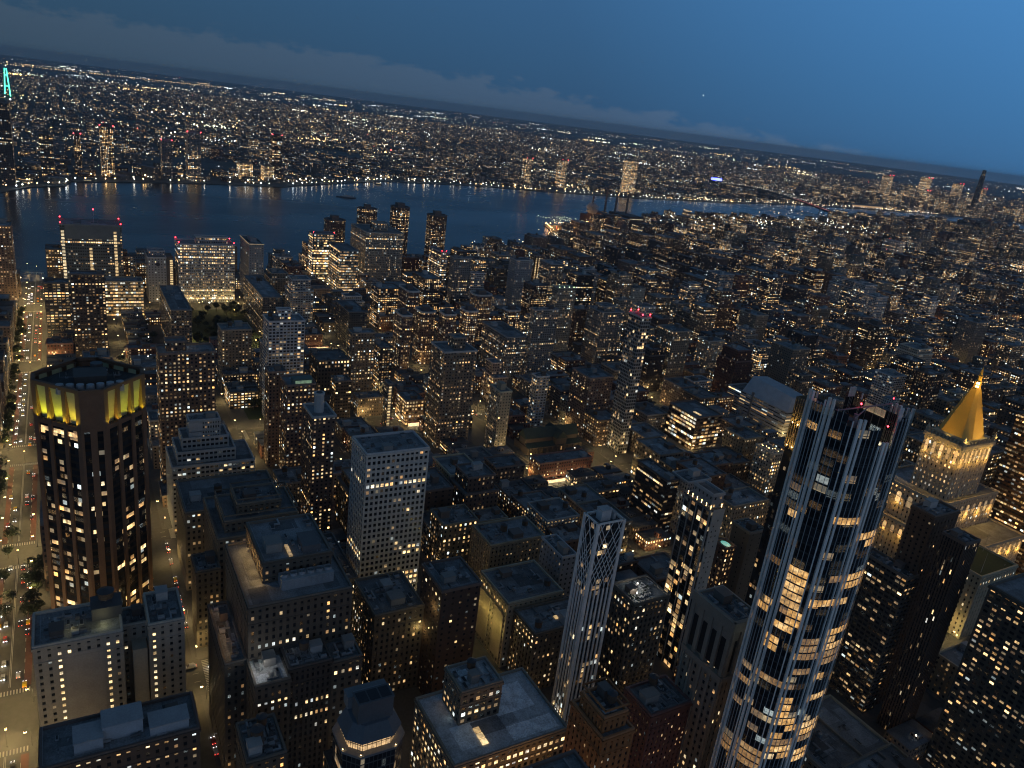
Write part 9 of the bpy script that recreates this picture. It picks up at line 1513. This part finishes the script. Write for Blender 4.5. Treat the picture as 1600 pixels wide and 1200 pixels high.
# piers and boats
def pier(x0, y0, x1, y1, lb, h=2.0, shed=None):
    root = thing('river_pier', lb, 'pier', group='piers on the near bank'); m = MB(); m.box(x0, y0, -2.5, x1, y1, 1.2, 0, (.2, .19, .18, 0)); m.build("pier_deck", [TRIM], root)
    if shed: m = MB(); m.box(shed[0], shed[1], 1.2, shed[2], shed[3], 6.5, 0, (.3, .3, .27, 0)); m.build("pier_shed", [TRIM], root); m = MB(); m.box(shed[0] - .4, shed[1] + .5, 2.2, shed[0] - .05, shed[3] - .5, 5.6, 0, (.3, .3, .3, 0), True); m.build("lit_front", [W_WARM], root, False)
pier(1625, -1052, 1690, -1040, 'thin jetty with a lit shelter reaching into the river', shed=(1676, -1050, 1689, -1042)); pier(1470, -720, 1560, -690, 'broad lit marina pier beside the curved shore', shed=(1500, -715, 1550, -695)); pier(1340, -240, 1400, -226, 'row of lit lamps on a low pier behind the grey slab')
for k in range(9): m = MB(); m.blob(1630 + k * 6, -1046, 4, .6); pl = m.build("pier_lamp", [WHITEL], bpy.data.objects['river_pier'], False)
def boat(x, y, L, w, lb, lit_=True, rz=0, nm='river_ferry'):
    root = thing(nm, lb, 'boat'); m = MB(); pl = [(-L / 2, -w / 2), (L * .32, -w / 2), (L / 2, 0), (L * .32, w / 2), (-L / 2, w / 2)]; m.prism(pl, -2.2, .6, 0, (.12, .12, .13, 0)); hu = m.build("hull", [TRIM], root); m = MB(); m.box(-L * .4, -w * .38, .6, L * .22, w * .38, 3.6, 0, (.4, .4, .4, 0)); m.box(-L * .25, -w * .3, 3.6, L * .1, w * .3, 5.6, 0, (.4, .4, .4, 0)); cb_ = m.build("cabin", [TRIM], root)
    if lit_: m = MB(); m.box(-L * .38, -w * .39, 1.6, L * .2, w * .39, 2.8); m.build("cabin_window", [W_WARM], root, False)
    root.location = (x, y, 0); root.rotation_euler.z = rz; root['fixed'] = 1; return root
boat(2350, -760, 60, 14, 'long dark barge in the middle of the river', False, R(75), 'river_barge'); boat(2760, -1010, 30, 9, 'small lit ferry near the far shore bend', True, R(60)); boat(2430, -1730, 26, 8, 'small lit ferry behind the power station chimneys', True, R(110)); boat(1975, -905, 24, 7, 'lone small boat drawing a wake across the water', True, R(-75)); boat(2360, -60, 28, 9, 'moored lit boat beside the dark headland', True, R(100))

# ------------------------------------------------------------------ steady star over the horizon
m = MB(); m.blob(0, 0, 0, 30); st_ = m.build("bright_star", [mat_emit("star_light", (.85, .95, 1), 3.5, 'NONE')], None, False)
tag(st_, 'single tiny white star in the empty blue evening sky', 'star')
rq = np.array([(1099 - 800) / 1202., -(149 - 600) / 1202., 1.0]); dv3 = rgt * (rq[0] * math.cos(ROLL) - rq[1] * math.sin(ROLL)) + up * (rq[0] * math.sin(ROLL) + rq[1] * math.cos(ROLL)) + fwd; dv3 = dv3 / np.linalg.norm(dv3) * 42000; st_.location = (dv3[0], dv3[1], dv3[2] + CAM_H)

# ------------------------------------------------------------------ street lamps (their light belongs to them)
def lamp_proto():
    root = thing('street_lamp', 'x', 'street lamp', group='street lamps along the city streets'); m = MB(); m.cyl(0, 0, 0, 8.4, .11, .07, 8); m.bar((0, 0, 8.3), (0, 2.2, 8.9), .07); m.cyl(0, 0, 0, .6, .2, .16, 8); m.build("pole", [DARKM], root, False); m = MB(); m.box(-.22, 1.7, 8.75, .22, 2.7, 8.95); hd = m.build("lamp_head", [DARKM], root, False); m = MB(); m.box(-.3, 1.6, 8.5, .3, 2.8, 8.74, 0, (.3, .3, .3, 0), True); m.build("lens", [AMBERL], hd, False)
    light("lamp_light", 'POINT', (0, 2.2, 8.2), LAMP_W, (1.0, .70, .27), root, .35); return root
LAMP_W = 5600
proto = None; ROT = (0, 180, -90, 90)
for (x, y, o_) in LAMPS:
    if proto is None: proto = lamp_proto(); o = proto
    else: o = copy_tree(proto)
    o.location = (x, y, .15); o.rotation_euler.z = R(ROT[o_]); o['fixed'] = 1
    o['label'] = ('amber street lamp lighting the wide two way street at left' if abs(y - WY) < 16 else 'amber street lamp on an avenue sidewalk between the buildings' if o_ > 1 else 'amber street lamp on a narrow side street between the buildings')

wide = None
for o in list(bpy.data.objects):       # the wide street has brighter lanterns
    if o.name.startswith('lamp_light') and o.parent and abs(o.parent.location.y - WY) < 16:
        if wide is None: wide = o.data.copy(); wide.energy = 7800
        o.data = wide

# ------------------------------------------------------------------ trees
def tree_proto(k):
    random.seed(50 + k); root = thing('street_tree', 'x', 'tree'); m = MB(); H_ = 9 + k; m.cyl(0, 0, 0, H_ * .42, .26, .17, 7)
    tips = []
    for i in range(6): a = i * 1.05 + k; q = (math.cos(a) * 2.3, math.sin(a) * 2.3, H_ * (.55 + .07 * (i % 3))); m.bar((0, 0, H_ * .36), q, .09); tips.append(q)
    m.build("trunk", [BARK], root, False); m = MB()
    for q in tips + [(0, 0, H_ * .8), (.6, -.5, H_ * .62)]: leaf_ball(m, q[0], q[1], q[2] + .8, random.uniform(1.7, 2.6), 70, .36)
    m.build("crown", [LEAF], root, False); return root
TP = [tree_proto(k) for k in range(3)]; used = [False] * 3
TG = [('street trees beside the wide street', 'dark leafy street tree beside the lamplit wide street'), ('trees of the housing garden', 'dark tree in the black garden between the two long slabs'), ('trees of the small dark square', 'dark tree in the small black square by the white balcony tower'), ('trees of the far square', 'dark tree in the black square near the pale roof box'), ('trees of the large far park', 'dark tree in the large black park at upper right')]
for i, (x, y, k, s) in enumerate(TREES):
    if not used[k]: o = TP[k]; used[k] = True
    else: o = copy_tree(TP[k])
    o.location = (x, y, .15); o.rotation_euler.z = random.uniform(0, 6.28); o.scale = (s, s, s * random.uniform(.9, 1.1)); j = i - N_STREET_TREES; g = 0 if j < 0 else 1 if j < 62 else 2 if j < 84 else 3 if j < 118 else 4
    if g >= 3: o.scale = (s * 1.5, s * 1.5, s * 1.1)
    o['group'], o['label'] = TG[g]; o['fixed'] = 1

# ------------------------------------------------------------------ cars: white lamps come towards the camera, red ones go away
def car_proto(rgb_, nm='car', h=1.45):
    root = thing(nm, 'x', 'car', group='cars on the streets'); c = (*rgb_, 0); m = MB(); L, w = (4.6, 1.85) if nm == 'car' else (6.2, 2.1)
    prof = [(-L / 2, .35), (L / 2, .35), (L / 2, .75), (L * .30, .95), (L * .12, h), (-L * .26, h), (-L * .42, 1.0), (-L / 2, .92)]
    n = len(prof); m.face([(px, -w / 2, pz) for px, pz in prof], 0, None, c); m.face([(px, w / 2, pz) for px, pz in prof[::-1]], 0, None, c)
    for i in range(n): a, b = prof[i], prof[(i + 1) % n]; m.face([(a[0], -w / 2, a[1]), (a[0], w / 2, a[1]), (b[0], w / 2, b[1]), (b[0], -w / 2, b[1])], 0, None, c)
    body = m.build("body", [CARP], root); m = MB()
    m.face([(L * .295, -w * .44, .99), (L * .295, w * .44, .99), (L * .13, w * .42, h - .03), (L * .13, -w * .42, h - .03)]); m.build("windscreen", [DARKM], body, False)
    for s in (-1, 1):
        m = MB(); m.box(L / 2 - .02, s * w * .36 - .24, .52, L / 2 + .06, s * w * .36 + .24, .76); m.build("headlight", [HEADL], root, False); m = MB(); m.box(-L / 2 - .06, s * w * .36 - .18, .64, -L / 2 + .02, s * w * .36 + .18, .80); m.build("tail_light", [TAILL], root, False)
        for px in (-L * .31, L * .31):
            m = MB(); pts_ = [(px + .33 * math.cos(k * math.pi / 5), .33 + .33 * math.sin(k * math.pi / 5)) for k in range(10)]; y0q, y1q = s * w / 2 - .12, s * w / 2 + .06; m.face([(a, y1q, b) for a, b in pts_]); m.face([(a, y0q, b) for a, b in pts_[::-1]])
            for k in range(10): a, b = pts_[k], pts_[(k + 1) % 10]; m.face([(a[0], y0q, a[1]), (b[0], y0q, b[1]), (b[0], y1q, b[1]), (a[0], y1q, a[1])])
            m.build("wheel", [DARKM], root, False)
    return root
CARP = mat_tint("car_paint", .25, .05); CP = [car_proto((.03, .03, .035)), car_proto((.45, .45, .46)), car_proto((.55, .36, .02)), car_proto((.30, .05, .04)), car_proto((.5, .5, .48), 'van', 2.2)]; cu = [False] * 5
def put_car(x, y, rz, lb, gp, k=None):
    k = random.choice([0, 0, 1, 1, 2, 3, 4]) if k is None else k
    if not cu[k]: o = CP[k]; cu[k] = True
    else: o = copy_tree(CP[k])
    o.location = (x, y, .01); o.rotation_euler.z = rz; o['label'] = lb; o['group'] = gp; o['fixed'] = 1
random.seed(5); CW, CE = 'car with white headlights driving up the wide street towards the camera', 'car with red tail lights driving away down the wide street to the river'
for (a, b) in ((285, 338), (380, 500), (528, 650), (684, 866), (902, 1090), (1130, 1225)):
    for lane, sgn in ((WY + 3.4, 1), (WY + 6.8, 1), (WY - 3.4, 0), (WY - 6.8, 0)):
        x = a + random.uniform(0, 14)
        while x < b:
            if random.random() < .6: put_car(x, lane + random.uniform(-.3, .3), math.pi if sgn else 0, CW if sgn else CE, 'cars on the wide street')
            x += random.uniform(8.5, 24)
for x in range(270, 336, 7):
    if random.random() < .6: put_car(x, -41 - 6.6, 0, 'parked car at the kerb of the lamplit side street', 'cars parked on the side street')
for x in list(range(392, 498, 7)):
    for s in (-6.6, 6.6):
        if random.random() < .6: put_car(x, -41 + s, 0, 'parked car at the kerb of the lamplit side street', 'cars parked on the side street')
for y in range(-100, -10, 11):
    for dx, sg in ((-5, 1), (-9, 1), (5, 0), (9, 0)):
        if random.random() < .4: put_car(360 + dx, y, R(-90) if sg else R(90), 'car on the avenue crossing beside the U-shaped hotel', 'cars on the near avenue')
for (xa, g_) in ((513, 'cars on the second avenue'), (667, 'cars on the third avenue')):
    y = -60
    while y > -460:
        if random.random() < .5: put_car(xa + random.choice([-5, -1.7, 1.7, 5]), y, R(-90), 'car on the %s glimpsed between dark apartment blocks' % ('nearer cross avenue' if xa < 600 else 'farther cross avenue'), g_)
        y -= random.uniform(9, 22)

# shop fronts and signs that glow at street level: x, y, width along the street, facing, colour
SHOPS = [(504.0, -376, 44, 'W', W_WHITE, 'row of bright white shop windows under the red brick row'), (651, -292, 14, 'W', W_WHITE, 'bright white shop front below the busy amber block'), (566, -345, 10, 'W', W_WARM, 'warm shop front at the foot of the beige slab'), (899, -262, 30, 'W', W_AMBER, 'orange lit restaurant front beside the long dark school roof'), (730, -300, 20, 'W', W_WARM, 'lit petrol station forecourt on the yellow street'), (1060, -98, 26, 'W', W_WARM, 'glowing ambulance entrance under the clinic'), (898, -180, 26, 'W', W_AMBER, 'orange glowing cinema front behind the white balcony tower')]
for (x, y, w, f, mt, lb) in SHOPS:
    root = thing('shop_front', lb, 'shop front'); m = MB(); m.box(x - .5, y - w / 2, .2, x - .1, y + w / 2, 3.6, 0, (.3, .3, .3, 0), True); m.build("lit_glazing", [mt], root, False); m = MB(); m.box(x - 1.6, y - w / 2 - .2, 3.7, x - .1, y + w / 2 + .2, 4.3, 0, (.12, .05, .05, 0), True); m.build("awning", [TRIM], root)
    for k in range(max(2, int(w / 8))): light("shop_glow", 'POINT', (x - 3, y - w / 2 + (k + .5) * w / max(2, int(w / 8)), 3.2), 1800, (1, .78, .42), root, .5)
# red neon blade sign beside the white gridded tower
root = thing('neon_sign', 'tall red neon blade sign left of the white gridded tower', 'sign'); m = MB(); m.box(519, -203, 16, 521.2, -201.5, 30); m.build("sign_face", [mat_emit("red_neon", (1, .05, .03), 5, 'AUTO')], root, False); m = MB(); m.box(521.2, -203.2, 15, 524, -201.3, 30.5, 0, (.1, .1, .1, 0)); m.build("sign_bracket", [TRIM], root)

# ------------------------------------------------------------------ evening haze: one closed box round everything, sky outside
if HAZE_DENSITY > 0:
    m = MB(); m.box(-3000, -42000, -6, 42000, 19500, 345, 0, (.3, .3, .3, 0), True); hz = bpy.data.materials.new("haze"); hz.use_nodes = True; hn = hz.node_tree.nodes; hn.remove(hn['Principled BSDF']); vp = hn.new('ShaderNodeVolumePrincipled'); vp.inputs['Color'].default_value = (.80, .88, .95, 1); vp.inputs['Density'].default_value = HAZE_DENSITY; vp.inputs['Anisotropy'].default_value = .2
    hz.node_tree.links.new(vp.outputs[0], hn['Material Output'].inputs['Volume']); hz.cycles.homogeneous_volume = True
    o = m.build("haze", [hz], None, False); tag(o, kind='stuff')

# put each thing's origin at its own base
for o in list(bpy.data.objects):
    if o.type == 'EMPTY' and o.parent is None and not o.get('fixed'):
        lo_ = [1e9, 1e9]; hi_ = [-1e9, -1e9]
        for ch in o.children_recursive:
            if ch.type != 'MESH' or ch.name.startswith('lit_'): continue
            for c in ch.bound_box: lo_ = [min(lo_[i], c[i]) for i in (0, 1)]; hi_ = [max(hi_[i], c[i]) for i in (0, 1)]
        if hi_[0] < lo_[0]: continue
        bx_, by_ = (lo_[0] + hi_[0]) / 2, (lo_[1] + hi_[1]) / 2; o.location = (bx_, by_, 0)
        for ch in o.children: ch.location.x -= bx_; ch.location.y -= by_
for o in bpy.data.objects:
    if 'fixed' in o: del o['fixed']
